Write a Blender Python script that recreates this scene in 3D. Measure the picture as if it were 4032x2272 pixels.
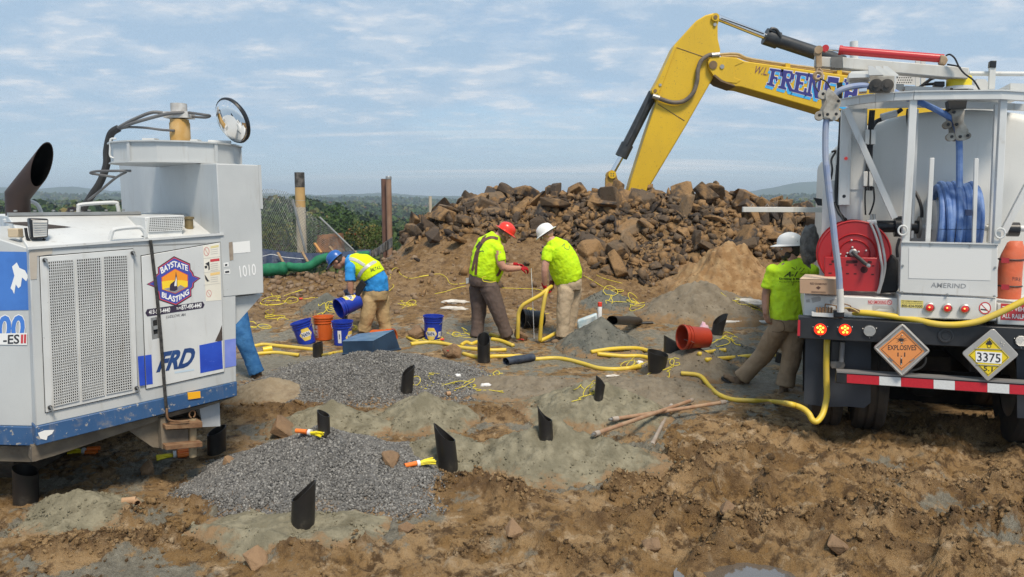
import bpy, bmesh, math, random
import numpy as np
from mathutils import Vector, Matrix, Quaternion
from mathutils.bvhtree import BVHTree
for o in list(bpy.data.objects):
 bpy.data.objects.remove(o)
scene = bpy.context.scene
COL = scene.collection
R = math.radians
random.seed(7)
# ------------------------------------------------------------------ camera
CAM_Z = 2.2
PITCH = R(6.75)
F_SRC = 2933.0                      # focal length in photograph pixels (4032 wide)
CX, CY = 2016.0, 1136.0
cam_data = bpy.data.cameras.new("camera")
cam_data.sensor_width = 36.0
cam_data.lens = F_SRC / 4032.0 * 36.0
cam_data.clip_start = 0.05
cam_data.clip_end = 30000.0
cam = bpy.data.objects.new("camera", cam_data)
COL.objects.link(cam)
cam.location = (0, 0, CAM_Z)
cam.rotation_euler = (math.pi / 2 - PITCH, 0, 0)
scene.camera = cam
# ------------------------------------------------------------------ light
SUN_EL, SUN_AZ = R(57), R(158)      # azimuth clockwise from +Y: sun behind the camera, to the right
sun_dir = Vector((math.sin(SUN_AZ) * math.cos(SUN_EL), math.cos(SUN_AZ) * math.cos(SUN_EL), math.sin(SUN_EL)))
sun_data = bpy.data.lights.new("sun", 'SUN')
sun_data.energy = 2.8
sun_data.angle = R(14)
sun_data.color = (1.0, 0.89, 0.74)
sun = bpy.data.objects.new("sun", sun_data)
COL.objects.link(sun)
sun.rotation_euler = (-sun_dir).to_track_quat('-Z', 'Y').to_euler()
sun.location = sun_dir * 60
world = bpy.data.worlds.new("World")
scene.world = world
world.use_nodes = True
wt = world.node_tree
wt.nodes.clear()
def WN(t, **k):
 n = wt.nodes.new(t)
 for a, b in k.items():
  setattr(n, a, b)
 return n
w_out = WN('ShaderNodeOutputWorld')
w_bg = WN('ShaderNodeBackground')
w_sky = WN('ShaderNodeTexSky', sky_type='NISHITA')
w_sky.sun_disc = False
w_sky.sun_elevation = SUN_EL
w_sky.sun_rotation = SUN_AZ
w_sky.air_density = 1.0
w_sky.dust_density = 0.25
w_sky.ozone_density = 2.2
w_bg.inputs['Strength'].default_value = 0.097
w_tc = WN('ShaderNodeTexCoord')
w_sep = WN('ShaderNodeSeparateXYZ')
wt.links.new(w_tc.outputs['Generated'], w_sep.inputs[0])
w_max = WN('ShaderNodeMath', operation='MAXIMUM'); w_max.inputs[1].default_value = 0.02
wt.links.new(w_sep.outputs['Z'], w_max.inputs[0])
w_add = WN('ShaderNodeMath', operation='ADD'); w_add.inputs[1].default_value = 0.15
wt.links.new(w_max.outputs[0], w_add.inputs[0])
w_dx = WN('ShaderNodeMath', operation='DIVIDE'); w_dy = WN('ShaderNodeMath', operation='DIVIDE')
wt.links.new(w_sep.outputs['X'], w_dx.inputs[0]); wt.links.new(w_add.outputs[0], w_dx.inputs[1])
wt.links.new(w_sep.outputs['Y'], w_dy.inputs[0]); wt.links.new(w_add.outputs[0], w_dy.inputs[1])
w_cmb = WN('ShaderNodeCombineXYZ')
wt.links.new(w_dx.outputs[0], w_cmb.inputs[0]); wt.links.new(w_dy.outputs[0], w_cmb.inputs[1])
def w_noise(scale, detail, rough, off, stretch=(1, 1, 1)):
 mp = WN('ShaderNodeMapping'); mp.inputs['Location'].default_value = off; mp.inputs['Scale'].default_value = stretch
 wt.links.new(w_cmb.outputs[0], mp.inputs[0])
 n = WN('ShaderNodeTexNoise'); n.inputs['Scale'].default_value = scale
 n.inputs['Detail'].default_value = detail; n.inputs['Roughness'].default_value = rough
 n.inputs['Distortion'].default_value = 0.15
 wt.links.new(mp.outputs[0], n.inputs['Vector'])
 return n
def w_ramp(src, a, b, ca=(0, 0, 0, 1), cb=(1, 1, 1, 1)):
 r = WN('ShaderNodeValToRGB'); r.color_ramp.elements[0].position = a; r.color_ramp.elements[1].position = b
 r.color_ramp.elements[0].color = ca; r.color_ramp.elements[1].color = cb
 r.color_ramp.interpolation = 'EASE'
 wt.links.new(src, r.inputs[0])
 return r
def w_mul(a, b):
 m = WN('ShaderNodeMath', operation='MULTIPLY'); m.use_clamp = True
 wt.links.new(a, m.inputs[0])
 if isinstance(b, float): m.inputs[1].default_value = b
 else: wt.links.new(b, m.inputs[1])
 return m.outputs[0]
def w_mix(fac, a, b):
 m = WN('ShaderNodeMixRGB')
 wt.links.new(fac, m.inputs[0])
 for i, c in ((1, a), (2, b)):
  if isinstance(c, tuple): m.inputs[i].default_value = c
  else: wt.links.new(c, m.inputs[i])
 return m.outputs[0]
big = w_noise(0.75, 3.0, 0.5, (3.1, 0.7, 0), (0.8, 1.0, 1))
mid = w_noise(3.6, 5.0, 0.6, (1.3, 4.2, 0), (0.85, 1.0, 1))
fine = w_noise(7.5, 4.0, 0.55, (8.2, 1.1, 0), (0.7, 1.0, 1))
elev = w_ramp(w_sep.outputs['Z'], 0.02, 0.15)
elevb = w_ramp(w_sep.outputs['Z'], 0.0, 0.12, (0.85, 0.85, 0.85, 1))
lowv = w_ramp(w_sep.outputs['Z'], 0.05, 0.20, (0.95, 0.95, 0.95, 1), (0, 0, 0, 1))               # cloud deck fills in with elevation
veil = w_ramp(big.outputs['Fac'], 0.12, 0.46)
puff = w_ramp(mid.outputs['Fac'], 0.40, 0.64)
bright = w_ramp(fine.outputs['Fac'], 0.46, 0.66)
SKY_VEIL = (3.0, 4.05, 5.2, 1)       # thin grey-blue cloud sheet
SKY_PUFF = (4.3, 5.0, 5.8, 1)
SKY_LIT = (6.3, 6.3, 6.4, 1)
vmax = WN('ShaderNodeMath', operation='MAXIMUM'); wt.links.new(veil.outputs[0], vmax.inputs[0]); wt.links.new(lowv.outputs[0], vmax.inputs[1])
c0 = w_mix(w_mul(w_mul(vmax.outputs[0], elevb.outputs[0]), 0.9), w_sky.outputs[0], SKY_VEIL)
c1 = w_mix(w_mul(w_mul(puff.outputs[0], elev.outputs[0]), 0.65), c0, SKY_PUFF)
c2 = w_mix(w_mul(w_mul(w_mul(bright.outputs[0], puff.outputs[0]), elev.outputs[0]), 0.6), c1, SKY_LIT)
# low streaks of cloud near the horizon
streak = w_noise(1.0, 3.0, 0.5, (2.0, 0.0, 0), (0.16, 1.6, 1))
streak_r = w_ramp(streak.outputs['Fac'], 0.52, 0.64)
low = w_ramp(w_sep.outputs['Z'], 0.02, 0.05)
lowb = w_ramp(w_sep.outputs['Z'], 0.07, 0.16, (1, 1, 1, 1), (0, 0, 0, 1))
c3 = w_mix(w_mul(w_mul(w_mul(streak_r.outputs[0], low.outputs[0]), lowb.outputs[0]), 0.75), c2, (7.4, 6.9, 6.6, 1))
wt.links.new(c3, w_bg.inputs['Color'])
wt.links.new(w_bg.outputs[0], w_out.inputs['Surface'])
vs = scene.view_settings
vs.view_transform = 'Standard'; vs.look = 'None'; vs.exposure = 0.55; vs.gamma = 1.0; vs.use_curve_mapping = False
scene.render.engine = 'CYCLES'
scene.cycles.use_denoising = True
scene.cycles.denoising_prefilter = 'NONE'
scene.cycles.denoising_input_passes = 'RGB_ALBEDO_NORMAL'
scene.cycles.max_bounces = 6
scene.cycles.diffuse_bounces = 3
scene.cycles.glossy_bounces = 3
scene.cycles.transmission_bounces = 4
scene.cycles.volume_bounces = 0
scene.cycles.caustics_reflective = False
scene.cycles.caustics_refractive = False
# ------------------------------------------------------------------ picture -> world helpers
SP, CP = math.sin(PITCH), math.cos(PITCH)
def ray(x, y):
 u, v = (x - CX) / F_SRC, -(y - CY) / F_SRC
 return Vector((u, CP + v * SP, -SP + v * CP))
def P(x, y, Y):
 d = ray(x, y)
 return Vector((0, 0, CAM_Z)) + d * (Y / d.y)
def D(x, y):                        # overview (2576 wide) -> photograph pixels
 return (x * 1.56522, y * 1.56522)
def zoom(x0, y0, s):
 return lambda x, y: (x0 + x * s, y0 + y * s)
ZA = zoom(0, 350, 1100 / 2130); ZB = zoom(0, 900, 1100 / 2130); ZC = zoom(0, 1500, 1100 / 2069)
ZD = zoom(950, 600, 750 / 1980); ZE = zoom(900, 900, 800 / 1936); ZF = zoom(1650, 820, 800 / 1936)
ZG = zoom(2300, 20, 1200 / 2355); ZH = zoom(1500, 680, 1800 / 2576); ZI = zoom(3100, 130, 932 / 2148)
ZJ = zoom(3100, 650, 932 / 2255); ZK = zoom(3100, 1150, 932 / 2460); ZL = zoom(2750, 860, 600 / 1177)
ZM = zoom(2200, 1100, 900 / 2010); ZN = zoom(1000, 1400, 1200 / 2178); ZO = zoom(2000, 1500, 1100 / 2069)
Z2 = zoom(1000, 1050, 700 / 2541); Z3 = zoom(1600, 1250, 1000 / 2576); Z4 = zoom(550, 950, 500 / 1815)
class Plane:
 """vertical plane of a vehicle face: picture point -> world point at depth k behind it"""
 def __init__(s, p, along):
  s.p = Vector(p); s.u = Vector(along).normalized()
  s.n = Vector((-s.u.y, s.u.x, 0)).normalized()      # into the vehicle, away from the camera
  s.up = Vector((0, 0, 1))
 def at(s, x, y, k=0.0):
  d = ray(x, y); o = Vector((0, 0, CAM_Z))
  t = ((s.p + s.n * k) - o).dot(s.n) / d.dot(s.n)
  return o + d * t
# ------------------------------------------------------------------ mesh building
ORG = {}
def setp(o, label=None, cat=None, group=None, kind=None):
 if label: o["label"] = label
 if cat: o["category"] = cat
 if group: o["group"] = group
 if kind: o["kind"] = kind
 return o
def thing(name, loc, label=None, cat=None, group=None, kind=None):
 o = bpy.data.objects.new(name, None)
 COL.objects.link(o)
 o.location = loc
 o.empty_display_size = 0.2
 ORG[o.name] = Vector(loc)
 return setp(o, label, cat, group, kind)
class MB:
 def __init__(s): s.v = []; s.f = []; s.mi = []
 def add(s, v, f):
  b = len(s.v); s.v += [tuple(p) for p in v]; s.f += [tuple(i + b for i in q) for q in f]; return s
 def box(s, c, sx, sy, sz, Rm=None):
  c = Vector(c); vs_ = []
  for dz in (-.5, .5):
   for dx, dy in ((-.5, -.5), (.5, -.5), (.5, .5), (-.5, .5)):
    p = Vector((dx * sx, dy * sy, dz * sz))
    vs_.append(c + (Rm @ p if Rm is not None else p))
  return s.add(vs_, [(3, 2, 1, 0), (4, 5, 6, 7), (0, 1, 5, 4), (1, 2, 6, 5), (2, 3, 7, 6), (3, 0, 4, 7)])
 def bar(s, a, b, w, h, up=(0, 0, 1)):
  a, b = Vector(a), Vector(b); d = b - a; z = d.normalized()
  x = z.cross(Vector(up))
  if x.length < 1e-4: x = z.cross(Vector((0, 1, 0)))
  x.normalize(); y = x.cross(z)
  Rm = Matrix((x, y, z)).transposed()
  return s.box((a + b) / 2, w, h, d.length, Rm)
 def prism(s, poly, vec):
  n = len(poly); vec = Vector(vec); poly = [Vector(p) for p in poly]
  nn = Vector((0, 0, 0))
  for i in range(n): nn += poly[i].cross(poly[(i + 1) % n])
  if nn.dot(vec) > 0: poly = poly[::-1]
  vs_ = poly + [p + vec for p in poly]
  fs = [tuple(range(n)), tuple(range(2 * n - 1, n - 1, -1))]
  fs += [((i + 1) % n, i, i + n, (i + 1) % n + n) for i in range(n)]
  return s.add(vs_, fs)
 def face(s, poly):
  return s.add(poly, [tuple(range(len(poly)))])
 def tube(s, pts, r, n=8, cap=True):
  pts = [Vector(p) for p in pts]; m = len(pts)
  rr = r if isinstance(r, (list, tuple)) else [r] * m
  vs_ = []; x = None
  for i, p in enumerate(pts):
   t = (pts[min(i + 1, m - 1)] - pts[max(i - 1, 0)])
   t = t.normalized() if t.length > 1e-9 else Vector((0, 0, 1))
   if x is None:
    x = t.cross(Vector((0, 0, 1)))
    if x.length < 1e-3: x = t.cross(Vector((0, 1, 0)))
   x = x - t * x.dot(t)
   x.normalize(); y = t.cross(x)
   for k in range(n):
    a = 2 * math.pi * k / n
    vs_.append(p + (x * math.cos(a) + y * math.sin(a)) * rr[i])
  fs = [(i * n + k, i * n + (k + 1) % n, (i + 1) * n + (k + 1) % n, (i + 1) * n + k) for i in range(m - 1) for k in range(n)]
  if cap: fs += [tuple(range(n - 1, -1, -1)), tuple(range((m - 1) * n, m * n))]
  return s.add(vs_, fs)
 def lathe(s, o, axis, prof, n=24, cap=True, sx=1.0, xdir=None):
  o = Vector(o); z = Vector(axis).normalized()
  x = Vector(xdir) if xdir is not None else z.cross(Vector((0, 1, 0)))
  if x.length < 1e-3: x = z.cross(Vector((1, 0, 0)))
  x = (x - z * x.dot(z)).normalized(); y = z.cross(x)
  vs_ = [o + z * h + (x * math.cos(2 * math.pi * k / n) * sx + y * math.sin(2 * math.pi * k / n)) * r for r, h in prof for k in range(n)]
  m = len(prof)
  fs = [(i * n + k, i * n + (k + 1) % n, (i + 1) * n + (k + 1) % n, (i + 1) * n + k) for i in range(m - 1) for k in range(n)]
  if cap:
   if prof[0][0] > 1e-5: fs.append(tuple(range(n - 1, -1, -1)))
   if prof[-1][0] > 1e-5: fs.append(tuple(range((m - 1) * n, m * n)))
  return s.add(vs_, fs)
 def rings(s, rings, cap=True):
  n = len(rings[0]); m = len(rings); vs_ = [p for r_ in rings for p in r_]
  fs = [(i * n + k, i * n + (k + 1) % n, (i + 1) * n + (k + 1) % n, (i + 1) * n + k) for i in range(m - 1) for k in range(n)]
  if cap: fs += [tuple(range(n - 1, -1, -1)), tuple(range((m - 1) * n, m * n))]
  return s.add(vs_, fs)
 def ball(s, c, r, nu=14, nv=10, Rm=None):
  c = Vector(c); r = r if isinstance(r, (list, tuple)) else (r, r, r)
  vs_ = []; fs = []
  def T(p): return c + (Rm @ p if Rm is not None else p)
  vs_.append(T(Vector((0, 0, -r[2]))))
  for j in range(1, nv):
   th = math.pi * j / nv
   for i in range(nu):
    ph = 2 * math.pi * i / nu
    vs_.append(T(Vector((r[0] * math.sin(th) * math.cos(ph), r[1] * math.sin(th) * math.sin(ph), -r[2] * math.cos(th)))))
  vs_.append(T(Vector((0, 0, r[2]))))
  for i in range(nu): fs.append((0, 1 + (i + 1) % nu, 1 + i))
  for j in range(nv - 2):
   for i in range(nu):
    a = 1 + j * nu
    fs.append((a + i, a + (i + 1) % nu, a + nu + (i + 1) % nu, a + nu + i))
  t = len(vs_) - 1; a = 1 + (nv - 2) * nu
  for i in range(nu): fs.append((t, a + i, a + (i + 1) % nu))
  return s.add(vs_, fs)
 def build(s, name, mat, parent=None, origin=None, smooth=35, bevel=0.0, label=None, cat=None, group=None, kind=None):
  me = bpy.data.meshes.new(name)
  if parent is not None: org = ORG[parent.name]
  else: org = Vector(origin) if origin is not None else Vector((0, 0, 0))
  me.from_pydata([(p[0] - org.x, p[1] - org.y, p[2] - org.z) for p in s.v], [], s.f)
  o = bpy.data.objects.new(name, me)
  COL.objects.link(o)
  if mat is not None:
   for m_ in (mat if isinstance(mat, (list, tuple)) else [mat]): me.materials.append(m_)
  if s.mi and len(s.mi) == len(me.polygons): me.polygons.foreach_set('material_index', s.mi)
  if smooth:
   me.polygons.foreach_set('use_smooth', [True] * len(me.polygons))
   if smooth < 180: me.set_sharp_from_angle(angle=R(smooth))
  me.update()
  if bevel:
   bm_ = o.modifiers.new('bevel', 'BEVEL'); bm_.width = bevel; bm_.segments = 2; bm_.limit_method = 'ANGLE'; bm_.angle_limit = R(40)
  if parent is not None: o.parent = parent
  else: o.location = org
  ORG[o.name] = org
  return setp(o, label, cat, group, kind)
def np_mesh(name, V, Fq, mat, parent=None, origin=None, smooth=True, attrs=None, **kw):
 me = bpy.data.meshes.new(name)
 V = np.asarray(V, dtype=np.float64).reshape(-1, 3); Fq = np.asarray(Fq, dtype=np.int32)
 org = ORG[parent.name] if parent is not None else (Vector(origin) if origin is not None else Vector((0, 0, 0)))
 V = V - np.array(org)
 k = Fq.shape[1]
 me.vertices.add(len(V)); me.vertices.foreach_set('co', V.ravel().astype(np.float32))
 me.loops.add(Fq.size); me.loops.foreach_set('vertex_index', Fq.ravel())
 me.polygons.add(len(Fq)); me.polygons.foreach_set('loop_start', np.arange(0, Fq.size, k, dtype=np.int32))
 me.polygons.foreach_set('loop_total', np.full(len(Fq), k, dtype=np.int32))
 me.update(calc_edges=True); me.validate()
 if smooth: me.polygons.foreach_set('use_smooth', np.ones(len(me.polygons), dtype=bool))
 for an, av in (attrs or {}).items():
  a = me.attributes.new(an, 'FLOAT', 'POINT'); a.data.foreach_set('value', np.asarray(av, dtype=np.float32))
 o = bpy.data.objects.new(name, me); COL.objects.link(o)
 if mat is not None: me.materials.append(mat)
 if parent is not None: o.parent = parent
 else: o.location = org
 ORG[o.name] = org
 return setp(o, **kw)
def smooth_path(pts, per=6):
 """Catmull-Rom through the points"""
 pts = [Vector(p) for p in pts]; out = []
 for i in range(len(pts) - 1):
  p0 = pts[max(i - 1, 0)]; p1 = pts[i]; p2 = pts[i + 1]; p3 = pts[min(i + 2, len(pts) - 1)]
  for k in range(per):
   t = k / per
   out.append(0.5 * ((2 * p1) + (p2 - p0) * t + (2 * p0 - 5 * p1 + 4 * p2 - p3) * t * t + (3 * p1 - p0 - 3 * p2 + p3) * t ** 3))
 out.append(pts[-1])
 return out
# ------------------------------------------------------------------ noise
def _h(ix, iy, seed):
 n = (ix.astype(np.int64) * 374761393 + iy.astype(np.int64) * 668265263 + seed * 144665) & 0xffffffff
 n = ((n ^ (n >> 13)) * 1274126177) & 0xffffffff
 n = n ^ (n >> 16)
 return n
def perlin(x, y, seed=0):
 x = np.asarray(x, float); y = np.asarray(y, float)
 ix = np.floor(x); iy = np.floor(y); fx = x - ix; fy = y - iy
 ux = fx * fx * fx * (fx * (fx * 6 - 15) + 10); uy = fy * fy * fy * (fy * (fy * 6 - 15) + 10)
 def g(dx, dy):
  a = _h(ix + dx, iy + dy, seed) * (2 * math.pi / 4294967296.0)
  return np.cos(a) * (fx - dx) + np.sin(a) * (fy - dy)
 a = g(0, 0) * (1 - ux) + g(1, 0) * ux; b = g(0, 1) * (1 - ux) + g(1, 1) * ux
 return (a * (1 - uy) + b * uy) * 1.4
def fbm(x, y, oct=4, seed=0, gain=0.5, lac=2.03, mode=0):
 s = 0; a = 1.0; t = 0
 for i in range(oct):
  n = perlin(x * lac ** i + 17.3 * i, y * lac ** i - 9.1 * i, seed + i * 31)
  if mode == 1: n = 1 - 2 * np.abs(n)
  elif mode == 2: n = 2 * np.abs(n) - 0.5
  s = s + n * a; t += a; a *= gain
 return s / t
def sstep(a, b, x):
 t = np.clip((np.asarray(x, float) - a) / (b - a), 0, 1); return t * t * (3 - 2 * t)
# ------------------------------------------------------------------ materials
MATS = {}
def mat(name, c1, c2=None, scale=6.0, rough=0.6, metal=0.0, bump=0.0, bscale=40.0, dirt=0.0, dcol=(0.09, 0.06, 0.035), dscale=7.0,
  spec=0.5, emit=None, estr=0.0, chips=0.0, ccol=(0.03, 0.025, 0.02), streak=0.0, coat=0.0, bdist=0.01, drough=0.9):
 if name in MATS: return MATS[name]
 m = bpy.data.materials.new(name); m.use_nodes = True
 nt = m.node_tree; b = nt.nodes['Principled BSDF']
 L = nt.links.new
 tc = nt.nodes.new('ShaderNodeTexCoord')
 def noise(sc, det=5, ro=0.55, vec=None, sc3=None):
  n = nt.nodes.new('ShaderNodeTexNoise'); n.inputs['Scale'].default_value = sc; n.inputs['Detail'].default_value = det; n.inputs['Roughness'].default_value = ro
  if sc3:
   mp = nt.nodes.new('ShaderNodeMapping'); mp.inputs['Scale'].default_value = sc3; L(tc.outputs['Object'], mp.inputs[0]); L(mp.outputs[0], n.inputs['Vector'])
  else: L(tc.outputs['Object'], n.inputs['Vector'])
  return n
 def ramp(src, a, b_):
  r = nt.nodes.new('ShaderNodeMapRange'); r.inputs[1].default_value = a; r.inputs[2].default_value = b_; r.interpolation_type = 'SMOOTHSTEP'
  L(src, r.inputs[0]); return r.outputs[0]
 def mix(f, a, c):
  x = nt.nodes.new('ShaderNodeMixRGB')
  if isinstance(f, float): x.inputs[0].default_value = f
  else: L(f, x.inputs[0])
  for i, q in ((1, a), (2, c)):
   if isinstance(q, tuple): x.inputs[i].default_value = q + (1,) if len(q) == 3 else q
   else: L(q, x.inputs[i])
  return x.outputs[0]
 col = c1
 rg = rough
 if c2 is not None:
  col = mix(ramp(noise(scale).outputs['Fac'], 0.35, 0.65), c1, c2)
 rough_node = None
 if streak:
  f = ramp(noise(3.0, 6, 0.6, sc3=(6, 6, 0.7)).outputs['Fac'], 0.55, 0.8)
  mu = nt.nodes.new('ShaderNodeMath'); mu.operation = 'MULTIPLY'; mu.inputs[1].default_value = streak; L(f, mu.inputs[0])
  col = mix(mu.outputs[0], col, dcol)
 if dirt:
  f = ramp(noise(dscale, 8, 0.65).outputs['Fac'], 0.72 - 0.32 * dirt, 0.86 - 0.2 * dirt)
  mu = nt.nodes.new('ShaderNodeMath'); mu.operation = 'MULTIPLY'; mu.inputs[1].default_value = min(1.0, 0.35 + dirt * 0.6); L(f, mu.inputs[0])
  col = mix(mu.outputs[0], col, dcol)
  mr = nt.nodes.new('ShaderNodeMapRange'); mr.inputs[3].default_value = rough; mr.inputs[4].default_value = drough; L(mu.outputs[0], mr.inputs[0]); rough_node = mr.outputs[0]
 if chips:
  f = ramp(noise(26, 7, 0.7).outputs['Fac'], 0.73 - 0.12 * chips, 0.75 - 0.12 * chips)
  col = mix(f, col, ccol)
 if isinstance(col, tuple): b.inputs['Base Color'].default_value = tuple(col[:3]) + (1,)
 else: L(col, b.inputs['Base Color'])
 b.inputs['Roughness'].default_value = rough
 if rough_node is not None: L(rough_node, b.inputs['Roughness'])
 b.inputs['Metallic'].default_value = metal
 b.inputs['Specular IOR Level'].default_value = spec
 if coat: b.inputs['Coat Weight'].default_value = coat; b.inputs['Coat Roughness'].default_value = 0.15
 if bump:
  bn = nt.nodes.new('ShaderNodeBump'); bn.inputs['Strength'].default_value = bump; bn.inputs['Distance'].default_value = bdist
  L(noise(bscale, 5, 0.6).outputs['Fac'], bn.inputs['Height']); L(bn.outputs[0], b.inputs['Normal'])
 if emit is not None:
  b.inputs['Emission Color'].default_value = tuple(emit) + (1,); b.inputs['Emission Strength'].default_value = estr
 MATS[name] = m
 return m
# ------------------------------------------------------------------ lettering
_TX = {}
def text2d(s, bold=0.0, shear=0.0, space=1.0):
 key = (s, bold, shear, space)
 if key in _TX: return _TX[key]
 cu = bpy.data.curves.new('lettering', 'FONT'); cu.body = s; cu.size = 1.0; cu.offset = bold; cu.shear = shear; cu.space_character = space
 cu.resolution_u = 3
 ob = bpy.data.objects.new('lettering_tmp', cu); COL.objects.link(ob)
 dg = bpy.context.evaluated_depsgraph_get()
 me = bpy.data.meshes.new_from_object(ob.evaluated_get(dg))
 V = [(v.co.x, v.co.y) for v in me.vertices]; Fs = [tuple(p.vertices) for p in me.polygons]
 bpy.data.objects.remove(ob); bpy.data.curves.remove(cu); bpy.data.meshes.remove(me)
 if not V: V = [(0, 0), (1, 0), (1, 1)]; Fs = []
 x0 = min(v[0] for v in V); x1 = max(v[0] for v in V); y0 = min(v[1] for v in V); y1 = max(v[1] for v in V)
 V = [((v[0] - x0) / (x1 - x0), (v[1] - y0) / (y1 - y0)) for v in V]
 _TX[key] = (V, Fs)
 return _TX[key]
def quadmap(q):
 tl, tr, br, bl = [Vector(p) for p in q]
 def f(u, v): return (bl * (1 - u) + br * u) * (1 - v) + (tl * (1 - u) + tr * u) * v
 return f
def text_on(mb, s, quad, bold=0.0, shear=0.0, space=1.0):
 """flat lettering fitted into the world-space quad (TL, TR, BR, BL)"""
 V, Fs = text2d(s, bold, shear, space); f = quadmap(quad)
 return mb.add([f(u, v) for u, v in V], Fs)
def rot_to(z, xhint=(1, 0, 0)):
 z = Vector(z).normalized(); x = Vector(xhint); x = (x - z * x.dot(z)).normalized(); y = z.cross(x)
 return Matrix((x, y, z)).transposed()
# ================================================================== GROUND
def pile_crest(X):
 return np.interp(X, [-4.2, -3.4, -2.9, -1.9, -1.5, -0.6, 0.3, 1.5, 3.0, 4.3, 5.4, 6.2, 7.4, 9.5, 12.0], [0.75, 0.85, 1.1, 1.75, 1.95, 2.15, 2.2, 2.3, 2.3, 2.25, 2.1, 2.05, 1.8, 1.2, 0.5])
def macro(X, Y):
 X = np.asarray(X, float); Y = np.asarray(Y, float)
 z = 0.5 * sstep(10.5, 15.5, Y)
 # earth berm on the left that carries the silt fence
 bx = sstep(-1.5, -3.6, X)
 z = z + bx * 0.24 * np.exp(-((Y - 14.7) / 0.75) ** 2)
 # blasted rock pile
 px = sstep(-4.4, -2.6, X) * sstep(14.5, 10.5, X)
 c = pile_crest(X)
 up = sstep(13.9, 18.0, Y) ** 0.85; dn = 1 - sstep(18.4, 23.0, Y)
 z = z + px * np.maximum(c - 0.5, 0) * up * dn
 # the site falls away behind
 drop = np.where(X < -2.5, sstep(15.6, 26, Y), sstep(21.5, 30, Y))
 z = z - drop * (2.5 + 0.18 * np.maximum(Y - 16, 0))
 return z
RIDGES = [  # churned mud thrown up by tracks: picture polyline, width, height
 ([(560, 1045), (700, 1035), (900, 1050), (1100, 1045), (1310, 1058)], 0.13, 0.10),
 ([(1040, 1150), (1160, 1150), (1310, 1170)], 0.14, 0.10),
 ([(1110, 1245), (1210, 1235), (1330, 1265)], 0.13, 0.15),
 ([(100, 1395), (420, 1360), (720, 1400), (900, 1385)], 0.10, 0.11),
 ([(120, 1290), (330, 1300), (520, 1275), (640, 1290)], 0.10, 0.08),
 ([(1700, 1160), (1850, 1140), (2050, 1165)], 0.12, 0.08),
 ([(1560, 1235), (1700, 1200), (1850, 1215)], 0.11, 0.11),
 ([(1500, 1310), (1700, 1290), (1900, 1330), (2100, 1310)], 0.10, 0.12),
 ([(1950, 1180), (1900, 1260), (1760, 1420)], 0.09, 0.12),
 ([(2150, 1200), (2300, 1230), (2576, 1225)], 0.10, 0.08),
 ([(2180, 1290), (2350, 1330), (2576, 1320)], 0.11, 0.11),
 ([(2080, 1390), (2250, 1370), (2450, 1420)], 0.09, 0.09),
 ([(1150, 1400), (1300, 1350), (1450, 1390)], 0.09, 0.08),
 ([(2100, 1072), (2250, 1062), (2400, 1085), (2576, 1090)], 0.13, 0.12),
 ([(670, 745), (760, 740), (860, 748)], 0.2, 0.08),
]
def flat_pt(x, y):
 sx, sy = D(x, y); d = ray(sx, sy); t = CAM_Z / -d.z
 return np.array([d.x * t, d.y * t])
_RW = [([flat_pt(*q) for q in pl], w, h) for pl, w, h in RIDGES]
def ridge(X, Y):
 X = np.asarray(X, float); Y = np.asarray(Y, float); out = np.zeros(X.shape)
 wob = 0.09 * perlin(X * 2.1, Y * 2.1, 5)
 for pl, w, h in _RW:
  xs = [q[0] for q in pl]; ys = [q[1] for q in pl]; mg = 2.4 * w + 0.12
  sel = (X > min(xs) - mg) & (X < max(xs) + mg) & (Y > min(ys) - mg) & (Y < max(ys) + mg)
  if not sel.any(): continue
  Xs, Ys, ws = X[sel], Y[sel], wob[sel]
  best = np.full(Xs.shape, 1e9)
  for a, b in zip(pl[:-1], pl[1:]):
   d = b - a; L2 = d @ d
   t = np.clip(((Xs - a[0]) * d[0] + (Ys - a[1]) * d[1]) / L2, 0, 1)
   q = np.hypot(Xs - a[0] - t * d[0], Ys + ws - a[1] - t * d[1])
   best = np.minimum(best, q)
  out[sel] = np.maximum(out[sel], h * np.exp(-(best / w) ** 2))
 return out
RUTS = [([flat_pt(*q) for q in pl], w, h) for pl, w, h in (
 ([(1600, 1500), (1790, 1310), (1950, 1190), (2120, 1095)], 0.16, 0.055), ([(2230, 1500), (2320, 1330), (2420, 1205), (2500, 1110)], 0.16, 0.05),
 ([(1330, 1500), (1480, 1340), (1600, 1240), (1720, 1165)], 0.14, 0.045), ([(2700, 1300), (2350, 1262), (2080, 1262), (1850, 1240)], 0.13, 0.04), ([(700, 1500), (1100, 1390), (1500, 1420)], 0.13, 0.035), ([(-50, 1330), (300, 1335), (600, 1320)], 0.12, 0.035))]
def ruts(X, Y):
 out = np.zeros(X.shape); wob = 0.05 * perlin(X * 1.7, Y * 1.7, 15)
 for pl, w, h in RUTS:
  s0 = 0.0; best = np.full(X.shape, 1e9); sb = np.zeros(X.shape)
  for a, b in zip(pl[:-1], pl[1:]):
   d = b - a; Ln = math.hypot(*d); t = np.clip(((X - a[0]) * d[0] + (Y - a[1]) * d[1]) / Ln ** 2, 0, 1)
   q = np.hypot(X + wob - a[0] - t * d[0], Y - a[1] - t * d[1]); sb = np.where(q < best, s0 + t * Ln, sb); best = np.minimum(best, q); s0 += Ln
  inn = np.exp(-(best / w) ** 4); lip = np.exp(-((best - 1.35 * w) / (0.35 * w)) ** 2)
  out += h * (-inn * (1 - 0.30 * np.maximum(np.sin(sb * 52 + best * 18), -0.2)) + 0.6 * lip * (0.6 + 0.8 * perlin(X * 6, Y * 6, 19)))
 return out
PUD = flat_pt(1885, 1436); PUD_R = (0.30, 0.17)
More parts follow.
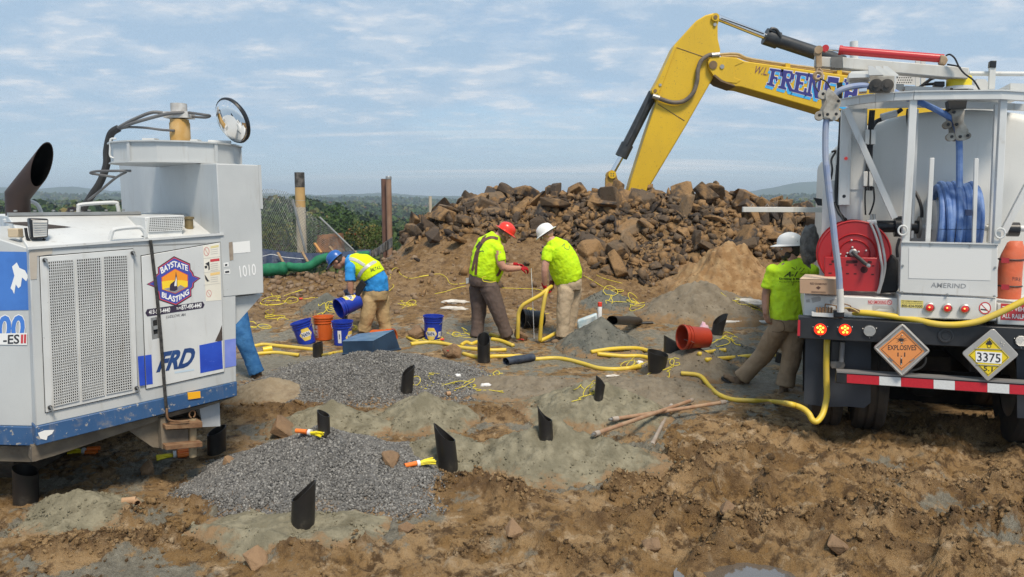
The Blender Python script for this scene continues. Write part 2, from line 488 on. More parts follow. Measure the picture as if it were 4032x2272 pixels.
def puddle_mask(X, Y):
 q = ((X - PUD[0]) / PUD_R[0]) ** 2 + ((Y - PUD[1]) / PUD_R[1]) ** 2 + 0.5 * perlin(X * 7, Y * 7, 77)
 return 1 - sstep(0.5, 1.6, q)
def churn(X, Y):
 near = 1 - sstep(6.3, 8.2, Y)
 right = sstep(0.0, 1.6, X) * (1 - sstep(6.8, 7.8, Y))
 return np.clip(0.34 * near + 0.62 * right, 0, 1) * (0.6 + 0.4 * sstep(-0.3, 0.4, fbm(X * 0.9, Y * 0.9, 3, 9))) + 0.13
def gmed(X, Y):
 """ground that things rest on: everything but the fine clods"""
 z = macro(X, Y) + 0.045 * fbm(X * 0.45, Y * 0.45, 3, 2) * (1 - sstep(20, 24, Y)) + 0.75 * ridge(X, Y)
 pm = puddle_mask(X, Y)
 return z * (1 - pm) - 0.055 * pm
def gdet(X, Y):
 c = churn(X, Y) + 4.5 * ridge(X, Y)
 pm = puddle_mask(X, Y); c = c * (1 - pm)
 wx = X + 0.12 * perlin(X * 3, Y * 3, 61); wy = Y + 0.12 * perlin(X * 3, Y * 3, 62)
 # ruts and slabs of squeezed mud running along the tracks, roughly across the view and towards lower right
 ax = wx * 0.8 + wy * 0.6; ay = -wx * 0.6 + wy * 0.8
 rut = fbm(ax * 1.3, ay * 3.2, 3, 21, mode=1)
 clod = fbm(wx * 5.0, wy * 5.0, 3, 33, mode=2)
 lump = np.maximum(fbm(wx * 9, wy * 9, 3, 44), -0.1)
 fine = fbm(X * 26, Y * 26, 3, 51, gain=0.6)
 slope = sstep(13.0, 14.5, Y)
 rk = ruts(X, Y); keep = 1 - 0.55 * np.clip(-rk / 0.04, 0, 1)
 crisp = np.maximum(fbm(wx * 15, wy * 15, 4, 57, gain=0.62, mode=2), -0.3)
 return c * (0.055 * rut + 0.072 * clod + 0.050 * lump + 0.052 * crisp) * keep + rk * (1 - pm) * (Y < 9) + (0.006 + 0.02 * c + 0.03 * slope) * fine + 0.012 * fbm(X * 4, Y * 4, 2, 71)
def gz(x, y): return float(gmed(np.array([x]), np.array([y]))[0])
def G(x, y, up=0.0):
 """picture point (overview units) -> point on the ground"""
 sx, sy = D(x, y); d = ray(sx, sy); o = Vector((0, 0, CAM_Z))
 return _march(o, d, gmed, up)
_TS = np.concatenate([np.arange(2.5, 9, 0.03), np.arange(9, 30, 0.06)])
def _march(o, d, fn, up):
 t0 = _TS
 for it in range(2):
  X, Y, Z = o.x + d.x * t0, o.y + d.y * t0, o.z + d.z * t0
  below = Z < fn(X, Y)
  k = int(np.argmax(below)) if below.any() else len(t0) - 1
  a, b = t0[max(k - 1, 0)], t0[k]
  t0 = np.linspace(a, b, 24)
 p = o + d * float(b)
 return Vector((p.x, p.y, float(fn(np.array([p.x]), np.array([p.y]))[0]) + up))
# piles and mounds: centre (overview px of their foot centre), radii (m), height, roughness, kind
MOUNDS = []
def mound_h(m_, X, Y):
 cx, cy, rx, ry, h, ex, seed, rg = m_['p']
 a = np.arctan2((Y - cy) / ry, (X - cx) / rx)
 q = np.hypot((X - cx) / rx, (Y - cy) / ry)
 q = q * (1 + 0.12 * perlin(X * 2.7, Y * 2.7, seed + 2) + 0.16 * perlin(np.cos(a) * 1.7 + seed, np.sin(a) * 1.7 - seed, seed))
 prof = np.maximum(1 - q, 0) ** ex
 prof = prof * (1 + rg * 1.2 * fbm(X * 2.5, Y * 2.5, 3, seed + 3)) + rg * 0.25 * np.maximum(1 - q, 0) * fbm(X * 6, Y * 6, 3, seed + 5)
 return h * prof - 0.10 * sstep(0.9, 1.12, q), q
def gtop_v(X, Y):
 """ground or mound surface, whichever is higher"""
 b = gmed(X, Y); z = b.copy()
 for m_ in MOUNDS:
  cx, cy, rx, ry = m_['p'][:4]
  if (np.hypot((X - cx) / rx, (Y - cy) / ry) < 1.4).any():
   hh, q = mound_h(m_, X, Y)
   z = np.where(q < 1.1, np.maximum(z, b + hh), z)
 return z
def gtop(x, y): return float(gtop_v(np.array([x]), np.array([y]))[0])
def GT(x, y, up=0.0):
 sx, sy = D(x, y); return _march(Vector((0, 0, CAM_Z)), ray(sx, sy), gtop_v, up)
def add_mound(name, cx, cy, rx, ry, h, ex=1.15, rg=0.25, kind='cut', label=''):
 MOUNDS.append(dict(p=(cx, cy, rx, ry, h, ex, len(MOUNDS) * 7 + 11, rg), kind=kind, name=name, label=label))
add_mound('gravel_pile', -1.50, 5.62, 1.02, 0.90, 0.45, 1.0, 0.10, 'gravel', 'tall pile of blue-grey crushed stone in front of the drill rig')
add_mound('gravel_pile', -1.70, 8.95, 1.55, 1.25, 0.41, 1.0, 0.12, 'gravel', 'wide low pile of grey crushed stone below the upturned blue tub')
add_mound('cuttings_mound', -0.58, 6.05, 0.5, 0.42, 0.22, 1.1, 0.3, 'cut', 'grey-green cuttings mound at the foot of the tallest black casing')
add_mound('cuttings_mound', -0.86, 7.15, 0.55, 0.45, 0.34, 1.1, 0.2, 'cut', 'pointed grey-green cuttings mound behind the orange and yellow cap bundle')
add_mound('cuttings_mound', -1.72, 6.95, 0.75, 0.42, 0.27, 1.0, 0.2, 'cut', 'low grey-green cuttings mound just behind the front gravel pile')
add_mound('cuttings_mound', 0.42, 6.05, 0.92, 0.52, 0.36, 1.1, 0.55, 'cut', 'broad lumpy grey-green cuttings mound in front of the three crossed rods')
add_mound('cuttings_mound', 0.85, 7.5, 0.85, 0.75, 0.38, 1.1, 0.5, 'cut', 'lumpy grey-green cuttings mound under the three crossed rods')
add_mound('cuttings_mound', 1.32, 10.9, 0.75, 0.7, 0.50, 1.1, 0.12, 'dark', 'steep dark grey cuttings cone with the red-capped spray can behind it')
add_mound('cuttings_mound', 2.32, 9.35, 0.72, 0.6, 0.36, 1.0, 0.1, 'brown', 'smooth brown-grey cuttings cone beside the flared black casing')
add_mound('cuttings_mound', 3.02, 10.4, 0.62, 0.5, 0.28, 1.1, 0.2, 'dark', 'dark grey cuttings mound between the red pail and the standing worker')
add_mound('cuttings_mound', -3.25, 13.0, 0.48, 0.4, 0.34, 0.9, 0.15, 'dark', 'small dark grey cuttings cone beyond the worker pouring the pail')
add_mound('cuttings_mound', 1.75, 13.4, 0.62, 0.5, 0.28, 0.9, 0.2, 'dark', 'small dark grey cuttings cone behind the man holding the hose')
add_mound('cuttings_mound', 3.35, 12.9, 1.35, 0.8, 0.62, 1.0, 0.35, 'brown', 'long grey-brown cuttings heap in front of the ochre earth heap')
add_mound('earth_heap', 4.15, 14.0, 1.35, 1.1, 1.12, 1.15, 0.3, 'soil', 'pointed ochre earth heap in front of the rock pile')
add_mound('cuttings_mound', -1.45, 4.75, 0.72, 0.42, 0.12, 1.0, 0.3, 'cut', 'low grey-green cuttings mound below the casing on the front gravel pile')
add_mound('cuttings_mound', -3.05, 5.05, 0.42, 0.4, 0.14, 1.0, 0.3, 'cut', 'grey-green cuttings mound under the tail of the drill rig')
add_mound('cuttings_mound', -0.05, 8.6, 1.2, 0.6, 0.13, 1.0, 0.5, 'brown', 'low brown-grey cuttings swell behind the loose yellow cap wires')
add_mound('cuttings_mound', 1.55, 8.4, 1.0, 0.7, 0.18, 1.0, 0.45, 'brown', 'broad brown-grey cuttings swell between the crossed rods and the yellow hose')
add_mound('sand_heap', -2.72, 8.25, 0.62, 0.55, 0.22, 1.0, 0.12, 'tan', 'tan sand spilled against the wide gravel pile')
def soil_material():
 m = bpy.data.materials.new('churned_mud'); m.use_nodes = True; nt = m.node_tree; L = nt.links.new; b = nt.nodes['Principled BSDF']
 geo = nt.nodes.new('ShaderNodeNewGeometry')
 def noise(sc, det=6, ro=0.6):
  n = nt.nodes.new('ShaderNodeTexNoise'); n.inputs['Scale'].default_value = sc; n.inputs['Detail'].default_value = det; n.inputs['Roughness'].default_value = ro
  L(geo.outputs['Position'], n.inputs['Vector']); return n.outputs['Fac']
 def rng(src, a, c, lo=0.0, hi=1.0):
  r = nt.nodes.new('ShaderNodeMapRange'); r.interpolation_type = 'SMOOTHSTEP'
  for i, v in ((1, a), (2, c), (3, lo), (4, hi)): r.inputs[i].default_value = v
  L(src, r.inputs[0]); return r.outputs[0]
 def mix(f, a, c):
  x = nt.nodes.new('ShaderNodeMixRGB'); L(f, x.inputs[0])
  for i, q in ((1, a), (2, c)):
   if isinstance(q, tuple): x.inputs[i].default_value = q + (1,)
   else: L(q, x.inputs[i])
  return x.outputs[0]
 at = nt.nodes.new('ShaderNodeAttribute'); at.attribute_name = 'grey'
 aw = nt.nodes.new('ShaderNodeAttribute'); aw.attribute_name = 'clod'
 base = mix(rng(noise(2.2), 0.40, 0.60), (0.262, 0.154, 0.058), (0.41, 0.268, 0.132))
 base = mix(rng(noise(9.0, 8, 0.7), 0.47, 0.62), base, (0.10, 0.056, 0.022))
 base = mix(rng(noise(5.0, 7, 0.65), 0.55, 0.68), base, (0.52, 0.385, 0.24))
 red = mix(rng(noise(14.0, 6, 0.6), 0.35, 0.65), (0.125, 0.070, 0.029), (0.22, 0.134, 0.06))  # turned wet soil on ridges and slope; ridge shading also in this colour
 base = mix(aw.outputs['Fac'], base, red)
 grey = mix(rng(noise(16.0, 8, 0.7), 0.3, 0.7), (0.165, 0.150, 0.115), (0.30, 0.275, 0.215))
 gm = nt.nodes.new('ShaderNodeMath'); gm.operation = 'ADD'; L(at.outputs['Fac'], gm.inputs[0])
 gn = rng(noise(3.5, 8, 0.68), 0.3, 0.7, -0.45, 0.45); L(gn, gm.inputs[1])
 col = mix(rng(gm.outputs[0], 0.38, 0.62), base, grey)
 # pale dried crust and pebbles
 vo = nt.nodes.new('ShaderNodeTexVoronoi'); vo.inputs['Scale'].default_value = 38; L(geo.outputs['Position'], vo.inputs['Vector'])
 col = mix(rng(vo.outputs['Distance'], 0.13, 0.08, 0.0, 0.55), col, (0.42, 0.33, 0.23))
 L(col, b.inputs['Base Color'])
 wet = rng(noise(1.7, 5, 0.6), 0.42, 0.60, 0.88, 0.36)
 L(wet, b.inputs['Roughness']); b.inputs['Specular IOR Level'].default_value = 0.35
 bn = nt.nodes.new('ShaderNodeBump'); bn.inputs['Strength'].default_value = 1.0; bn.inputs['Distance'].default_value = 0.02
 ad = nt.nodes.new('ShaderNodeMath'); ad.operation = 'ADD'; L(noise(55, 6, 0.7), ad.inputs[0]); L(noise(160, 4, 0.6), ad.inputs[1])
 L(ad.outputs[0], bn.inputs['Height']); L(bn.outputs[0], b.inputs['Normal'])
 return m
M_MUD = soil_material()
def cut_material(name, c1, c2, c3, bump=0.8, bs=70):
 m = _cut_base(name, c1, c2, c3, bump, bs)
 nt = m.node_tree; L = nt.links.new; b = nt.nodes['Principled BSDF']; src = b.inputs['Base Color'].links[0].from_socket
 at = nt.nodes.new('ShaderNodeAttribute'); at.attribute_name = 'edge'; geo = nt.nodes.new('ShaderNodeNewGeometry')
 ns = nt.nodes.new('ShaderNodeTexNoise'); ns.inputs['Scale'].default_value = 6; ns.inputs['Detail'].default_value = 8; ns.inputs['Roughness'].default_value = 0.7; L(geo.outputs['Position'], ns.inputs['Vector'])
 ad = nt.nodes.new('ShaderNodeMath'); ad.operation = 'MULTIPLY_ADD'; L(ns.outputs['Fac'], ad.inputs[0]); ad.inputs[1].default_value = 1.1; L(at.outputs['Fac'], ad.inputs[2])
 rg = nt.nodes.new('ShaderNodeMapRange'); rg.interpolation_type = 'SMOOTHSTEP'; rg.inputs[1].default_value = 1.30; rg.inputs[2].default_value = 1.52; L(ad.outputs[0], rg.inputs[0])
 mx = nt.nodes.new('ShaderNodeMixRGB'); L(rg.outputs[0], mx.inputs[0]); L(src, mx.inputs[1]); mx.inputs[2].default_value = (0.235, 0.155, 0.085, 1); L(mx.outputs[0], b.inputs['Base Color'])
 return m
def _cut_base(name, c1, c2, c3, bump=0.8, bs=70):
 m = mat(name, c1, c2, scale=5.5, rough=0.95, bump=bump, bscale=bs, dirt=0.75, dcol=c3, dscale=4.5, spec=0.2, bdist=0.012)
 return m
M_CUT = {'cut': cut_material('drill_cuttings_pale', (0.165, 0.150, 0.104), (0.265, 0.240, 0.170), (0.105, 0.092, 0.060)),
         'dark': cut_material('drill_cuttings_dark', (0.110, 0.112, 0.098), (0.165, 0.162, 0.138), (0.075, 0.080, 0.072)),
         'brown': cut_material('drill_cuttings_brown', (0.175, 0.145, 0.105), (0.230, 0.195, 0.145), (0.135, 0.110, 0.078)),
         'soil': cut_material('ochre_earth', (0.25, 0.145, 0.065), (0.36, 0.24, 0.125), (0.16, 0.095, 0.05), 0.9, 30),
         'tan': cut_material('tan_sand', (0.26, 0.205, 0.135), (0.31, 0.25, 0.17), (0.19, 0.14, 0.09)),
         'gravel': cut_material('gravel_bed', (0.10, 0.10, 0.10), (0.15, 0.15, 0.148), (0.20, 0.19, 0.17))}
# ---- ground sheet near the camera
_rows = np.concatenate([np.exp(np.linspace(math.log(2.2), math.log(3.6), 40))[:-1], np.exp(np.linspace(math.log(3.6), math.log(30.0), 560))])
_cols = np.linspace(-0.92, 0.92, 820)
YY, UU = np.meshgrid(_rows, _cols, indexing='ij')
XX = UU * np.maximum(YY, 3.2) * (1 + 0.25 * np.abs(UU))
ZM_ = gmed(XX, YY)
ZZ = ZM_ + gdet(XX, YY)
grey = np.clip(0.08 + 0.50 * sstep(7.0, 9.2, YY) * (1 - sstep(11.6, 13.2, YY)), 0, 1)
grey = grey * (0.6 + 0.8 * sstep(-0.3, 0.3, fbm(XX * 0.55, YY * 0.8, 3, 91)))
for m_ in MOUNDS:
 if m_['kind'] in ('soil',): continue
 cx, cy, rx, ry = m_['p'][:4]
 q = np.hypot((XX - cx) / rx, (YY - cy) / ry)
 grey = np.maximum(grey, 0.72 * (1 - sstep(0.8, 1.55, q)))
for (px_, py_, r_) in ((300, 1440, 0.5), (560, 1250, 0.4), (1700, 800, 1.0), (2380, 1270, 0.35), (2250, 1180, 0.3), (330, 1180, 0.6), (200, 1200, 0.5), (2450, 1330, 0.3), (150, 1420, 0.35)):
 c_ = flat_pt(px_, py_)
 grey = np.maximum(grey, 0.66 * np.exp(-(np.hypot(XX - c_[0], YY - c_[1]) / r_) ** 2))
rd = ridge(XX, YY)
grey = grey * (1 - np.clip(rd * 9, 0, 1))
grey = np.where(YY > 13.5, grey * 0.2, grey)
clodm = np.maximum(np.clip(rd * 9, 0, 1), 0.55 * sstep(11.8, 13.8, YY))
for m_ in MOUNDS:                                 # keep the ground below the mound sheets
 cx, cy, rx, ry = m_['p'][:4]
 sel = np.hypot((XX - cx) / rx, (YY - cy) / ry) < 1.3
 hh, q = mound_h(m_, XX[sel], YY[sel])
 ZZ[sel] = np.where(q < 0.95, np.minimum(ZZ[sel], ZM_[sel] - 0.005), ZZ[sel])
nr, nc = XX.shape
idx = np.arange(nr * nc).reshape(nr, nc)
FQ = np.stack([idx[:-1, :-1], idx[:-1, 1:], idx[1:, 1:], idx[1:, :-1]], -1).reshape(-1, 4)
np_mesh('ground', np.stack([XX, YY, ZZ], -1), FQ, M_MUD, attrs={'grey': grey.ravel(), 'clod': clodm.ravel()}, kind='structure')
# puddle
mbp = MB(); n = 28
mbp.face([(PUD[0] + PUD_R[0] * 1.5 * math.cos(2 * math.pi * k / n), PUD[1] + PUD_R[1] * 1.6 * math.sin(2 * math.pi * k / n), -0.036) for k in range(n)])
pm_ = mat('puddle_water', (0.10, 0.085, 0.07), rough=0.02, spec=1.0, coat=1.0)
mbp.build('water', pm_, origin=(PUD[0], PUD[1], -0.036), kind='structure')
# ---- mounds as sheets of their own
rs = np.random.RandomState(3)
def ico(sub):
 bm = bmesh.new(); bmesh.ops.create_icosphere(bm, subdivisions=sub, radius=1.0)
 V = np.array([v.co[:] for v in bm.verts]); Fc = np.array([[v.index for v in f.verts] for f in bm.faces]); bm.free()
 return V, Fc
ICO0 = ico(1); ICO1 = ico(2); ICO2 = ico(3)
def rotmats(n, rs_):
 q = rs_.normal(size=(n, 4)); q /= np.linalg.norm(q, axis=1)[:, None]
 w, x, y, z = q.T
 return np.stack([np.stack([1 - 2 * (y * y + z * z), 2 * (x * y - z * w), 2 * (x * z + y * w)], -1),
                     np.stack([2 * (x * y + z * w), 1 - 2 * (x * x + z * z), 2 * (y * z - x * w)], -1),
                     np.stack([2 * (x * z - y * w), 2 * (y * z + x * w), 1 - 2 * (x * x + y * y)], -1)], 1)
def lump_cloud(centers, sizes, base, rs_, flat=0.7, jag=0.25, templates=10, rot=True):
 """many deformed lumps joined in one mesh"""
 V0, F0 = base; nv = len(V0)
 T = []
 for t in range(templates):
  sc = 1 + jag * rs_.normal(size=(nv, 1)).clip(-2, 2)
  ax = np.array([1.0, rs_.uniform(0.6, 1.0), rs_.uniform(0.5, 0.9) * flat / 0.7])
  T.append(V0 * sc * ax)
 T = np.array(T)
 n = len(centers); ti = rs_.randint(0, templates, n); Rm = rotmats(n, rs_)
 Vv = np.einsum('nij,nvj->nvi', Rm, T[ti]) if rot else T[ti]
 Vv = Vv * np.asarray(sizes)[:, None, None] + np.asarray(centers)[:, None, :]
 Ff = (F0[None] + (np.arange(n) * nv)[:, None, None]).reshape(-1, 3)
 return Vv.reshape(-1, 3), Ff
def stone_mat(name, cols, rough=0.85):
 m = bpy.data.materials.new(name); m.use_nodes = True; nt = m.node_tree; L = nt.links.new; b = nt.nodes['Principled BSDF']
 geo = nt.nodes.new('ShaderNodeNewGeometry'); r = nt.nodes.new('ShaderNodeValToRGB')
 e = r.color_ramp.elements
 e[0].position = 0; e[0].color = cols[0] + (1,); e[1].position = 1; e[1].color = cols[-1] + (1,)
 for i, c in enumerate(cols[1:-1]):
  q = e.new((i + 1) / (len(cols) - 1)); q.color = c + (1,)
 L(geo.outputs['Random Per Island'], r.inputs[0]); L(r.outputs[0], b.inputs['Base Color']); b.inputs['Roughness'].default_value = rough
 return m
M_STONE = stone_mat('crushed_stone', [(0.05, 0.049, 0.047), (0.155, 0.15, 0.14), (0.085, 0.083, 0.08), (0.29, 0.28, 0.26), (0.10, 0.098, 0.095), (0.18, 0.17, 0.155)])
M_CLOD = stone_mat('mud_clod', [(0.15, 0.082, 0.032), (0.27, 0.165, 0.08), (0.19, 0.108, 0.045), (0.34, 0.24, 0.14), (0.16, 0.085, 0.034), (0.22, 0.13, 0.06)], 0.85)
M_CLODG = stone_mat('cuttings_crumb', [(0.17, 0.16, 0.12), (0.26, 0.245, 0.19), (0.20, 0.185, 0.14), (0.14, 0.13, 0.10)], 0.95)
for m_ in MOUNDS:
 cx, cy, rx, ry, h, ex, seed, rg = m_['p']
 nn = 150 if m_['kind'] != 'gravel' else 130
 t = np.linspace(-1.16, 1.16, nn)
 TX, TY = np.meshgrid(t, t, indexing='ij'); X = cx + TX * rx; Y = cy + TY * ry
 hh, q = mound_h(m_, X, Y)
 Z = gmed(X, Y) + hh
 Z = Z + (0.016 + 0.045 * rg) * fbm(X * 14, Y * 14, 4, seed, gain=0.65) * (q < 1.05) + 0.022 * fbm(X * 5, Y * 5, 2, seed + 9) * (1 if rg > 0.15 else 0.3)
 Z = Z - 0.03 * sstep(0.95, 1.1, q)
 ii = np.arange(nn * nn).reshape(nn, nn)
 Fm = np.stack([ii[:-1, :-1], ii[1:, :-1], ii[1:, 1:], ii[:-1, 1:]], -1).reshape(-1, 4)
 qf = q[:-1, :-1].reshape(-1)
 Fm = Fm[qf < 1.1]
 cz = gz(cx, cy)
 o = np_mesh(m_['name'], np.stack([X, Y, Z], -1), Fm, M_CUT[m_['kind']], origin=(cx, cy, cz), attrs={'edge': q.ravel()}, label=m_['label'],
    cat={'gravel_pile': 'gravel pile', 'cuttings_mound': 'cuttings mound', 'earth_heap': 'earth heap', 'sand_heap': 'sand heap'}[m_['name']],
    group={'gravel_pile': 'piles of crushed stone', 'cuttings_mound': 'mounds of drill cuttings'}.get(m_['name']))
 if m_['kind'] == 'gravel':
  N = 44000
  a = rs.uniform(-1.08, 1.08, (N, 2)); X = cx + a[:, 0] * rx; Y = cy + a[:, 1] * ry
  hh, q = mound_h(m_, X, Y)
  keep = (q < 0.93 + 0.14 * rs.rand(N) ** 2); X, Y, hh = X[keep], Y[keep], hh[keep]
  s_ = 0.006 + 0.009 * rs.rand(len(X)) ** 1.5 + 0.002 * (cy > 7)
  V_, F_ = lump_cloud(np.stack([X, Y, gmed(X, Y) + np.maximum(hh, 0) + 0.004], -1), s_, ICO0, rs, 0.7, 0.22)
  np_mesh('crushed_stone', V_, F_, M_STONE, parent=o, smooth=False, kind='stuff')
 else:
  N = 800
  a = rs.uniform(-1.1, 1.1, (N, 2)); X = cx + a[:, 0] * rx; Y = cy + a[:, 1] * ry
  hh, q = mound_h(m_, X, Y)
  keep = (q > 0.3) & (q < 1.08); X, Y, hh = X[keep], Y[keep], hh[keep]
  s_ = 0.005 + 0.010 * rs.rand(len(X)) ** 3 + 0.004 * (cy > 10)
  V_, F_ = lump_cloud(np.stack([X, Y, gmed(X, Y) + np.maximum(hh, 0)], -1), s_, ICO0, rs, 0.8, 0.2)
  if m_['kind'] in ('cut', 'brown', 'soil', 'dark'):
   np_mesh('crumbs', V_, F_, M_CUT[m_['kind']], parent=o, smooth=False, kind='stuff')
# ---- loose clods on the mud
def scatter(N, umax, y0, y1, dens, rs_):
 Y = np.exp(rs_.uniform(math.log(y0), math.log(y1), N)); X = rs_.uniform(-umax, umax, N) * Y
 keep = rs_.rand(N) < dens(X, Y)
 X, Y = X[keep], Y[keep]
 ok = np.ones(len(X), bool)
 for m_ in MOUNDS:
  cx, cy, rx, ry = m_['p'][:4]
  ok &= np.hypot((X - cx) / rx, (Y - cy) / ry) > 0.95
 ok &= puddle_mask(X, Y) < 0.2
 return X[ok], Y[ok]
def clod_d(X, Y): return np.clip(0.10 * churn(X, Y) ** 1.5 + 9 * ridge(X, Y) ** 1.1 + 0.02, 0, 1) * sstep(-0.2, 0.35, fbm(X * 1.7, Y * 1.7, 2, 13) + 3 * ridge(X, Y))
X, Y = scatter(110000, 0.8, 3.6, 9.5, clod_d, rs)
sz = 0.005 + 0.015 * rs.rand(len(X)) ** 2.5
V_, F_ = lump_cloud(np.stack([X, Y, gmed(X, Y) + gdet(X, Y) + sz * 0.3], -1), sz, ICO0, rs, 0.8, 0.28)
np_mesh('mud_crumbs', V_, F_, M_MUD, smooth=False, kind='stuff')
X, Y = scatter(9000, 0.8, 3.6, 8.5, clod_d, rs)
sz = 0.014 + 0.026 * rs.rand(len(X)) ** 3
V_, F_ = lump_cloud(np.stack([X, Y, gmed(X, Y) + gdet(X, Y) + sz * 0.05], -1), sz, ICO1, rs, 0.75, 0.30)
np_mesh('mud_clods', V_, F_, M_MUD, smooth=True, kind='stuff')
# stones in the slope behind the buckets
def slope_d(X, Y): return np.clip(sstep(12.6, 14.0, Y) * (1 - sstep(15.2, 17.5, Y)) * (0.10 + 0.75 * (X < -2.4)), 0, 1)
X, Y = scatter(9000, 0.42, 12.4, 17.5, slope_d, rs)
sz = 0.014 + 0.07 * rs.rand(len(X)) ** 4
V_, F_ = lump_cloud(np.stack([X, Y, gmed(X, Y) + gdet(X, Y) + sz * 0.2], -1), sz, ICO0, rs, 0.8, 0.18)
np_mesh('slope_stones', V_, F_, stone_mat('slope_stone', [(0.14, 0.085, 0.045), (0.24, 0.17, 0.11), (0.17, 0.10, 0.05), (0.20, 0.15, 0.11)]), smooth=False, kind='stuff')
# loose single rocks lying on the mud
def rock_mesh(name, n, rs_, sx=1.0, sy=0.8, sz_=0.7, bev=0.04):
 bm = bmesh.new()
 for _ in range(n):
  p = rs_.normal(size=3); p /= np.linalg.norm(p)
  p = np.sign(p) * np.abs(p) ** 0.65; p /= max(np.abs(p).max(), 0.75)
  k = rs_.uniform(0.78, 1.08)
  bm.verts.new((p[0] * sx * k, p[1] * sy * k, p[2] * sz_ * k))
 r = bmesh.ops.convex_hull(bm, input=bm.verts)
 junk = list({g for g in r['geom_interior'] + r['geom_unused'] if isinstance(g, bmesh.types.BMVert)})
 if junk: bmesh.ops.delete(bm, geom=junk, context='VERTS')
 bmesh.ops.dissolve_limit(bm, angle_limit=R(12), verts=bm.verts, edges=bm.edges)
 if bev: bmesh.ops.bevel(bm, geom=list(bm.edges), offset=bev, segments=1, affect='EDGES', clamp_overlap=True)
 bmesh.ops.triangulate(bm, faces=bm.faces)
 me = bpy.data.meshes.new(name); bm.to_mesh(me); bm.free()
 me.polygons.foreach_set('use_smooth', [False] * len(me.polygons))
 return me
def rock_material(name, pal, ochre):
 m = bpy.data.materials.new(name); m.use_nodes = True; nt = m.node_tree; L = nt.links.new; b = nt.nodes['Principled BSDF']
 tc = nt.nodes.new('ShaderNodeTexCoord'); oi = nt.nodes.new('ShaderNodeObjectInfo'); geo = nt.nodes.new('ShaderNodeNewGeometry')
 def noise(sc, det=6, ro=0.6, v=None):
  n = nt.nodes.new('ShaderNodeTexNoise'); n.inputs['Scale'].default_value = sc; n.inputs['Detail'].default_value = det; n.inputs['Roughness'].default_value = ro
  L(geo.outputs['Position'], n.inputs['Vector']); return n.outputs['Fac']
 def rng(src, a, c, lo=0.0, hi=1.0):
  r = nt.nodes.new('ShaderNodeMapRange'); r.interpolation_type = 'SMOOTHSTEP'
  for i, v in ((1, a), (2, c), (3, lo), (4, hi)): r.inputs[i].default_value = v
  L(src, r.inputs[0]); return r.outputs[0]
 def mix(f, a, c):
  x = nt.nodes.new('ShaderNodeMixRGB'); L(f, x.inputs[0])
  for i, q in ((1, a), (2, c)):
   if isinstance(q, tuple): x.inputs[i].default_value = q + (1,)
   else: L(q, x.inputs[i])
  return x.outputs[0]
 rp = nt.nodes.new('ShaderNodeValToRGB'); e = rp.color_ramp.elements
 e[0].color = pal[0] + (1,); e[1].color = pal[-1] + (1,)
 for i, c in enumerate(pal[1:-1]): q = e.new((i + 1) / (len(pal) - 1)); q.color = c + (1,)
 isl = nt.nodes.new('ShaderNodeMath'); isl.operation = 'ADD'; L(oi.outputs['Random'], isl.inputs[0]); L(geo.outputs['Random Per Island'], isl.inputs[1])
 fr = nt.nodes.new('ShaderNodeMath'); fr.operation = 'FRACT'; L(isl.outputs[0], fr.inputs[0]); L(fr.outputs[0], rp.inputs[0])
 orn = nt.nodes.new('ShaderNodeMath'); orn.operation = 'MULTIPLY_ADD'; L(fr.outputs[0], orn.inputs[0]); orn.inputs[1].default_value = 0.22; orr = nt.nodes.new('ShaderNodeMath'); orr.operation = 'SUBTRACT'; L(noise(2.4, 5, 0.6), orr.inputs[0]); orr.inputs[1].default_value = 0.10; L(orr.outputs[0], orn.inputs[2])
 col = mix(rng(orn.outputs[0], 0.46, 0.62), rp.outputs[0], ochre)
 col = mix(rng(noise(12, 7, 0.7), 0.5, 0.75), col, tuple(c * 0.55 for c in pal[0]))
 col = mix(rng(noise(6, 7, 0.65), 0.6, 0.72, 0, 0.6), col, tuple(min(1, c * 1.5) for c in ochre))
 L(col, b.inputs['Base Color']); b.inputs['Roughness'].default_value = 0.8; b.inputs['Specular IOR Level'].default_value = 0.3
 bn = nt.nodes.new('ShaderNodeBump'); bn.inputs['Strength'].default_value = 0.7; bn.inputs['Distance'].default_value = 0.03
 L(noise(22, 7, 0.65), bn.inputs['Height']); L(bn.outputs[0], b.inputs['Normal'])
 return m
M_ROCK = rock_material('blasted_rock', [(0.055, 0.040, 0.030), (0.125, 0.09, 0.06), (0.036, 0.028, 0.024), (0.20, 0.14, 0.085), (0.07, 0.047, 0.032), (0.06, 0.052, 0.047), (0.042, 0.036, 0.033), (0.085, 0.062, 0.042)], (0.26, 0.155, 0.07))
M_DIRTROCK = rock_material('muddy_rock', [(0.19, 0.12, 0.07), (0.24, 0.155, 0.09), (0.16, 0.10, 0.06)], (0.27, 0.17, 0.095))
loose = [(725, 1085, 0.13, 'muddy brown boulder beside the casing behind the front gravel pile', 0),
         (985, 1165, 0.09, 'rounded ochre stone left of the tallest black casing', 0),
         (1138, 898, 0.15, 'brown boulder sprayed with red paint among the yellow hoses', 1),
         (1045, 850, 0.17, 'tan boulder beside the single blue pail', 0),
         (1290, 1345, 0.07, 'small angular mud-coloured stone alone on the wet ground', 0),
         (1020, 1340, 0.06, 'small ochre stone at the foot of the front gravel pile', 0),
         (645, 1415, 0.085, 'mud-coated cobble near the lower edge of the ground', 0),
         (1030, 965, 0.06, 'small brown stone behind the twisted casing by the wires', 0),
         (2110, 1385, 0.08, 'pale mud-coated cobble beside the puddle', 0),
         (375, 1190, 0.09, 'brown rock under the tail of the drill rig', 0),
         (1310, 855, 0.13, 'brown boulder with a red mark between the two workers', 1),
         (1830, 1290, 0.07, 'mud-coated cobble in the churned tracks', 0),
         (1640, 1380, 0.06, 'small rounded stone in the churned tracks', 0),
         (575, 1165, 0.045, 'small stone on the shoulder of the front gravel pile', 0)]
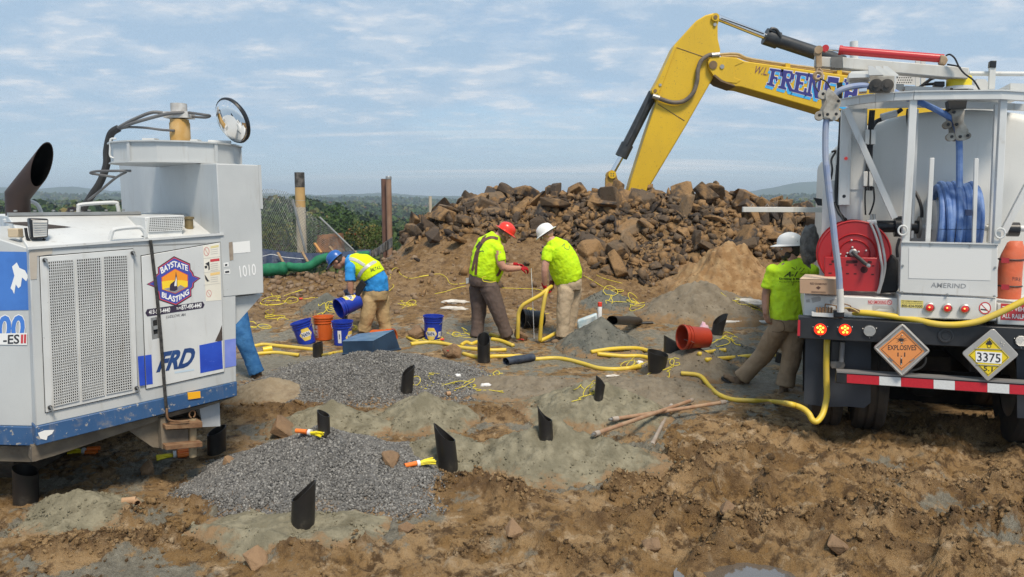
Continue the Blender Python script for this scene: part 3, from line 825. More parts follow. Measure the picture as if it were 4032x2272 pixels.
M_REDPAINT = mat('red_marking_paint', (0.55, 0.05, 0.04), (0.25, 0.05, 0.03), scale=20, rough=0.8)
for i, (x, y, r, lab, red) in enumerate(loose):
 p = GT(x, y)
 me = rock_mesh('rock', 16, np.random.RandomState(100 + i), 1.0, 0.85, 0.75, 0.22)
 o = bpy.data.objects.new('rock', me); COL.objects.link(o); me.materials.append(M_DIRTROCK)
 o.location = (p.x, p.y, p.z + r * 0.35); o.scale = (r, r, r); o.rotation_euler = (0.2 * i, 0.3, i * 1.3)
 ORG[o.name] = Vector(o.location)
 setp(o, lab, 'rock', 'loose rocks on the ground')
 if red:
  q = MB()
  for k in range(14):
   a = random.uniform(0, 6.28); b = random.uniform(0, 0.5)
   q.ball((p.x + r * b * math.cos(a), p.y - r * 0.72 + 0.02 * random.random(), p.z + r * (0.55 + b * math.sin(a))), (0.02, 0.008, 0.012), 6, 4)
  oo = q.build('paint_mark', M_REDPAINT, None, origin=o.location); oo.parent = o; oo.location = (0, 0, 0); oo.matrix_parent_inverse = (Matrix.Translation(o.location) @ o.rotation_euler.to_matrix().to_4x4() @ Matrix.Diagonal((r, r, r, 1))).inverted() @ Matrix.Translation(o.location)
# ================================================================== ROCK PILE
pile = thing('rock_pile', (2.5, 17.0, gz(2.5, 17.0)), 'heap of blasted brown rock rising across the middle distance', 'rock pile')
rsp = np.random.RandomState(11)
TEMPL = [rock_mesh('rock', rsp.randint(13, 22), rsp, 1.0, rsp.uniform(0.55, 0.9), rsp.uniform(0.4, 0.8), 0.05) for _ in range(16)]
for me in TEMPL: me.materials.append(M_ROCK)
LINE_X = [940, 985, 1100, 1290, 1400, 1470, 1560, 1650, 1760, 1830, 1960, 2100, 2500]
LINE_Y = [612, 612, 600, 585, 610, 660, 700, 715, 660, 640, 660, 680, 700]
def proj(X, Y, Z):
 X = np.asarray(X, float); dz = np.asarray(Z, float) - CAM_Z
 zc = Y * CP - dz * SP; yc = Y * SP + dz * CP
 return (CX + F_SRC * X / zc) / 1.56522, (CY - F_SRC * yc / zc) / 1.56522
def rock_zone(X, Y):
 Z = gmed(X, Y); px_, py_ = proj(X, Y, Z)
 return py_ < np.interp(px_, LINE_X, LINE_Y) + 12 * perlin(X * 2, Y * 2, 4)
def put_rock(me, p, s, rot, parent=pile):
 o = bpy.data.objects.new('rock', me); COL.objects.link(o); o.parent = parent
 o.location = Vector(p) - ORG[parent.name]; o.scale = s; o.rotation_euler = rot
 return o
special = [(1272, 482, 18.0, (0.36, 0.3, 0.24)), (1895, 500, 18.0, (0.46, 0.35, 0.26)), (1727, 492, 18.0, (0.24, 0.22, 0.34)), (1663, 595, 16.2, (0.2, 0.2, 0.36)),
           (1500, 500, 17.6, (0.42, 0.3, 0.18)), (1200, 500, 17.6, (0.3, 0.25, 0.2)), (1122, 525, 17.2, (0.22, 0.2, 0.28)), (1410, 545, 17.0, (0.2, 0.25, 0.3)),
           (1850, 490, 18.2, (0.16, 0.2, 0.27)), (1640, 490, 18.2, (0.3, 0.25, 0.2)), (1550, 575, 16.5, (0.2, 0.2, 0.27)), (1960, 545, 16.8, (0.3, 0.25, 0.28)),
           (1870, 620, 15.4, (0.26, 0.22, 0.24)), (1170, 555, 16.5, (0.3, 0.22, 0.18)), (1240, 540, 17.0, (0.32, 0.22, 0.18)), (1560, 640, 15.4, (0.24, 0.2, 0.18)),
           (1530, 680, 14.9, (0.2, 0.18, 0.14)), (1620, 690, 14.9, (0.3, 0.2, 0.15)), (1780, 560, 16.6, (0.24, 0.2, 0.22)), (1330, 500, 17.6, (0.24, 0.2, 0.2)), (1470, 565, 16.8, (0.2, 0.2, 0.26)),
           (1810, 625, 15.8, (0.5, 0.2, 0.13)), (1090, 590, 16.0, (0.24, 0.2, 0.16)), (1030, 605, 16.0, (0.26, 0.2, 0.16)), (1150, 600, 15.7, (0.26, 0.18, 0.13))]
for x, y, Yd, s in special:
 p = P(*D(x, y), Yd)
 put_rock(TEMPL[rsp.randint(16)], p, tuple(q_ * 1.05 for q_ in s), (rsp.uniform(-.5, .5), rsp.uniform(-.5, .5), rsp.uniform(0, 6.28)))
cnt = 0
while cnt < 274:
 X = rsp.uniform(-3.6, 9.0); Y = 14.2 + 4.6 * rsp.rand() ** 0.8
 if not rock_zone(np.array([X]), np.array([Y]))[0]: continue
 s = 0.10 + 0.24 * rsp.rand() ** 2.2
 z = gz(X, Y)
 put_rock(TEMPL[rsp.randint(16)], (X, Y, z + s * rsp.uniform(0.0, 0.7)), (s * rsp.uniform(.85, 1.5), s, s * rsp.uniform(.5, 1.0)), (rsp.normal() * 0.7, rsp.normal() * 0.7, rsp.uniform(0, 6.28)))
 cnt += 1
# the smaller rubble between them
BASES = []
for k in range(8):
 me = rock_mesh('tmp', 9, rsp, 1.0, rsp.uniform(0.55, 0.9), rsp.uniform(0.35, 0.75), 0)
 BASES.append((np.array([v.co[:] for v in me.vertices]), np.array([list(p.vertices) for p in me.polygons])))
 bpy.data.meshes.remove(me)
VV = []; FF = []; off = 0
N = 9500
X = rsp.uniform(-3.8, 9.5, N); Y = 14.0 + 5.2 * rsp.rand(N)
k_ = rock_zone(X, Y); stray = rsp.rand(N) < 0.03 * (Y < 16.5); X, Y = X[k_ | stray], Y[k_ | stray]
Zr = gmed(X, Y); S = 0.045 + 0.12 * rsp.rand(len(X)) ** 2; RM = rotmats(len(X), rsp); ti = rsp.randint(0, 8, len(X))
for t in range(8):
 sel = np.where(ti == t)[0]; V0, F0 = BASES[t]
 vv = np.einsum('nij,vj->nvi', RM[sel], V0) * S[sel][:, None, None] + np.stack([X[sel], Y[sel], Zr[sel] + S[sel] * rsp.uniform(-0.5, 0.7, len(sel))], -1)[:, None, :]
 ff = (F0[None] + (np.arange(len(sel)) * len(V0))[:, None, None]).reshape(-1, 3) + off
 VV.append(vv.reshape(-1, 3)); FF.append(ff); off += len(sel) * len(V0)
np_mesh('rubble', np.concatenate(VV), np.concatenate(FF), M_ROCK, parent=pile, smooth=False, kind='stuff')
# ================================================================== FAR COUNTRY
def ridge_y(xs, ys): return lambda x: np.interp(x, xs, ys)
FAR = [  # distance, log-width, skyline (overview px) by picture x
 (150, 0.30, ridge_y([0, 600, 700, 800, 900, 1000, 1100, 2000, 2576], [600, 585, 580, 590, 600, 615, 620, 600, 600])),
 (330, 0.28, ridge_y([-600, 0, 300, 500, 660, 760, 850, 960, 1100, 1900, 2070, 2576, 3200], [535, 535, 530, 530, 522, 526, 545, 575, 585, 560, 560, 560, 560])),
 (900, 0.25, ridge_y([-600, 0, 300, 660, 900, 1000, 1100, 1900, 2070, 2576, 3200], [518, 518, 516, 517, 522, 530, 534, 518, 516, 516, 518])),
 (2000, 0.22, ridge_y([-600, 0, 100, 220, 300, 660, 800, 1000, 1100, 1850, 1930, 2070, 2576, 3200], [503, 496, 492, 498, 495, 500, 504, 502, 508, 505, 499, 494, 494, 499])),
 (4200, 0.20, ridge_y([-600, 0, 90, 190, 300, 480, 660, 800, 960, 1100, 1400, 1850, 1930, 1990, 2040, 2100, 2300, 2576, 3200], [486, 474, 478, 472, 482, 484, 487, 491, 486, 494, 493, 488, 474, 462, 459, 464, 470, 484, 488])),
]
def far_h(d, x):
 z = np.interp(np.log(d), np.log([14, 26, 60, 110, 260, 600, 1500, 8000]), [-3.0, -8.0, -14, -18, -26, -26, -20, -10])
 best = z
 for d0, w, fy in FAR:
  zr = CAM_Z - (fy(x) - 504.0) / 1874.0 * d0
  g = np.exp(-((np.log(d) - math.log(d0)) / w) ** 2)
  best = np.maximum(best, z * (1 - g) + zr * g)
 return best
def far_px(X, Y): return 1288 + 1874 * X / np.maximum(Y, 1)
dd = np.exp(np.linspace(math.log(19.0), math.log(5500), 240)); aa = np.linspace(-0.95, 0.95, 420)
DD, AA = np.meshgrid(dd, aa, indexing='ij')
YF = DD; XF = AA * DD
far_z = far_h(np.hypot(XF * 0.6, YF), far_px(XF, YF))
bumpy = np.clip(DD / 900, 0, 1) * (4.0 * fbm(XF / 60, YF / 60, 3, 5) + 3.0 * fbm(XF / 16, YF / 16, 2, 6)) + np.clip(DD / 3000, 0, 1) * 6 * fbm(XF / 220, YF / 220, 3, 8)
far_z = far_z + bumpy * (DD > 500)
near_fix = sstep(40, 22, DD)
far_z = np.where(DD < 34, np.minimum(far_z, macro(XF, YF) - 0.25), far_z)
ii = np.arange(DD.size).reshape(DD.shape)
FQ2 = np.stack([ii[:-1, :-1], ii[:-1, 1:], ii[1:, 1:], ii[1:, :-1]], -1).reshape(-1, 4)
M_HILL = mat('wooded_hillside', (0.035, 0.060, 0.022), (0.060, 0.082, 0.030), scale=0.02, rough=1.0, dirt=0.6, dcol=(0.020, 0.040, 0.014), dscale=0.06, spec=0.05)
np_mesh('hills', np.stack([XF, YF, far_z], -1), FQ2, M_HILL, kind='structure')
# forest: crowns of leaf clumps, one mass
rf = np.random.RandomState(23)
def leaf_crown(nl, rs_, leaf=0.16):
 """unit crown: leaf clumps set on an uneven, gappy shell"""
 lobes = rs_.normal(size=(9, 3)); lobes /= np.linalg.norm(lobes, axis=1)[:, None]; lobes[:, 2] = np.abs(lobes[:, 2]) * 0.9 - 0.15
 lr = rs_.uniform(0.35, 0.6, 9)
 V = []; Fx = []
 for i in range(nl):
  L_ = rs_.randint(9); d = rs_.normal(size=3); d /= np.linalg.norm(d)
  c = lobes[L_] * 0.55 + d * lr[L_] * rs_.uniform(0.7, 1.05)
  n_ = d * 0.7 + rs_.normal(size=3) * 0.5; n_ /= np.linalg.norm(n_)
  a = np.cross(n_, rs_.normal(size=3)); a /= np.linalg.norm(a); b = np.cross(n_, a)
  s = leaf * rs_.uniform(0.6, 1.3)
  k = len(V); V += [c + a * s, c + b * s * 0.8, c - a * s * 0.9, c - b * s * 0.7]; Fx.append((k, k + 1, k + 2)); Fx.append((k, k + 2, k + 3))
 return np.array(V), np.array(Fx)
CROWN_N = [leaf_crown(420, rf, 0.13) for _ in range(6)]
CROWN_F = [leaf_crown(70, rf, 0.30) for _ in range(8)]
def forest_mat(name):
 m = bpy.data.materials.new(name); m.use_nodes = True; nt = m.node_tree; L = nt.links.new; b = nt.nodes['Principled BSDF']
 at = nt.nodes.new('ShaderNodeAttribute'); at.attribute_name = 'tint'
 r = nt.nodes.new('ShaderNodeValToRGB'); e = r.color_ramp.elements
 e[0].color = (0.028, 0.055, 0.016, 1); e[1].color = (0.16, 0.045, 0.025, 1); e[1].position = 1.0
 for p_, c_ in ((0.35, (0.045, 0.080, 0.022)), (0.62, (0.075, 0.100, 0.030)), (0.85, (0.13, 0.125, 0.04)), (0.965, (0.17, 0.13, 0.045))):
  q = e.new(p_); q.color = c_ + (1,)
 L(at.outputs['Fac'], r.inputs[0]); L(r.outputs[0], b.inputs['Base Color']); b.inputs['Roughness'].default_value = 0.9; b.inputs['Specular IOR Level'].default_value = 0.1
 return m
M_FOREST = forest_mat('forest_leaves')
VV, FF, TT = [], [], []; off = 0
def add_crowns(X, Y, rad, templates, zoff=0.0):
 global off
 Z = far_h(np.hypot(X * 0.6, Y), far_px(X, Y)) + zoff
 ti = rf.randint(0, len(templates), len(X)); an = rf.uniform(0, 6.28, len(X)); tint = rf.beta(1.6, 2.2, len(X))
 for t, (V0, F0) in enumerate(templates):
  s = np.where(ti == t)[0]
  if not len(s): continue
  ca, sa = np.cos(an[s])[:, None], np.sin(an[s])[:, None]
  vx = (V0[None, :, 0] * ca - V0[None, :, 1] * sa) * rad[s][:, None] + X[s][:, None]
  vy = (V0[None, :, 0] * sa + V0[None, :, 1] * ca) * rad[s][:, None] + Y[s][:, None]
  vz = V0[None, :, 2] * rad[s][:, None] * 1.05 + Z[s][:, None]
  VV.append(np.stack([vx, vy, vz], -1).reshape(-1, 3))
  FF.append((F0[None] + (np.arange(len(s)) * len(V0))[:, None, None]).reshape(-1, 3) + off)
  tv = np.clip(tint[s][:, None] + 0.12 * rf.normal(size=(len(s), len(V0) // 4)).repeat(4, 1), 0, 1)
  TT.append(tv.reshape(-1)); off += len(s) * len(V0)
def wedge(N, d0, d1, a0, a1):
 d = np.sqrt(rf.uniform(d0 ** 2, d1 ** 2, N)); a = rf.uniform(a0, a1, N); return a * d, d
X, Y = wedge(460, 105, 240, -0.80, -0.02); add_crowns(X, Y, rf.uniform(3.0, 5.5, len(X)), CROWN_N)
X, Y = wedge(120, 100, 240, 0.30, 0.50); add_crowns(X, Y, rf.uniform(3.0, 5.5, len(X)), CROWN_N)
X, Y = wedge(950, 200, 420, -0.80, 0.0); add_crowns(X, Y, rf.uniform(4, 6.5, len(X)), CROWN_F)
X, Y = wedge(320, 200, 420, 0.25, 0.55); add_crowns(X, Y, rf.uniform(4, 6.5, len(X)), CROWN_F)
X, Y = wedge(2600, 420, 1100, -0.80, 0.0); add_crowns(X, Y, rf.uniform(5, 9, len(X)), CROWN_F)
X, Y = wedge(900, 420, 1100, 0.25, 0.55); add_crowns(X, Y, rf.uniform(5, 9, len(X)), CROWN_F)
X, Y = wedge(2200, 1100, 2600, -0.75, 0.0); add_crowns(X, Y, rf.uniform(7, 13, len(X)), CROWN_F)
X, Y = wedge(900, 1100, 2600, 0.28, 0.5); add_crowns(X, Y, rf.uniform(7, 13, len(X)), CROWN_F)
np_mesh('forest', np.concatenate(VV), np.concatenate(FF), M_FOREST, smooth=False, attrs={'tint': np.concatenate(TT)}, kind='stuff', label='wooded valley beyond the edge of the site')
# pale buildings scattered in the far valley
M_FARWALL = mat('pale_far_wall', (0.72, 0.72, 0.70), rough=0.8); M_FARROOF = mat('grey_far_roof', (0.30, 0.31, 0.33), rough=0.7); M_FARWIN = mat('dark_far_window', (0.05, 0.06, 0.08), rough=0.3)
far_b = [(1015, 514, 1900, 70, 8, 'long low white warehouse in the far valley left of the twin pipes'), (905, 505, 2300, 34, 9, 'small white building on the far ridge'), (1095, 523, 1500, 26, 7, 'white shed in the far valley by the short pale pipe'),
         (960, 512, 2200, 40, 8, 'pale building between the two pipes on the far ridge'), (700, 502, 2400, 45, 9, 'pale house behind the chain-link fence on the far ridge'), (208, 489, 3000, 40, 12, 'white building on the ridge beyond the rig exhaust'), (2062, 488, 2600, 26, 9, 'white house on the hill beside the tank truck')]
for x, y, d_, w_, h_, lab in far_b:
 p = P(*D(x, y), d_)
 t = thing('building', (p.x, p.y, p.z - h_), lab, 'building', 'buildings in the far valley')
 MB().box((p.x, p.y, p.z - h_ / 2 - 6), w_, 18, h_ + 12).build('wall', M_FARWALL, t)
 MB().prism([(p.x - w_ / 2 - 1, p.y - 10, p.z), (p.x + w_ / 2 + 1, p.y - 10, p.z), (p.x + w_ / 2 + 1, p.y, p.z + h_ * 0.3), (p.x - w_ / 2 - 1, p.y, p.z + h_ * 0.3)], (0, 10, -0.5)).build('roof', M_FARROOF, t)
 for k in range(3):
  MB().box((p.x + (k - 1) * w_ * 0.3, p.y - 9.05, p.z - h_ * 0.45), w_ * 0.12, 0.2, h_ * 0.3).build('window', M_FARWIN, t)
# shrubs just beyond the fence
M_BARK = mat('grey_bark', (0.09, 0.07, 0.05), (0.14, 0.11, 0.08), rough=0.9)
def shrub(name, x, y, Yd, rad, lab, tint, nl=900, tall=1.0, cat='shrub', leaf=0.055):
 c = P(*D(x, y), Yd)
 zb = c.z - rad * tall - 1.0
 t = thing(name, (c.x, c.y, zb), lab, cat, 'growth beyond the silt fence')
 V0, F0 = leaf_crown(nl, rf, leaf)
 V1 = V0 * np.array([rad, rad, rad * tall]) + np.array(c)
 tv = np.clip(tint + 0.1 * rf.normal(size=(len(V0) // 4)).repeat(4), 0, 1)
 np_mesh('crown', V1, F0, M_FOREST, parent=t, smooth=False, attrs={'tint': tv})
 m_ = MB(); m_.tube([(c.x, c.y, zb - 3), (c.x + 0.05, c.y, c.z - rad * tall * 0.3), (c.x, c.y, c.z + rad * tall * 0.2)], [rad * 0.07, rad * 0.05, rad * 0.02], 7)
 for k in range(5):
  a = k * 1.3
  m_.tube([(c.x, c.y, c.z - rad * tall * 0.4 + k * 0.1 * rad), (c.x + math.cos(a) * rad * 0.5, c.y + math.sin(a) * rad * 0.5, c.z + rad * tall * (0.1 + 0.08 * k))], [rad * 0.035, rad * 0.012], 5)
 m_.build('trunk', M_BARK, t)
shrub('shrub', 915, 602, 40, 1.3, 'yellow-green shrub rising behind the silt fence left of the twin pipes', 0.80)
shrub('shrub', 955, 612, 34, 0.9, 'mid green shrub at the foot of the twin pipes', 0.55)
shrub('shrub', 700, 615, 26, 1.0, 'olive shrub behind the chain-link mesh beside the rig', 0.66)
shrub('tree', 850, 585, 130, 5.0, 'dark green tree behind the leaning fence rail', 0.25, 1200, 1.1, 'tree')
shrub('tree', 800, 592, 120, 4.6, 'green tree behind the leaning fence post', 0.4, 1200, 1.1, 'tree')
shrub('shrub', 1065, 565, 140, 2.6, 'red-leaved shrub behind the short pale pipe', 0.99)
shrub('tree', 690, 585, 125, 4.8, 'green tree seen through the mesh next to the rig cabinet', 0.45, 1200, 1.1, 'tree')
# ---- haze: the air itself
M_HAZE = bpy.data.materials.new('haze_air'); M_HAZE.use_nodes = True
hn = M_HAZE.node_tree; hn.nodes.clear()
ho = hn.nodes.new('ShaderNodeOutputMaterial'); hv = hn.nodes.new('ShaderNodeVolumePrincipled')
hv.inputs['Color'].default_value = (0.74, 0.87, 1.0, 1); hv.inputs['Density'].default_value = 0.00028; hv.inputs['Anisotropy'].default_value = 0.2
hn.links.new(hv.outputs[0], ho.inputs['Volume'])
hz = MB().box((0, 2575, 20), 11600, 6150, 160).build('haze', M_HAZE, smooth=0, kind='stuff')
# ================================================================== DRILL RIG
pL = P(*D(90, 860), 4.9); pR = P(*D(595, 900), 5.8)
F1 = Plane((pL.x, pL.y, 0), (pR.x - pL.x, pR.y - pL.y, 0))
F2 = Plane((0, P(*ZB(225, 700), 4.9).y, 0), (1, -0.02, 0))
UP = Vector((0, 0, 1))
M_RIG = mat('rig_grey_paint', (0.46, 0.475, 0.475), (0.52, 0.535, 0.53), scale=1.6, rough=0.42, dirt=0.16, dcol=(0.28, 0.25, 0.20), dscale=3.5, chips=0.3, ccol=(0.10, 0.07, 0.05), streak=0.4, bump=0.03, bscale=9)
M_RIGW = mat('rig_pale_paint', (0.62, 0.63, 0.62), (0.56, 0.57, 0.565), scale=2.5, rough=0.4, dirt=0.3, dcol=(0.30, 0.26, 0.20), dscale=4, chips=0.4, ccol=(0.12, 0.08, 0.05), streak=0.42)
M_RIGBLUE = mat('rig_blue_skirt', (0.022, 0.075, 0.19), (0.035, 0.10, 0.23), scale=3, rough=0.5, dirt=0.55, dcol=(0.26, 0.24, 0.21), dscale=9, chips=1.1, ccol=(0.32, 0.31, 0.29), streak=0.4)
M_BLUE = mat('bright_blue_vinyl', (0.02, 0.06, 0.42), (0.025, 0.08, 0.50), rough=0.25, dirt=0.3, dcol=(0.45, 0.45, 0.48), dscale=24)
M_BLUEF = mat('faded_blue_vinyl', (0.16, 0.22, 0.62), (0.22, 0.28, 0.68), rough=0.4, dirt=0.15, dcol=(0.5, 0.5, 0.55), dscale=20)
M_SIDEBLUE = mat('side_blue_vinyl', (0.05, 0.16, 0.48), (0.06, 0.19, 0.55), rough=0.4, dirt=0.35, dcol=(0.06, 0.09, 0.16), dscale=5)
M_GAP = mat('dark_gap', (0.012, 0.012, 0.012), rough=0.9)
M_BLACK = mat('black_rubber', (0.018, 0.018, 0.019), (0.028, 0.028, 0.028), rough=0.55, dirt=0.25, dcol=(0.10, 0.09, 0.075), dscale=8)
M_BLACKP = mat('black_paint', (0.012, 0.012, 0.014), rough=0.35, dirt=0.2, dcol=(0.09, 0.075, 0.055), dscale=6)
M_STEEL = mat('worn_steel', (0.42, 0.42, 0.41), (0.34, 0.33, 0.31), rough=0.38, metal=0.7, dirt=0.3, dcol=(0.14, 0.10, 0.07))
M_CHROME = mat('chrome_rod', (0.78, 0.79, 0.80), rough=0.12, metal=1.0)
M_RUST = mat('rusty_steel', (0.17, 0.085, 0.04), (0.25, 0.15, 0.08), scale=12, rough=0.85, bump=0.4, bscale=60, dirt=0.3, dcol=(0.30, 0.24, 0.17))
M_UNDER = mat('muddy_chassis', (0.12, 0.10, 0.078), (0.20, 0.165, 0.12), scale=5, rough=0.9, bump=0.4, bscale=40, dirt=0.4, dcol=(0.07, 0.055, 0.045))
M_WHITE = mat('white_decal', (0.78, 0.78, 0.76), rough=0.5, dirt=0.12, dcol=(0.5, 0.47, 0.42))
M_CREAM = mat('cream_sticker', (0.72, 0.68, 0.58), (0.78, 0.75, 0.66), rough=0.5)
M_EXH = mat('exhaust_brown', (0.055, 0.032, 0.025), (0.038, 0.024, 0.02), scale=5, rough=0.55, metal=0.25, bump=0.15, bscale=50)
M_SOOT = mat('soot', (0.004, 0.004, 0.004), rough=1.0, spec=0.05)
rig_o = Vector((pL.x + F1.n.x * 0.9 + F1.u.x * 0.6, pL.y + F1.n.y * 0.9 + F1.u.y * 0.6, 0))
rig = thing('drill_rig', (rig_o.x, rig_o.y, gz(rig_o.x, rig_o.y)), 'tracked rock drilling rig in scuffed grey paint with a blue skirt', 'drill rig')
def q1(Z, pts, k=0.0): return [F1.at(*Z(*p), k) for p in pts]
def slab(mb, poly, k, d): return mb.prism(poly, F1.n * d)
def part(name, poly, d, m, parent=rig, bevel=0.0):
 return MB().prism(poly, F1.n * d).build(name, m, parent, bevel=bevel)
# ---- main housing, skirt and chassis
A0 = F1.at(*ZB(220, 155)); B0 = F1.at(*ZB(1700, 45)); zt = (A0.z + B0.z) / 2
house = part('engine_housing', [F1.at(*ZB(220, 155)), F1.at(*ZB(1700, 45)), F1.at(*ZB(1795, 40)), F1.at(*ZB(1803, 1150)), F1.at(*ZC(1755, 5)), F1.at(*ZC(265, 338))], 1.75, M_RIG, bevel=0.008)
skirt = part('skirt', q1(ZC, [(262, 340), (1757, 6), (1757, 110), (270, 482)], -0.012), 1.76, M_RIGBLUE, bevel=0.006)
part('chassis', q1(ZC, [(235, 486), (1740, 118), (1500, 200), (1200, 285), (400, 555), (240, 600)], 0.06), 1.5, M_UNDER)
# white torn sticker on the skirt corner
MB().face(q1(ZC, [(280, 385), (330, 365), (402, 362), (385, 392), (352, 410), (345, 438), (300, 428)], -0.016)).build('sticker', M_WHITE, skirt)
refl = part('reflector', q1(ZC, [(1390, 88), (1483, 76), (1486, 125), (1395, 138)], -0.022), 0.012, mat('amber_reflector', (0.85, 0.42, 0.02), rough=0.2, spec=0.8), parent=skirt)
# ---- hood
Ar = F1.at(*ZA(300, 966), 0.72); zr = Ar.z
uo = B0 - A0; uo.z = 0
def hood_pt(u, k, z): p = A0 + F1.u * u + F1.n * k; return Vector((p.x, p.y, z))
ul = uo.length
MB().prism([hood_pt(0, 0, A0.z + 0.004), hood_pt(0, 0.72, zr), hood_pt(0, 1.75, zr), hood_pt(0, 1.75, A0.z - 0.02), hood_pt(0, 0.0, A0.z - 0.02)], F1.u * (ul * 0.99)).build('hood', M_RIGW, rig, bevel=0.006)
hn_ = (hood_pt(0, 0.72, zr) - hood_pt(0, 0, A0.z)).cross(F1.u); hn_.normalize()
if hn_.z < 0: hn_ = -hn_
def on_hood(x, y, up=0.003):
 d = ray(x, y); o = Vector((0, 0, CAM_Z)); t = (hood_pt(0, 0, A0.z + 0.004) - o).dot(hn_) / d.dot(hn_)
 return o + d * t + hn_ * up
MB().face([on_hood(*ZA(*p)) for p in ((25, 1022), (205, 1016), (545, 1055), (375, 1066))]).build('anti_slip_pad', mat('anti_slip', (0.05, 0.04, 0.036), rough=0.95, bump=0.5, bscale=200), rig)
# lip along the top edge and seam
MB().bar(hood_pt(-0.01, -0.006, A0.z + 0.004), hood_pt(ul, -0.006, B0.z + 0.004), 0.02, 0.016).build('edge_lip', M_RIGW, rig)
MB().bar(hood_pt(0, 0.72, zr + 0.012), hood_pt(ul * 0.7, 0.72, zr + 0.012), 0.05, 0.024).build('deck_strip', M_STEEL, rig)
for k in range(7):
 p = hood_pt(0.05 + k * 0.12, 0.72, zr + 0.03); MB().lathe(p, UP, [(0.012, 0), (0.012, 0.012), (0, 0.012)], 8).build('bolt', M_STEEL, rig)
# intake box with perforated front
vb = [F1.at(*ZA(*p), 0.2) for p in ((1105, 978), (1405, 962), (1390, 1112), (1112, 1130))]
box_ = MB().prism(vb, F1.n * 0.62).build('intake_box', M_RIGW, rig, bevel=0.005)
def lattice(quad, nu, nv, bw, bh, d, k_off):
 """bars of a perforated plate inside the quad"""
 f = quadmap(quad); m_ = MB()
 for j in range(nv + 1):
  v = j / nv; a, b = f(0, v), f(1, v); m_.prism([a - UP * bh / 2, b - UP * bh / 2, b + UP * bh / 2, a + UP * bh / 2], F1.n * d)
 for i in range(nu + 1):
  u = i / nu; a, b = f(u, 0), f(u, 1); m_.prism([a - F1.u * bw / 2, a + F1.u * bw / 2, b + F1.u * bw / 2, b - F1.u * bw / 2], F1.n * d * 0.8)
 for i, p in enumerate(m_.v): m_.v[i] = tuple(Vector(p) + F1.n * k_off)
 return m_
gq = [F1.at(*ZA(*p), 0.2) for p in ((1140, 980), (1400, 972), (1388, 1075), (1130, 1088))]
MB().face([p - F1.n * 0.003 for p in gq]).build('grille_backing', M_GAP, box_)
lattice(gq, 17, 8, 0.0045, 0.0065, 0.004, -0.010).build('grille', M_RIGW, box_)
c_ = F1.at(*ZA(1440, 1010), 0.34)
fc = MB().lathe(c_ - UP * 0.06, UP, [(0.032, 0), (0.032, 0.075), (0.04, 0.08), (0.04, 0.095), (0, 0.1)], 18).build('filler_neck', mat('brass_filler', (0.35, 0.25, 0.09), (0.22, 0.17, 0.09), rough=0.45, metal=0.4), rig)
for pts, k in ((((840, 1150), (850, 1110), (880, 1072), (1050, 1055), (1090, 1075), (1105, 1100), (1112, 1135)), 0.06),
               (((597, 945), (600, 905), (622, 882), (868, 866), (895, 888), (908, 945)), 0.78), (((180, 860), (245, 862), (290, 890), (315, 945)), 0.95)):
 MB().tube(smooth_path([F1.at(*ZA(*p), k) for p in pts], 5), 0.0145, 8).build('grab_handle', M_RIGW, rig)
# ---- cooler grille panel
gp = [(300, 215), (1012, 157), (1047, 1245), (345, 1400)]
def grow(poly, c):                     # enlarge a polygon in its plane
 m_ = sum(poly, Vector()) / len(poly); return [p + (p - m_).normalized() * c for p in poly]
panel_q = q1(ZB, gp)
MB().prism([p - F1.n * 0.003 for p in grow(panel_q, 0.006)], F1.n * 0.002).build('panel_gap', M_GAP, rig)
panel = MB().prism([p - F1.n * 0.014 for p in panel_q], F1.n * 0.010).build('cooler_panel', M_RIGW, rig, bevel=0.003)
for pts, nu in ((((362, 250), (550, 236), (596, 1305), (405, 1350)), 12), (((578, 233), (760, 219), (788, 1265), (622, 1303)), 11), (((786, 213), (960, 203), (1000, 1220), (806, 1258)), 11)):
 q = q1(ZB, pts)
 MB().face([p - F1.n * 0.017 for p in q]).build('grille_backing', mat('grille_core', (0.03, 0.028, 0.024), (0.085, 0.078, 0.062), scale=3.0, rough=0.9), panel)
 lattice(q, nu, 52, 0.0050, 0.0060, 0.004, -0.0225).build('grille', M_RIGW, panel)
for p in ((340, 240), (1010, 185), (1040, 1215), (380, 1362)):
 c_ = F1.at(*ZB(*p), -0.016)
 lt = MB().lathe(c_, -F1.n, [(0.014, 0), (0.014, 0.018), (0.006, 0.022), (0, 0.022)], 10).build('wing_bolt', M_BLACK, panel)
 MB().bar(c_ - F1.n * 0.02 + UP * 0.01, c_ - F1.n * 0.03 - UP * 0.026 + F1.u * 0.014, 0.008, 0.008).build('wing', M_STEEL, lt)
# masking-tape patch near the corner
MB().face(q1(ZB, [(222, 170), (402, 145), (398, 195), (285, 210), (280, 385), (232, 390)], -0.003)).build('tape_patch', mat('old_tape', (0.42, 0.37, 0.31), (0.47, 0.43, 0.37), rough=0.8), rig)
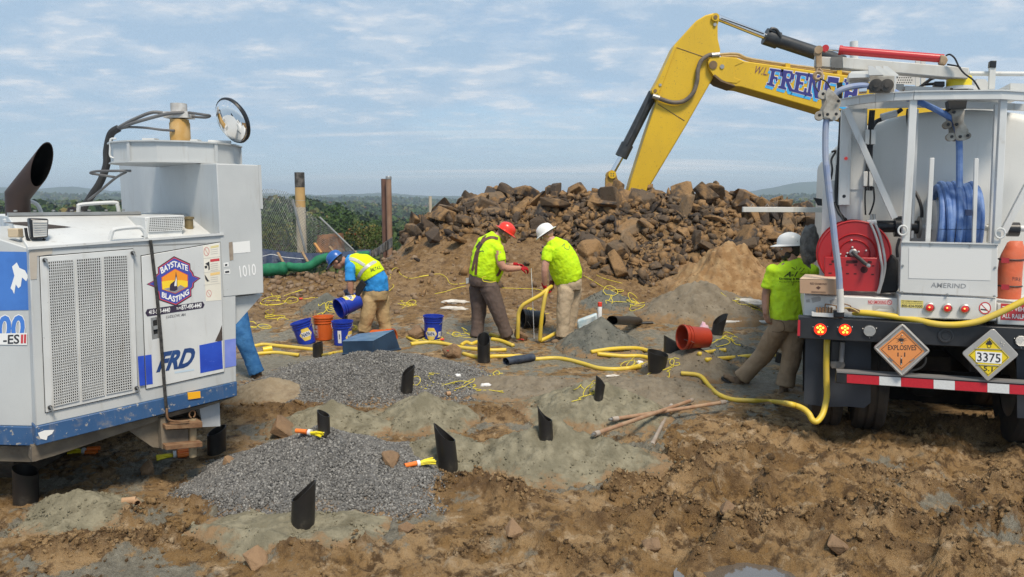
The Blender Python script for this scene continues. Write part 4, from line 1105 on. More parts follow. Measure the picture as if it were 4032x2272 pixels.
# ---- door with its decals
dq = q1(ZB, [(1075, 210), (1675, 105), (1706, 1090), (1112, 1222)])
MB().prism([p - F1.n * 0.003 for p in grow(dq, 0.006)], F1.n * 0.002).build('door_gap', M_GAP, rig)
door = MB().prism([p - F1.n * 0.012 for p in dq], F1.n * 0.009).build('door', M_RIGW, rig, bevel=0.003)
KD = -0.0135
def dec(name, Z, pts, m_, k=KD, parent=door): return MB().face(q1(Z, pts, k)).build(name, m_, parent, smooth=0)
M_PUR = mat('emblem_purple', (0.10, 0.055, 0.22), rough=0.35); M_EBLUE = mat('emblem_blue', (0.055, 0.075, 0.36), rough=0.35); M_ERED = mat('emblem_red', (0.60, 0.07, 0.08), rough=0.35)
M_EORG = mat('emblem_orange', (0.85, 0.30, 0.02), rough=0.35); M_EYEL = mat('emblem_yellow', (0.90, 0.62, 0.03), rough=0.35); M_EDARK = mat('emblem_dark', (0.035, 0.025, 0.05), rough=0.4); M_EGREY = mat('emblem_grey', (0.28, 0.26, 0.28), rough=0.4)
emb = [(490, 212), (722, 318), (728, 400), (766, 448), (778, 490), (872, 526), (780, 595), (772, 660), (738, 690), (742, 785), (518, 926), (276, 842), (258, 730), (236, 715), (205, 655), (98, 614), (200, 560), (228, 480), (262, 458), (256, 372)]
em = dec('emblem', Z4, emb, M_EDARK)
def shrink(pts, f, c=(505, 570)): return [(c[0] + (x - c[0]) * f, c[1] + (y - c[1]) * f) for x, y in pts]
dec('emblem_edge', Z4, shrink(emb, 0.955), M_ERED, KD - 0.0008, em)
dec('emblem_field', Z4, shrink(emb, 0.915), M_EBLUE, KD - 0.0016, em)
hexo = [(505, 392), (690, 480), (692, 655), (510, 752), (318, 690), (310, 515)]
dec('emblem_frame', Z4, hexo, M_ERED, KD - 0.0024, em)
hi = shrink(hexo, 0.95)
dec('emblem_sky', Z4, hi, M_EORG, KD - 0.0032, em)
dec('emblem_glow', Z4, [(315, 575), (420, 560), (600, 555), (686, 570), (686, 645), (510, 742), (325, 685)], M_EYEL, KD - 0.0038, em)
dec('emblem_ground', Z4, [(345, 680), (430, 660), (520, 665), (585, 625), (640, 655), (660, 655), (510, 740), (440, 718)], M_EGREY, KD - 0.0044, em)
dec('emblem_drill', Z4, [(518, 430), (535, 520), (540, 690), (500, 712), (432, 705), (430, 640), (440, 610), (505, 560)], M_EDARK, KD - 0.0050, em)
dec('emblem_drill_light', Z4, [(520, 500), (530, 545), (528, 640), (495, 640), (500, 590), (512, 560)], M_WHITE, KD - 0.0056, em)
def arc_text(s, top, bot, Z, k, m_, parent, bold=0.02, plane=F1):
 V, Fs = text2d(s, bold, 0.0, 1.0)
 def f(u, v):
  x1 = np.interp(u, [0, .5, 1], [p[0] for p in top]); y1 = np.interp(u, [0, .5, 1], [p[1] for p in top])
  x0 = np.interp(u, [0, .5, 1], [p[0] for p in bot]); y0 = np.interp(u, [0, .5, 1], [p[1] for p in bot])
  return plane.at(*Z(x0 * (1 - v) + x1 * v, y0 * (1 - v) + y1 * v), k)
 return MB().add([f(u, v) for u, v in V], Fs).build('lettering', m_, parent, smooth=0)
M_DWHITE = mat('decal_white', (0.85, 0.85, 0.84), rough=0.4)
arc_text('BAYSTATE', [(292, 378), (490, 275), (688, 345)], [(312, 470), (490, 362), (690, 428)], Z4, KD - 0.0030, M_DWHITE, em, 0.03)
arc_text('BLASTING', [(318, 722), (520, 790), (700, 678)], [(315, 800), (516, 876), (708, 755)], Z4, KD - 0.0030, M_DWHITE, em, 0.03)
ph = dec('phone_strip', Z4, [(80, 1025), (108, 972), (900, 862), (928, 908), (905, 955), (110, 1076)], M_EDARK)
def ltext(s, Z, quad, m_, parent, k, bold=0.0, shear=0.0, space=1.0, plane=F1):
 return text_on(MB(), s, [plane.at(*Z(*p), k) for p in quad], bold, shear, space).build('lettering', m_, parent, smooth=0)
ltext('413-583-4440', Z4, [(132, 985), (435, 945), (433, 1012), (130, 1045)], M_DWHITE, ph, KD - 0.001, 0.02)
ltext('877-490-4440', Z4, [(598, 912), (885, 876), (882, 945), (596, 982)], M_DWHITE, ph, KD - 0.001, 0.02)
ltext('TOLL FREE', Z4, [(525, 945), (590, 936), (590, 968), (525, 978)], M_DWHITE, ph, KD - 0.001, 0.02)
ltext('LUDLOW, MA', Z4, [(380, 1062), (660, 1025), (655, 1072), (376, 1108)], mat('faded_black_print', (0.12, 0.12, 0.13), rough=0.6), door, KD, 0.01, 0.25)
for pts in ([(1050, 975), (1098, 968), (1108, 1194), (1065, 1200)], [(1106, 967), (1155, 960), (1165, 1185), (1116, 1192)]): dec('blue_block', ZB, pts, M_BLUE)
dec('blue_block', ZB, [(1520, 890), (1690, 855), (1700, 1068), (1528, 1103)], M_BLUE)
dec('faded_blue_block', ZB, [(1712, 850), (1798, 838), (1801, 1045), (1716, 1062)], M_BLUEF, -0.003, rig)
M_NAVY = mat('navy_decal', (0.015, 0.045, 0.16), (0.02, 0.07, 0.22), rough=0.4, dirt=0.2, dcol=(0.4, 0.4, 0.42), dscale=22)
ltext('FRD', ZB, [(1222, 945), (1497, 902), (1468, 1052), (1190, 1098)], M_NAVY, door, KD, 0.045, 0.22)
lk = dec('latch_plate', ZB, [(1148, 682), (1200, 672), (1216, 832), (1160, 845)], M_STEEL)
dec('latch_recess', ZB, [(1165, 700), (1196, 694), (1203, 800), (1172, 808)], M_GAP, KD - 0.001, lk)
MB().prism(q1(ZB, [(1168, 745), (1202, 738), (1204, 765), (1170, 772)], KD - 0.012), F1.n * 0.01).build('latch_handle', M_STEEL, lk)
dec('rust_patch', ZB, [(1692, 735), (1672, 790), (1640, 858), (1670, 862), (1697, 852)], mat('bare_dark_primer', (0.055, 0.04, 0.035), (0.10, 0.075, 0.06), rough=0.8))
dec('faded_lettering', ZB, [(1330, 1090), (1480, 1068), (1480, 1082), (1332, 1106)], mat('pale_blue_print', (0.50, 0.60, 0.68), rough=0.5))
# warning sticker strip
st = dec('warning_sticker', ZB, [(1547, 132), (1672, 110), (1689, 545), (1570, 555)], M_CREAM)
def ring(Z, c, r, w, m_, parent, k, plane=F1, slash=True, ry=None):
 ry = ry or r; n_ = 22; vs_ = []; fs_ = []
 for i in range(n_):
  a = 2 * math.pi * i / n_
  vs_.append(plane.at(*Z(c[0] + r * math.cos(a), c[1] + ry * math.sin(a)), k)); vs_.append(plane.at(*Z(c[0] + (r - w) * math.cos(a), c[1] + (ry - w) * math.sin(a)), k))
 for i in range(n_): j = (i + 1) % n_; fs_.append((2 * i, 2 * j, 2 * j + 1, 2 * i + 1))
 if slash:
  b = len(vs_); s_ = 0.7071
  for sx_, sy_ in ((-1, -1), (1, 1)):
   for o_ in (-1, 1):
    vs_.append(plane.at(*Z(c[0] + sx_ * (r - w) * s_ + o_ * w * 0.4 * s_ , c[1] + sy_ * (ry - w) * s_ - o_ * w * 0.4 * s_), k - 0.0004))
  fs_.append((b, b + 1, b + 3, b + 2))
 return MB().add(vs_, fs_).build('prohibition_ring', m_, parent, smooth=0)
M_PRED = mat('print_red', (0.55, 0.05, 0.06), rough=0.5); M_PINK = mat('faded_red_print', (0.62, 0.28, 0.26), rough=0.5); M_PBLK = mat('print_black', (0.03, 0.03, 0.035), rough=0.5)
ring(ZB, (1575, 175), 22, 5, M_PINK, st, KD - 0.001, ry=34); ring(ZB, (1593, 495), 20, 4, M_PINK, st, KD - 0.001, ry=28)
dec('print_block', ZB, [(1602, 235), (1673, 226), (1674, 246), (1604, 255)], M_PRED, KD - 0.001, st)
dec('print_block', ZB, [(1605, 135), (1668, 124), (1668, 140), (1606, 152)], mat('print_yellow', (0.70, 0.60, 0.30), rough=0.5), KD - 0.001, st)
dec('print_block', ZB, [(1603, 340), (1676, 328), (1677, 348), (1604, 360)], mat('print_amber', (0.80, 0.55, 0.22), rough=0.5), KD - 0.001, st)
for pts in ([(1565, 268), (1596, 250), (1600, 310), (1590, 320), (1588, 285)], [(1560, 285), (1580, 282), (1580, 302), (1562, 305)], [(1560, 350), (1572, 365), (1590, 395), (1600, 400), (1580, 405), (1566, 385)]): dec('pictogram', ZB, pts, M_PBLK, KD - 0.001, st)
for y_ in (160, 176, 192, 268, 284, 300, 316, 372, 388, 404):
 dec('print_line', ZB, [(1606, y_ + 2), (1662, y_ - 6), (1662, y_ - 3), (1606, y_ + 5)], mat('print_grey', (0.45, 0.43, 0.40), rough=0.6), KD - 0.001, st)
for y_ in (222, 330, 425): dec('print_line', ZB, [(1552, y_ + 6), (1680, y_ - 10), (1680, y_ - 8), (1552, y_ + 8)], MATS['print_grey'], KD - 0.001, st)
# strap over the door
sm = [F1.at(*ZB(*p), k) for p, k in (((1085, 55), 0.12), ((1148, 88), -0.02), ((1195, 480), -0.03), ((1225, 800), -0.03), ((1262, 1300), -0.035), ((1272, 1390), -0.03), ((1275, 1470), 0.0))]
ms = MB()
for a, b in zip(sm[:-1], sm[1:]): ms.prism([a - F1.u * 0.011, b - F1.u * 0.011, b + F1.u * 0.011, a + F1.u * 0.011], F1.n * 0.006)
ms.build('tie_down_strap', mat('black_webbing', (0.02, 0.02, 0.02), (0.055, 0.052, 0.048), scale=30, rough=0.9), rig)
# ---- tall dust-collector cabinet
tgt = ZA(915, 800)[0] / 1.56522
kk = 0.3
base_pt = F1.at(*ZA(1652, 800), 0)
while kk < 3.0:
 q = base_pt + F1.n * kk
 if proj(q.x, q.y, q.z)[0] <= tgt: break
 kk += 0.02
CABD = kk
ztop = F1.at(*ZA(1655, 570)).z
def cab(x, y, Z=ZA): return F1.at(*Z(x, y), -0.004)
cpoly = [cab(1650, 570), cab(1965, 570), cab(1984, 610), cab(2000, 1150), cab(2012, 492, ZB), cab(1700, 522, ZB)]
for i in (0, 1): cpoly[i].z = ztop
cmb = MB().prism(cpoly, F1.n * CABD)
for i, v in enumerate(cmb.v):
 if v[2] > ztop - 0.01 and (Vector(v) - cpoly[0]).dot(F1.n) > 0.3: cmb.v[i] = (v[0], v[1], v[2] + 0.10)
cab_o = cmb.build('dust_cabinet', M_RIG, rig, bevel=0.006)
MB().prism([F1.at(*ZB(*p), 0.06) for p in ((1700, 528), (2004, 500), (1800, 728), (1700, 740))], F1.n * (CABD - 0.12)).build('cabinet_hopper', M_RIG, rig)
MB().prism([F1.at(*ZA(*p), -0.010) for p in ((1970, 580), (1990, 580), (2006, 915), (1985, 915))], F1.n * 0.03).build('corner_trim', M_RIG, cab_o)
ltext('1010', ZB, [(1822, 285), (1948, 266), (1953, 352), (1834, 375)], M_DWHITE, cab_o, -0.006, 0.005, 0, 1.0)
dec('blank_sticker', ZB, [(1775, 106), (1904, 92), (1909, 180), (1781, 190)], M_WHITE, -0.006, cab_o)
dec('glue_residue', ZB, [(1744, 106), (1772, 100), (1780, 238), (1752, 246)], mat('glue_brown', (0.25, 0.20, 0.16), (0.33, 0.27, 0.21), rough=0.9, scale=20), -0.006, cab_o)
dec('small_label', ZB, [(1703, 262), (1743, 256), (1744, 290), (1707, 293)], M_WHITE, -0.006, cab_o); dec('small_label', ZB, [(1708, 315), (1754, 311), (1756, 345), (1711, 348)], M_WHITE, -0.006, cab_o)
dec('print_block', ZB, [(1715, 272), (1733, 269), (1733, 283), (1716, 286)], M_PBLK, -0.0068, cab_o); dec('print_block', ZB, [(1716, 325), (1748, 321), (1749, 336), (1717, 340)], M_PBLK, -0.0068, cab_o)
# ---- round filter lid on top of the cabinet
cc = F1.at(*ZA(1810, 570), 0) + F1.n * (CABD * 0.5) - F1.u * 0.28; cc.z = ztop
lidq = P(*D(445, 380), 6.35)
lc = Vector((lidq.x, lidq.y, 0))
RL = 0.5
z0 = P(*D(445, 408), lc.y - RL).z; z1 = P(*D(445, 352), lc.y - RL).z
LID_R = (D(598, 0)[0] - D(294, 0)[0]) / 2 / F_SRC * lc.y
lid = MB().lathe((lc.x, lc.y, z0), UP, [(LID_R, 0), (LID_R, 0.012), (LID_R * 0.965, 0.013), (LID_R * 0.965, z1 - z0 - 0.012), (LID_R * 1.01, z1 - z0 - 0.011), (LID_R * 1.01, z1 - z0), (0, z1 - z0 + 0.004)], 14, xdir=(math.cos(0.35), math.sin(0.35), 0)).build('filter_lid', M_RIG, rig, smooth=20)
for k in range(14):
 a = 0.35 + 2 * math.pi * (k + 0.0) / 14
 if k % 3 == 0:
  p = Vector((lc.x + math.cos(a) * LID_R * 0.965, lc.y + math.sin(a) * LID_R * 0.965, (z0 + z1) / 2))
  Rm = Matrix.Rotation(a, 3, 'Z'); MB().box(p, 0.03, 0.025, z1 - z0 - 0.026, Rm).build('rib', M_RIG, lid)
zt1 = z1 + 0.004
def on_lid(x, y): return P(*ZA(x, y), lc.y)
for x, w, h in ((1010, 0.05, 0.02), (1100, 0.10, 0.022), (1190, 0.10, 0.04), (1530, 0.06, 0.03)):
 p = on_lid(x, 372); MB().box((p.x, lc.y - 0.1, zt1 + h / 2), w, 0.08, h).build('lid_fitting', M_RIGW, lid)
p = on_lid(1590, 365); MB().tube([(p.x, lc.y, zt1 + 0.02), (p.x + 0.19, lc.y - 0.02, zt1 + 0.012)], 0.016, 8).build('mirror_arm', M_RIGW, lid)
m0 = on_lid(1375, 372); mr = 0.5 * (ZA(1447, 0)[0] - ZA(1302, 0)[0]) / F_SRC * lc.y
zm = P(*ZA(1375, 235), lc.y).z; zh = P(*ZA(1375, 120), lc.y).z
mot = MB().lathe((m0.x, lc.y, zt1), UP, [(mr, 0), (mr, zm - zt1 - 0.03), (mr * 0.92, zm - zt1 - 0.02), (mr * 0.92, zm - zt1), (0, zm - zt1)], 20).build('fan_motor', mat('rusty_orange_motor', (0.42, 0.24, 0.06), (0.50, 0.33, 0.14), scale=9, rough=0.7, dirt=0.5, dcol=(0.33, 0.12, 0.03), dscale=6), rig)
MB().box((m0.x + 0.0, lc.y, zm + 0.035), mr * 2.5, mr * 1.8, 0.05).lathe((m0.x, lc.y, zm + 0.058), UP, [(mr * 0.8, 0), (mr * 0.8, zh - zm - 0.05), (0, zh - zm - 0.05)], 16).build('motor_head', mat('motor_white', (0.58, 0.57, 0.55), (0.42, 0.40, 0.37), scale=14, rough=0.7, dirt=0.3, dcol=(0.2, 0.17, 0.13)), mot)
M_HOSE = mat('grey_hydraulic_hose', (0.10, 0.10, 0.105), (0.15, 0.148, 0.145), rough=0.6, dirt=0.3, dcol=(0.22, 0.2, 0.17))
def zpath(pts, Yd, Z=ZA): return smooth_path([P(*Z(x, y), Yd + dy) for x, y, dy in pts], 6)
for pts, r in (([(1280, 190, 0), (1170, 178, -.03), (1060, 215, -.05), (930, 280, -.02), (840, 350, 0), (815, 480, .02), (815, 560, .02), (770, 690, 0), (700, 800, 0), (640, 910, 0), (610, 960, 0)], 0.014),
               ([(1410, 180, -.06), (1280, 190, -.1), (1100, 235, -.08), (950, 285, -.02), (850, 350, .02), (822, 480, .03), (820, 560, .03), (760, 720, .02), (690, 810, .02), (630, 915, .02)], 0.014),
               ([(1330, 318, -.09), (1230, 312, -.08), (1100, 296, -.05), (950, 296, 0), (860, 350, 0), (830, 500, .02), (800, 620, .02), (740, 740, 0), (665, 850, 0)], 0.010),
               ([(1440, 180, -.05), (1540, 195, -.1), (1600, 205, -.06), (1560, 218, -.02), (1440, 208, .02)], 0.011),
               ([(1000, 625, -.4), (900, 625, -.42), (740, 628, -.40), (690, 642, -.35), (760, 655, -.3), (890, 675, -.3)], 0.010),
               ([(960, 635, -.4), (880, 680, -.35), (760, 780, -.2), (670, 850, 0)], 0.010)):
 MB().tube(zpath(pts, lc.y), r, 8).build('hydraulic_hose', M_HOSE, rig)
MB().tube(zpath([(905, 300, 0), (845, 345, 0), (815, 470, .02), (812, 580, .02), (765, 710, .01), (700, 810, .01), (630, 920, .01)], lc.y), 0.030, 10).build('hose_sleeve', M_BLACK, rig)
MB().tube(zpath([(885, 380, -.05), (845, 385, -.05), (840, 450, -.05), (842, 515, -.05), (885, 530, -.05)], lc.y - 0.3), 0.008, 6).build('lid_handle', M_RIGW, lid)
# convex mirror
mc = P(*ZA(1773, 242), lc.y - 0.15)
a1 = P(*ZA(1668, 95), lc.y - 0.15) - P(*ZA(1880, 385), lc.y - 0.15)
MR = a1.length / 2
# the disc's long axis runs upper-left to lower-right; it faces left and towards the camera
ax = a1.normalized(); nrm = Vector((-0.52, -0.74, -0.40)); nrm = (nrm - ax * nrm.dot(ax)).normalized()
mi = MB().lathe(mc, nrm, [(MR, -0.02), (MR * 1.03, 0.0), (MR, 0.012), (MR * 0.95, 0.012)], 36, cap=False).lathe(mc, -nrm, [(MR, 0.0), (MR * 0.8, 0.05), (0, 0.07)], 36).build('mirror', M_BLACKP, rig)
MB().lathe(mc, nrm, [(MR * 0.96, 0.008)] + [(MR * 0.96 * math.cos(t * math.pi / 2 / 8), 0.008 + 0.055 * math.sin(t * math.pi / 2 / 8)) for t in range(1, 9)], 36, cap=False).build('mirror_glass', mat('mirror_glass', (0.9, 0.9, 0.9), rough=0.02, metal=1.0), mi, smooth=180)
# ---- work light on the hood corner
wl = [on_hood(*ZA(*p), 0.0) for p in ((240, 1170),)][0]
kL = (wl - F1.at(*ZA(240, 1170), 0)).dot(F1.n)
lq = [F1.at(*ZA(*p), kL) for p in ((222, 985), (372, 990), (368, 1135), (240, 1145))]
light = MB().prism(lq, F1.n * 0.09).build('work_light', M_BLACKP, rig, bevel=0.012)
gl = [F1.at(*ZA(*p), kL - 0.004) for p in ((248, 1000), (362, 1002), (358, 1122), (256, 1130))]
MB().prism(gl, F1.n * 0.004).build('lens', mat('lamp_glass', (0.75, 0.72, 0.66), (0.55, 0.53, 0.50), scale=16, rough=0.12, spec=0.9), light)
for j in range(1, 7):
 f = quadmap(gl); a, b = f(0.02, j / 7), f(0.98, j / 7)
 MB().tube([a - F1.n * 0.004, b - F1.n * 0.004], 0.003, 6).build('lens_ridge', mat('lamp_ridge', (0.42, 0.40, 0.37), rough=0.2, spec=0.9), light)
MB().tube(smooth_path([F1.at(*ZA(*p), kL + 0.04) for p in ((195, 1060), (210, 1140), (250, 1175), (320, 1165), (340, 1140))], 5), 0.010, 6).build('bracket', M_BLACK, light)
MB().box(on_hood(*ZA(120, 1130), 0.03), 0.07, 0.06, 0.06).build('junction_block', mat('tan_block', (0.50, 0.40, 0.27), rough=0.7), rig, bevel=0.006)
# ---- exhaust stack
ek = 0.85
def ex(x, y, k=ek): return F1.at(*ZA(x, y), k)
eb = ex(140, 985); ee = ex(134, 812); ec = ex(322, 556)
er = 0.5 * (ZA(236, 0)[0] - ZA(42, 0)[0]) / F_SRC * (eb.y)
ed = (P(*ZA(350, 375), eb.y) - P(*ZA(35, 775), eb.y)).normalized(); ee = P(*ZA(134, 812), eb.y); ec = P(*ZA(322, 556), eb.y)
cutn = Vector((0.92, -0.32, -0.20)).normalized(); er *= 0.84
n_ = 32; vx = Vector((1, 0, 0)); vy = Vector((0, 1, 0))
def ering(c, d, r):
 x = (Vector((0, 1, 0)) - d * d.y).normalized(); y = d.cross(x)
 return [c + (x * math.cos(2 * math.pi * k / n_) + y * math.sin(2 * math.pi * k / n_)) * r for k in range(n_)]
r0 = ering(eb, UP, er); mitre = (UP + ed).normalized()
def cutto(ring_, d, c, n): return [p + d * ((c - p).dot(n) / d.dot(n)) for p in ring_]
def rings_for(r): 
 a = ering(eb, UP, r); b = cutto(ering(ee, UP, r), UP, ee, mitre); c = cutto(b, ed, ec, cutn); return [a, b, c]
o3 = rings_for(er); i3 = rings_for(er * 0.95)
exo = MB().rings(o3, cap=False).build('exhaust_stack', M_EXH, rig, smooth=50)
MB().rings([i3[0], i3[1], i3[2]], cap=False).face(i3[0]).build('exhaust_inside', M_SOOT, exo, smooth=50)
MB().add(o3[2] + i3[2], [(k, (k + 1) % n_, n_ + (k + 1) % n_, n_ + k) for k in range(n_)]).build('exhaust_rim', M_EXH, exo)
MB().lathe(eb - UP * 0.03, UP, [(er * 1.25, 0), (er * 1.25, 0.02), (er, 0.03)], 24).build('exhaust_flange', M_RIGW, exo)
# ---- left end of the housing
def blk(name, Z, pts, k, d, m_, bevel=0.0): return MB().prism([F2.at(*Z(*p), k) for p in pts], (0, d, 0)).build(name, m_, rig, bevel=bevel)
house = MB().prism([F2.at(*q) for q in (ZA(222, 1216), ZA(0, 1146), ZA(-300, 1060), ZC(-560, 322), ZC(262, 338))], (0, 1.3, 0)).build('end_housing', M_RIG, rig, bevel=0.008)
blk('end_skirt', ZC, [(268, 341), (-560, 325), (-560, 466), (276, 482)], -0.012, 1.3, M_RIGBLUE, 0.006)
blk('end_chassis', ZC, [(250, 486), (-560, 470), (-560, 580), (232, 600)], 0.08, 1.0, M_UNDER)
def e2(name, Z, pts, m_, k=-0.003, parent=house): return MB().face([F2.at(*Z(*p), k) for p in pts]).build(name, m_, parent, smooth=0)
bp = e2('side_panel_blue', ZB, [(-200, 172), (214, 178), (231, 620), (-200, 628)], M_SIDEBLUE)
e2('torn_vinyl', ZB, [(128, 258), (148, 300), (190, 318), (215, 365), (200, 402), (168, 372), (158, 440), (140, 455), (120, 425), (108, 500), (95, 470), (80, 455), (110, 360), (92, 290)], M_WHITE, -0.0045, bp)
M_NUM = mat('number_blue', (0.06, 0.20, 0.60), rough=0.4)
def e2text(s, quad, m_, k, bold=0.03, shear=0.15): return text_on(MB(), s, [F2.at(*ZB(*p), k) for p in quad], bold, shear).build('lettering', m_, house, smooth=0)
e2text('1500', [(-190, 660), (200, 650), (190, 860), (-200, 880)], M_WHITE, -0.003, 0.06, 0.0)
e2text('1500', [(-185, 668), (194, 658), (184, 852), (-194, 872)], M_NUM, -0.0042, 0.03, 0.0)
e2('model_strip', ZB, [(-20, 800), (207, 796), (206, 888), (-22, 885)], M_WHITE, -0.0052)
e2text('-ES', [(25, 812), (148, 806), (146, 878), (23, 882)], M_PBLK, -0.0064, 0.02, 0.0)
e2text('II', [(160, 808), (200, 806), (198, 874), (158, 876)], M_PRED, -0.0064, 0.04, 0.0)
# ---- tow bracket with pin under the skirt
kb = 0.02
part('gusset', q1(ZC, [(950, 365), (1190, 282), (1205, 500), (1130, 490)], 0.10), 0.02, M_UNDER)
part('bracket_web', q1(ZC, [(1188, 276), (1240, 262), (1240, 512), (1200, 505)], kb), 0.35, M_UNDER)
for y0, y1 in (((330, 300), (362, 346)), ((478, 452), (514, 490))):
 part('bracket_plate', q1(ZC, [(1225, y0[0]), (1500, y0[1]), (1502, y1[1]), (1228, y1[0])], -0.05), 0.16, M_RUST, bevel=0.004)
part('bracket_filler', q1(ZC, [(1240, 365), (1395, 355), (1395, 470), (1240, 480)], 0.02), 0.05, M_UNDER)
pt_ = F1.at(*ZC(1424, 255), 0.03); pb_ = F1.at(*ZC(1428, 560), 0.03)
pin = MB().tube([pt_ - UP * 0.03, pb_], 0.028, 14).build('hitch_pin', mat('worn_pin', (0.36, 0.28, 0.17), (0.26, 0.19, 0.11), scale=10, rough=0.6), rig)
MB().tube([pt_ + F1.u * 0.022 * math.cos(t) + UP * (0.01 + 0.028 * math.sin(t)) for t in np.linspace(-1.2, 4.3, 14)], 0.006, 6).build('pin_eye', M_RUST, pin)
MB().tube(smooth_path([F1.at(*ZC(*p), -0.06) for p in ((1235, 205), (1240, 270), (1270, 295), (1340, 300), (1400, 295))], 5), 0.008, 6).build('chain', M_RUST, rig)
part('drop_plate', q1(ZC, [(1478, 205), (1626, 160), (1632, 335), (1500, 342)], 0.10), 0.02, mat('drop_plate_paint', (0.36, 0.38, 0.40), (0.45, 0.46, 0.47), rough=0.5, dirt=0.4, dcol=(0.22, 0.17, 0.12), dscale=6))
MB().tube([F1.at(*ZC(235, 490), 0.1), F1.at(*ZC(272, 590), 0.1)], 0.012, 8).build('drain_rod', M_STEEL, rig)
# ---- crawler tracks under the machine
M_TRACK = mat('muddy_track', (0.05, 0.043, 0.036), (0.10, 0.078, 0.055), scale=9, rough=0.9, bump=0.5, bscale=30)
for tx, y0, y1 in ((-4.08, 5.6, 7.8), (-3.35, 7.2, 8.2)):
 tr = MB(); n2 = 18; prof = []
 for k in range(n2 + 1): a = -math.pi / 2 - math.pi * k / n2; prof.append((y0 + 0.28 + 0.28 * math.cos(a), 0.29 + 0.28 * math.sin(a)))
 for k in range(n2 + 1): a = math.pi / 2 - math.pi * k / n2; prof.append((y1 - 0.28 + 0.28 * math.cos(a), 0.29 + 0.28 * math.sin(a)))
 g0 = gz(tx, y0 + 0.5) - 0.02
 tr.prism([(tx - 0.19, y, g0 + z) for y, z in prof], (0.38, 0, 0))
 to = tr.build('crawler_track', M_TRACK, rig)
 L_ = [Vector((0, y, z)) for y, z in prof]
 for i in range(0, len(prof), 1):
  a, b = L_[i], L_[(i + 1) % len(prof)]; seg = (b - a).length; nst = max(1, int(seg / 0.13))
  for j in range(nst):
   p = a.lerp(b, (j + 0.5) / nst); d = (b - a).normalized(); nrm_ = Vector((0, -d.z, d.y))
   if (p + nrm_ * 0.1 - Vector((0, (y0 + y1) / 2, 0.29))).length < (p - Vector((0, (y0 + y1) / 2, 0.29))).length: nrm_ = -nrm_
   p = Vector((tx, p.y, g0 + p.z)) + nrm_ * 0.012
   MB().box(p, 0.42, 0.05, 0.03, rot_to(nrm_)).build('track_shoe', M_TRACK, to)
MB().box((-3.75, 7.1, 0.5), 0.55, 0.9, 0.25).build('undercarriage', M_UNDER, rig)
# ================================================================== TANK TRUCK
YAW = R(20.0)
tp0 = P(*D(2010, 800), 6.6)
T = Plane((tp0.x, tp0.y, 0), (math.cos(YAW), -math.sin(YAW), 0))
TU, TN = T.u, T.n
M_TW = mat('truck_white', (0.66, 0.66, 0.64), (0.60, 0.60, 0.575), scale=2.2, rough=0.35, dirt=0.3, dcol=(0.36, 0.30, 0.21), dscale=3.2, streak=0.45, coat=0.2)
M_TANK = mat('tank_grey_white', (0.70, 0.69, 0.65), (0.65, 0.64, 0.60), scale=1.2, rough=0.5, dirt=0.12, dcol=(0.33, 0.28, 0.20), dscale=2.5, streak=0.15)
M_TDIRTY = mat('boom_white_dirty', (0.60, 0.585, 0.54), (0.52, 0.49, 0.43), scale=4, rough=0.55, dirt=0.35, dcol=(0.24, 0.16, 0.09), dscale=4, streak=0.3)
M_SHEAVE = mat('oily_sheave', (0.46, 0.43, 0.37), (0.20, 0.165, 0.125), scale=7, rough=0.5, dirt=0.5, dcol=(0.06, 0.05, 0.042), dscale=9)
M_BUMP = mat('bumper_black', (0.016, 0.017, 0.020), (0.024, 0.025, 0.028), scale=4, rough=0.4, dirt=0.3, dcol=(0.075, 0.065, 0.055), dscale=5)
M_FLAP = mat('mudflap_rubber', (0.028, 0.034, 0.046), (0.042, 0.048, 0.060), scale=3, rough=0.6, dirt=0.3, dcol=(0.13, 0.105, 0.075), dscale=6)
M_RED = mat('reel_red', (0.42, 0.022, 0.025), (0.36, 0.018, 0.022), scale=3, rough=0.35, dirt=0.12, dcol=(0.2, 0.05, 0.04))
M_CYLRED = mat('cylinder_red', (0.50, 0.03, 0.035), rough=0.3, dirt=0.15, dcol=(0.25, 0.06, 0.05))
M_BHOSE = mat('blue_hose', (0.075, 0.16, 0.40), (0.15, 0.24, 0.46), scale=14, rough=0.55, dirt=0.4, dcol=(0.36, 0.37, 0.40), dscale=9, bump=0.3, bscale=120)
M_GHOSE = mat('blue_grey_hose', (0.30, 0.33, 0.40), (0.20, 0.26, 0.42), scale=5, rough=0.55, dirt=0.3, dcol=(0.42, 0.42, 0.42), dscale=8)
M_YHOSE = mat('yellow_hose', (0.68, 0.48, 0.035), (0.62, 0.46, 0.08), scale=5, rough=0.45, dirt=0.35, dcol=(0.38, 0.30, 0.16), dscale=4)
M_PVC = mat('white_pvc', (0.66, 0.65, 0.62), (0.58, 0.56, 0.52), scale=8, rough=0.45, dirt=0.3, dcol=(0.35, 0.30, 0.24))
M_SILV = mat('placard_aluminium', (0.50, 0.48, 0.45), (0.44, 0.42, 0.39), rough=0.45, metal=0.5, dirt=0.2, dcol=(0.28, 0.22, 0.15))
tb = T.at(*ZK(1300, 1300), 1.2)
truck = thing('tank_truck', (tb.x, tb.y, gz(tb.x, tb.y)), 'white explosives tank truck seen from behind with hose reels and warning placards', 'truck')
def tq(Z, pts, k=0.0): return [T.at(*Z(*p), k) for p in pts]
def tpart(name, Z, pts, k, d, m_, parent=truck, bevel=0.0): return MB().prism(tq(Z, pts, k), TN * d).build(name, m_, parent, bevel=bevel)
def tdec(name, Z, pts, k, m_, parent=truck): return MB().face(tq(Z, pts, k)).build(name, m_, parent, smooth=0)
def ttext(s, Z, quad, k, m_, parent, bold=0.0, shear=0.0, space=1.0): return ltext(s, Z, quad, m_, parent, k, bold, shear, space, plane=T)
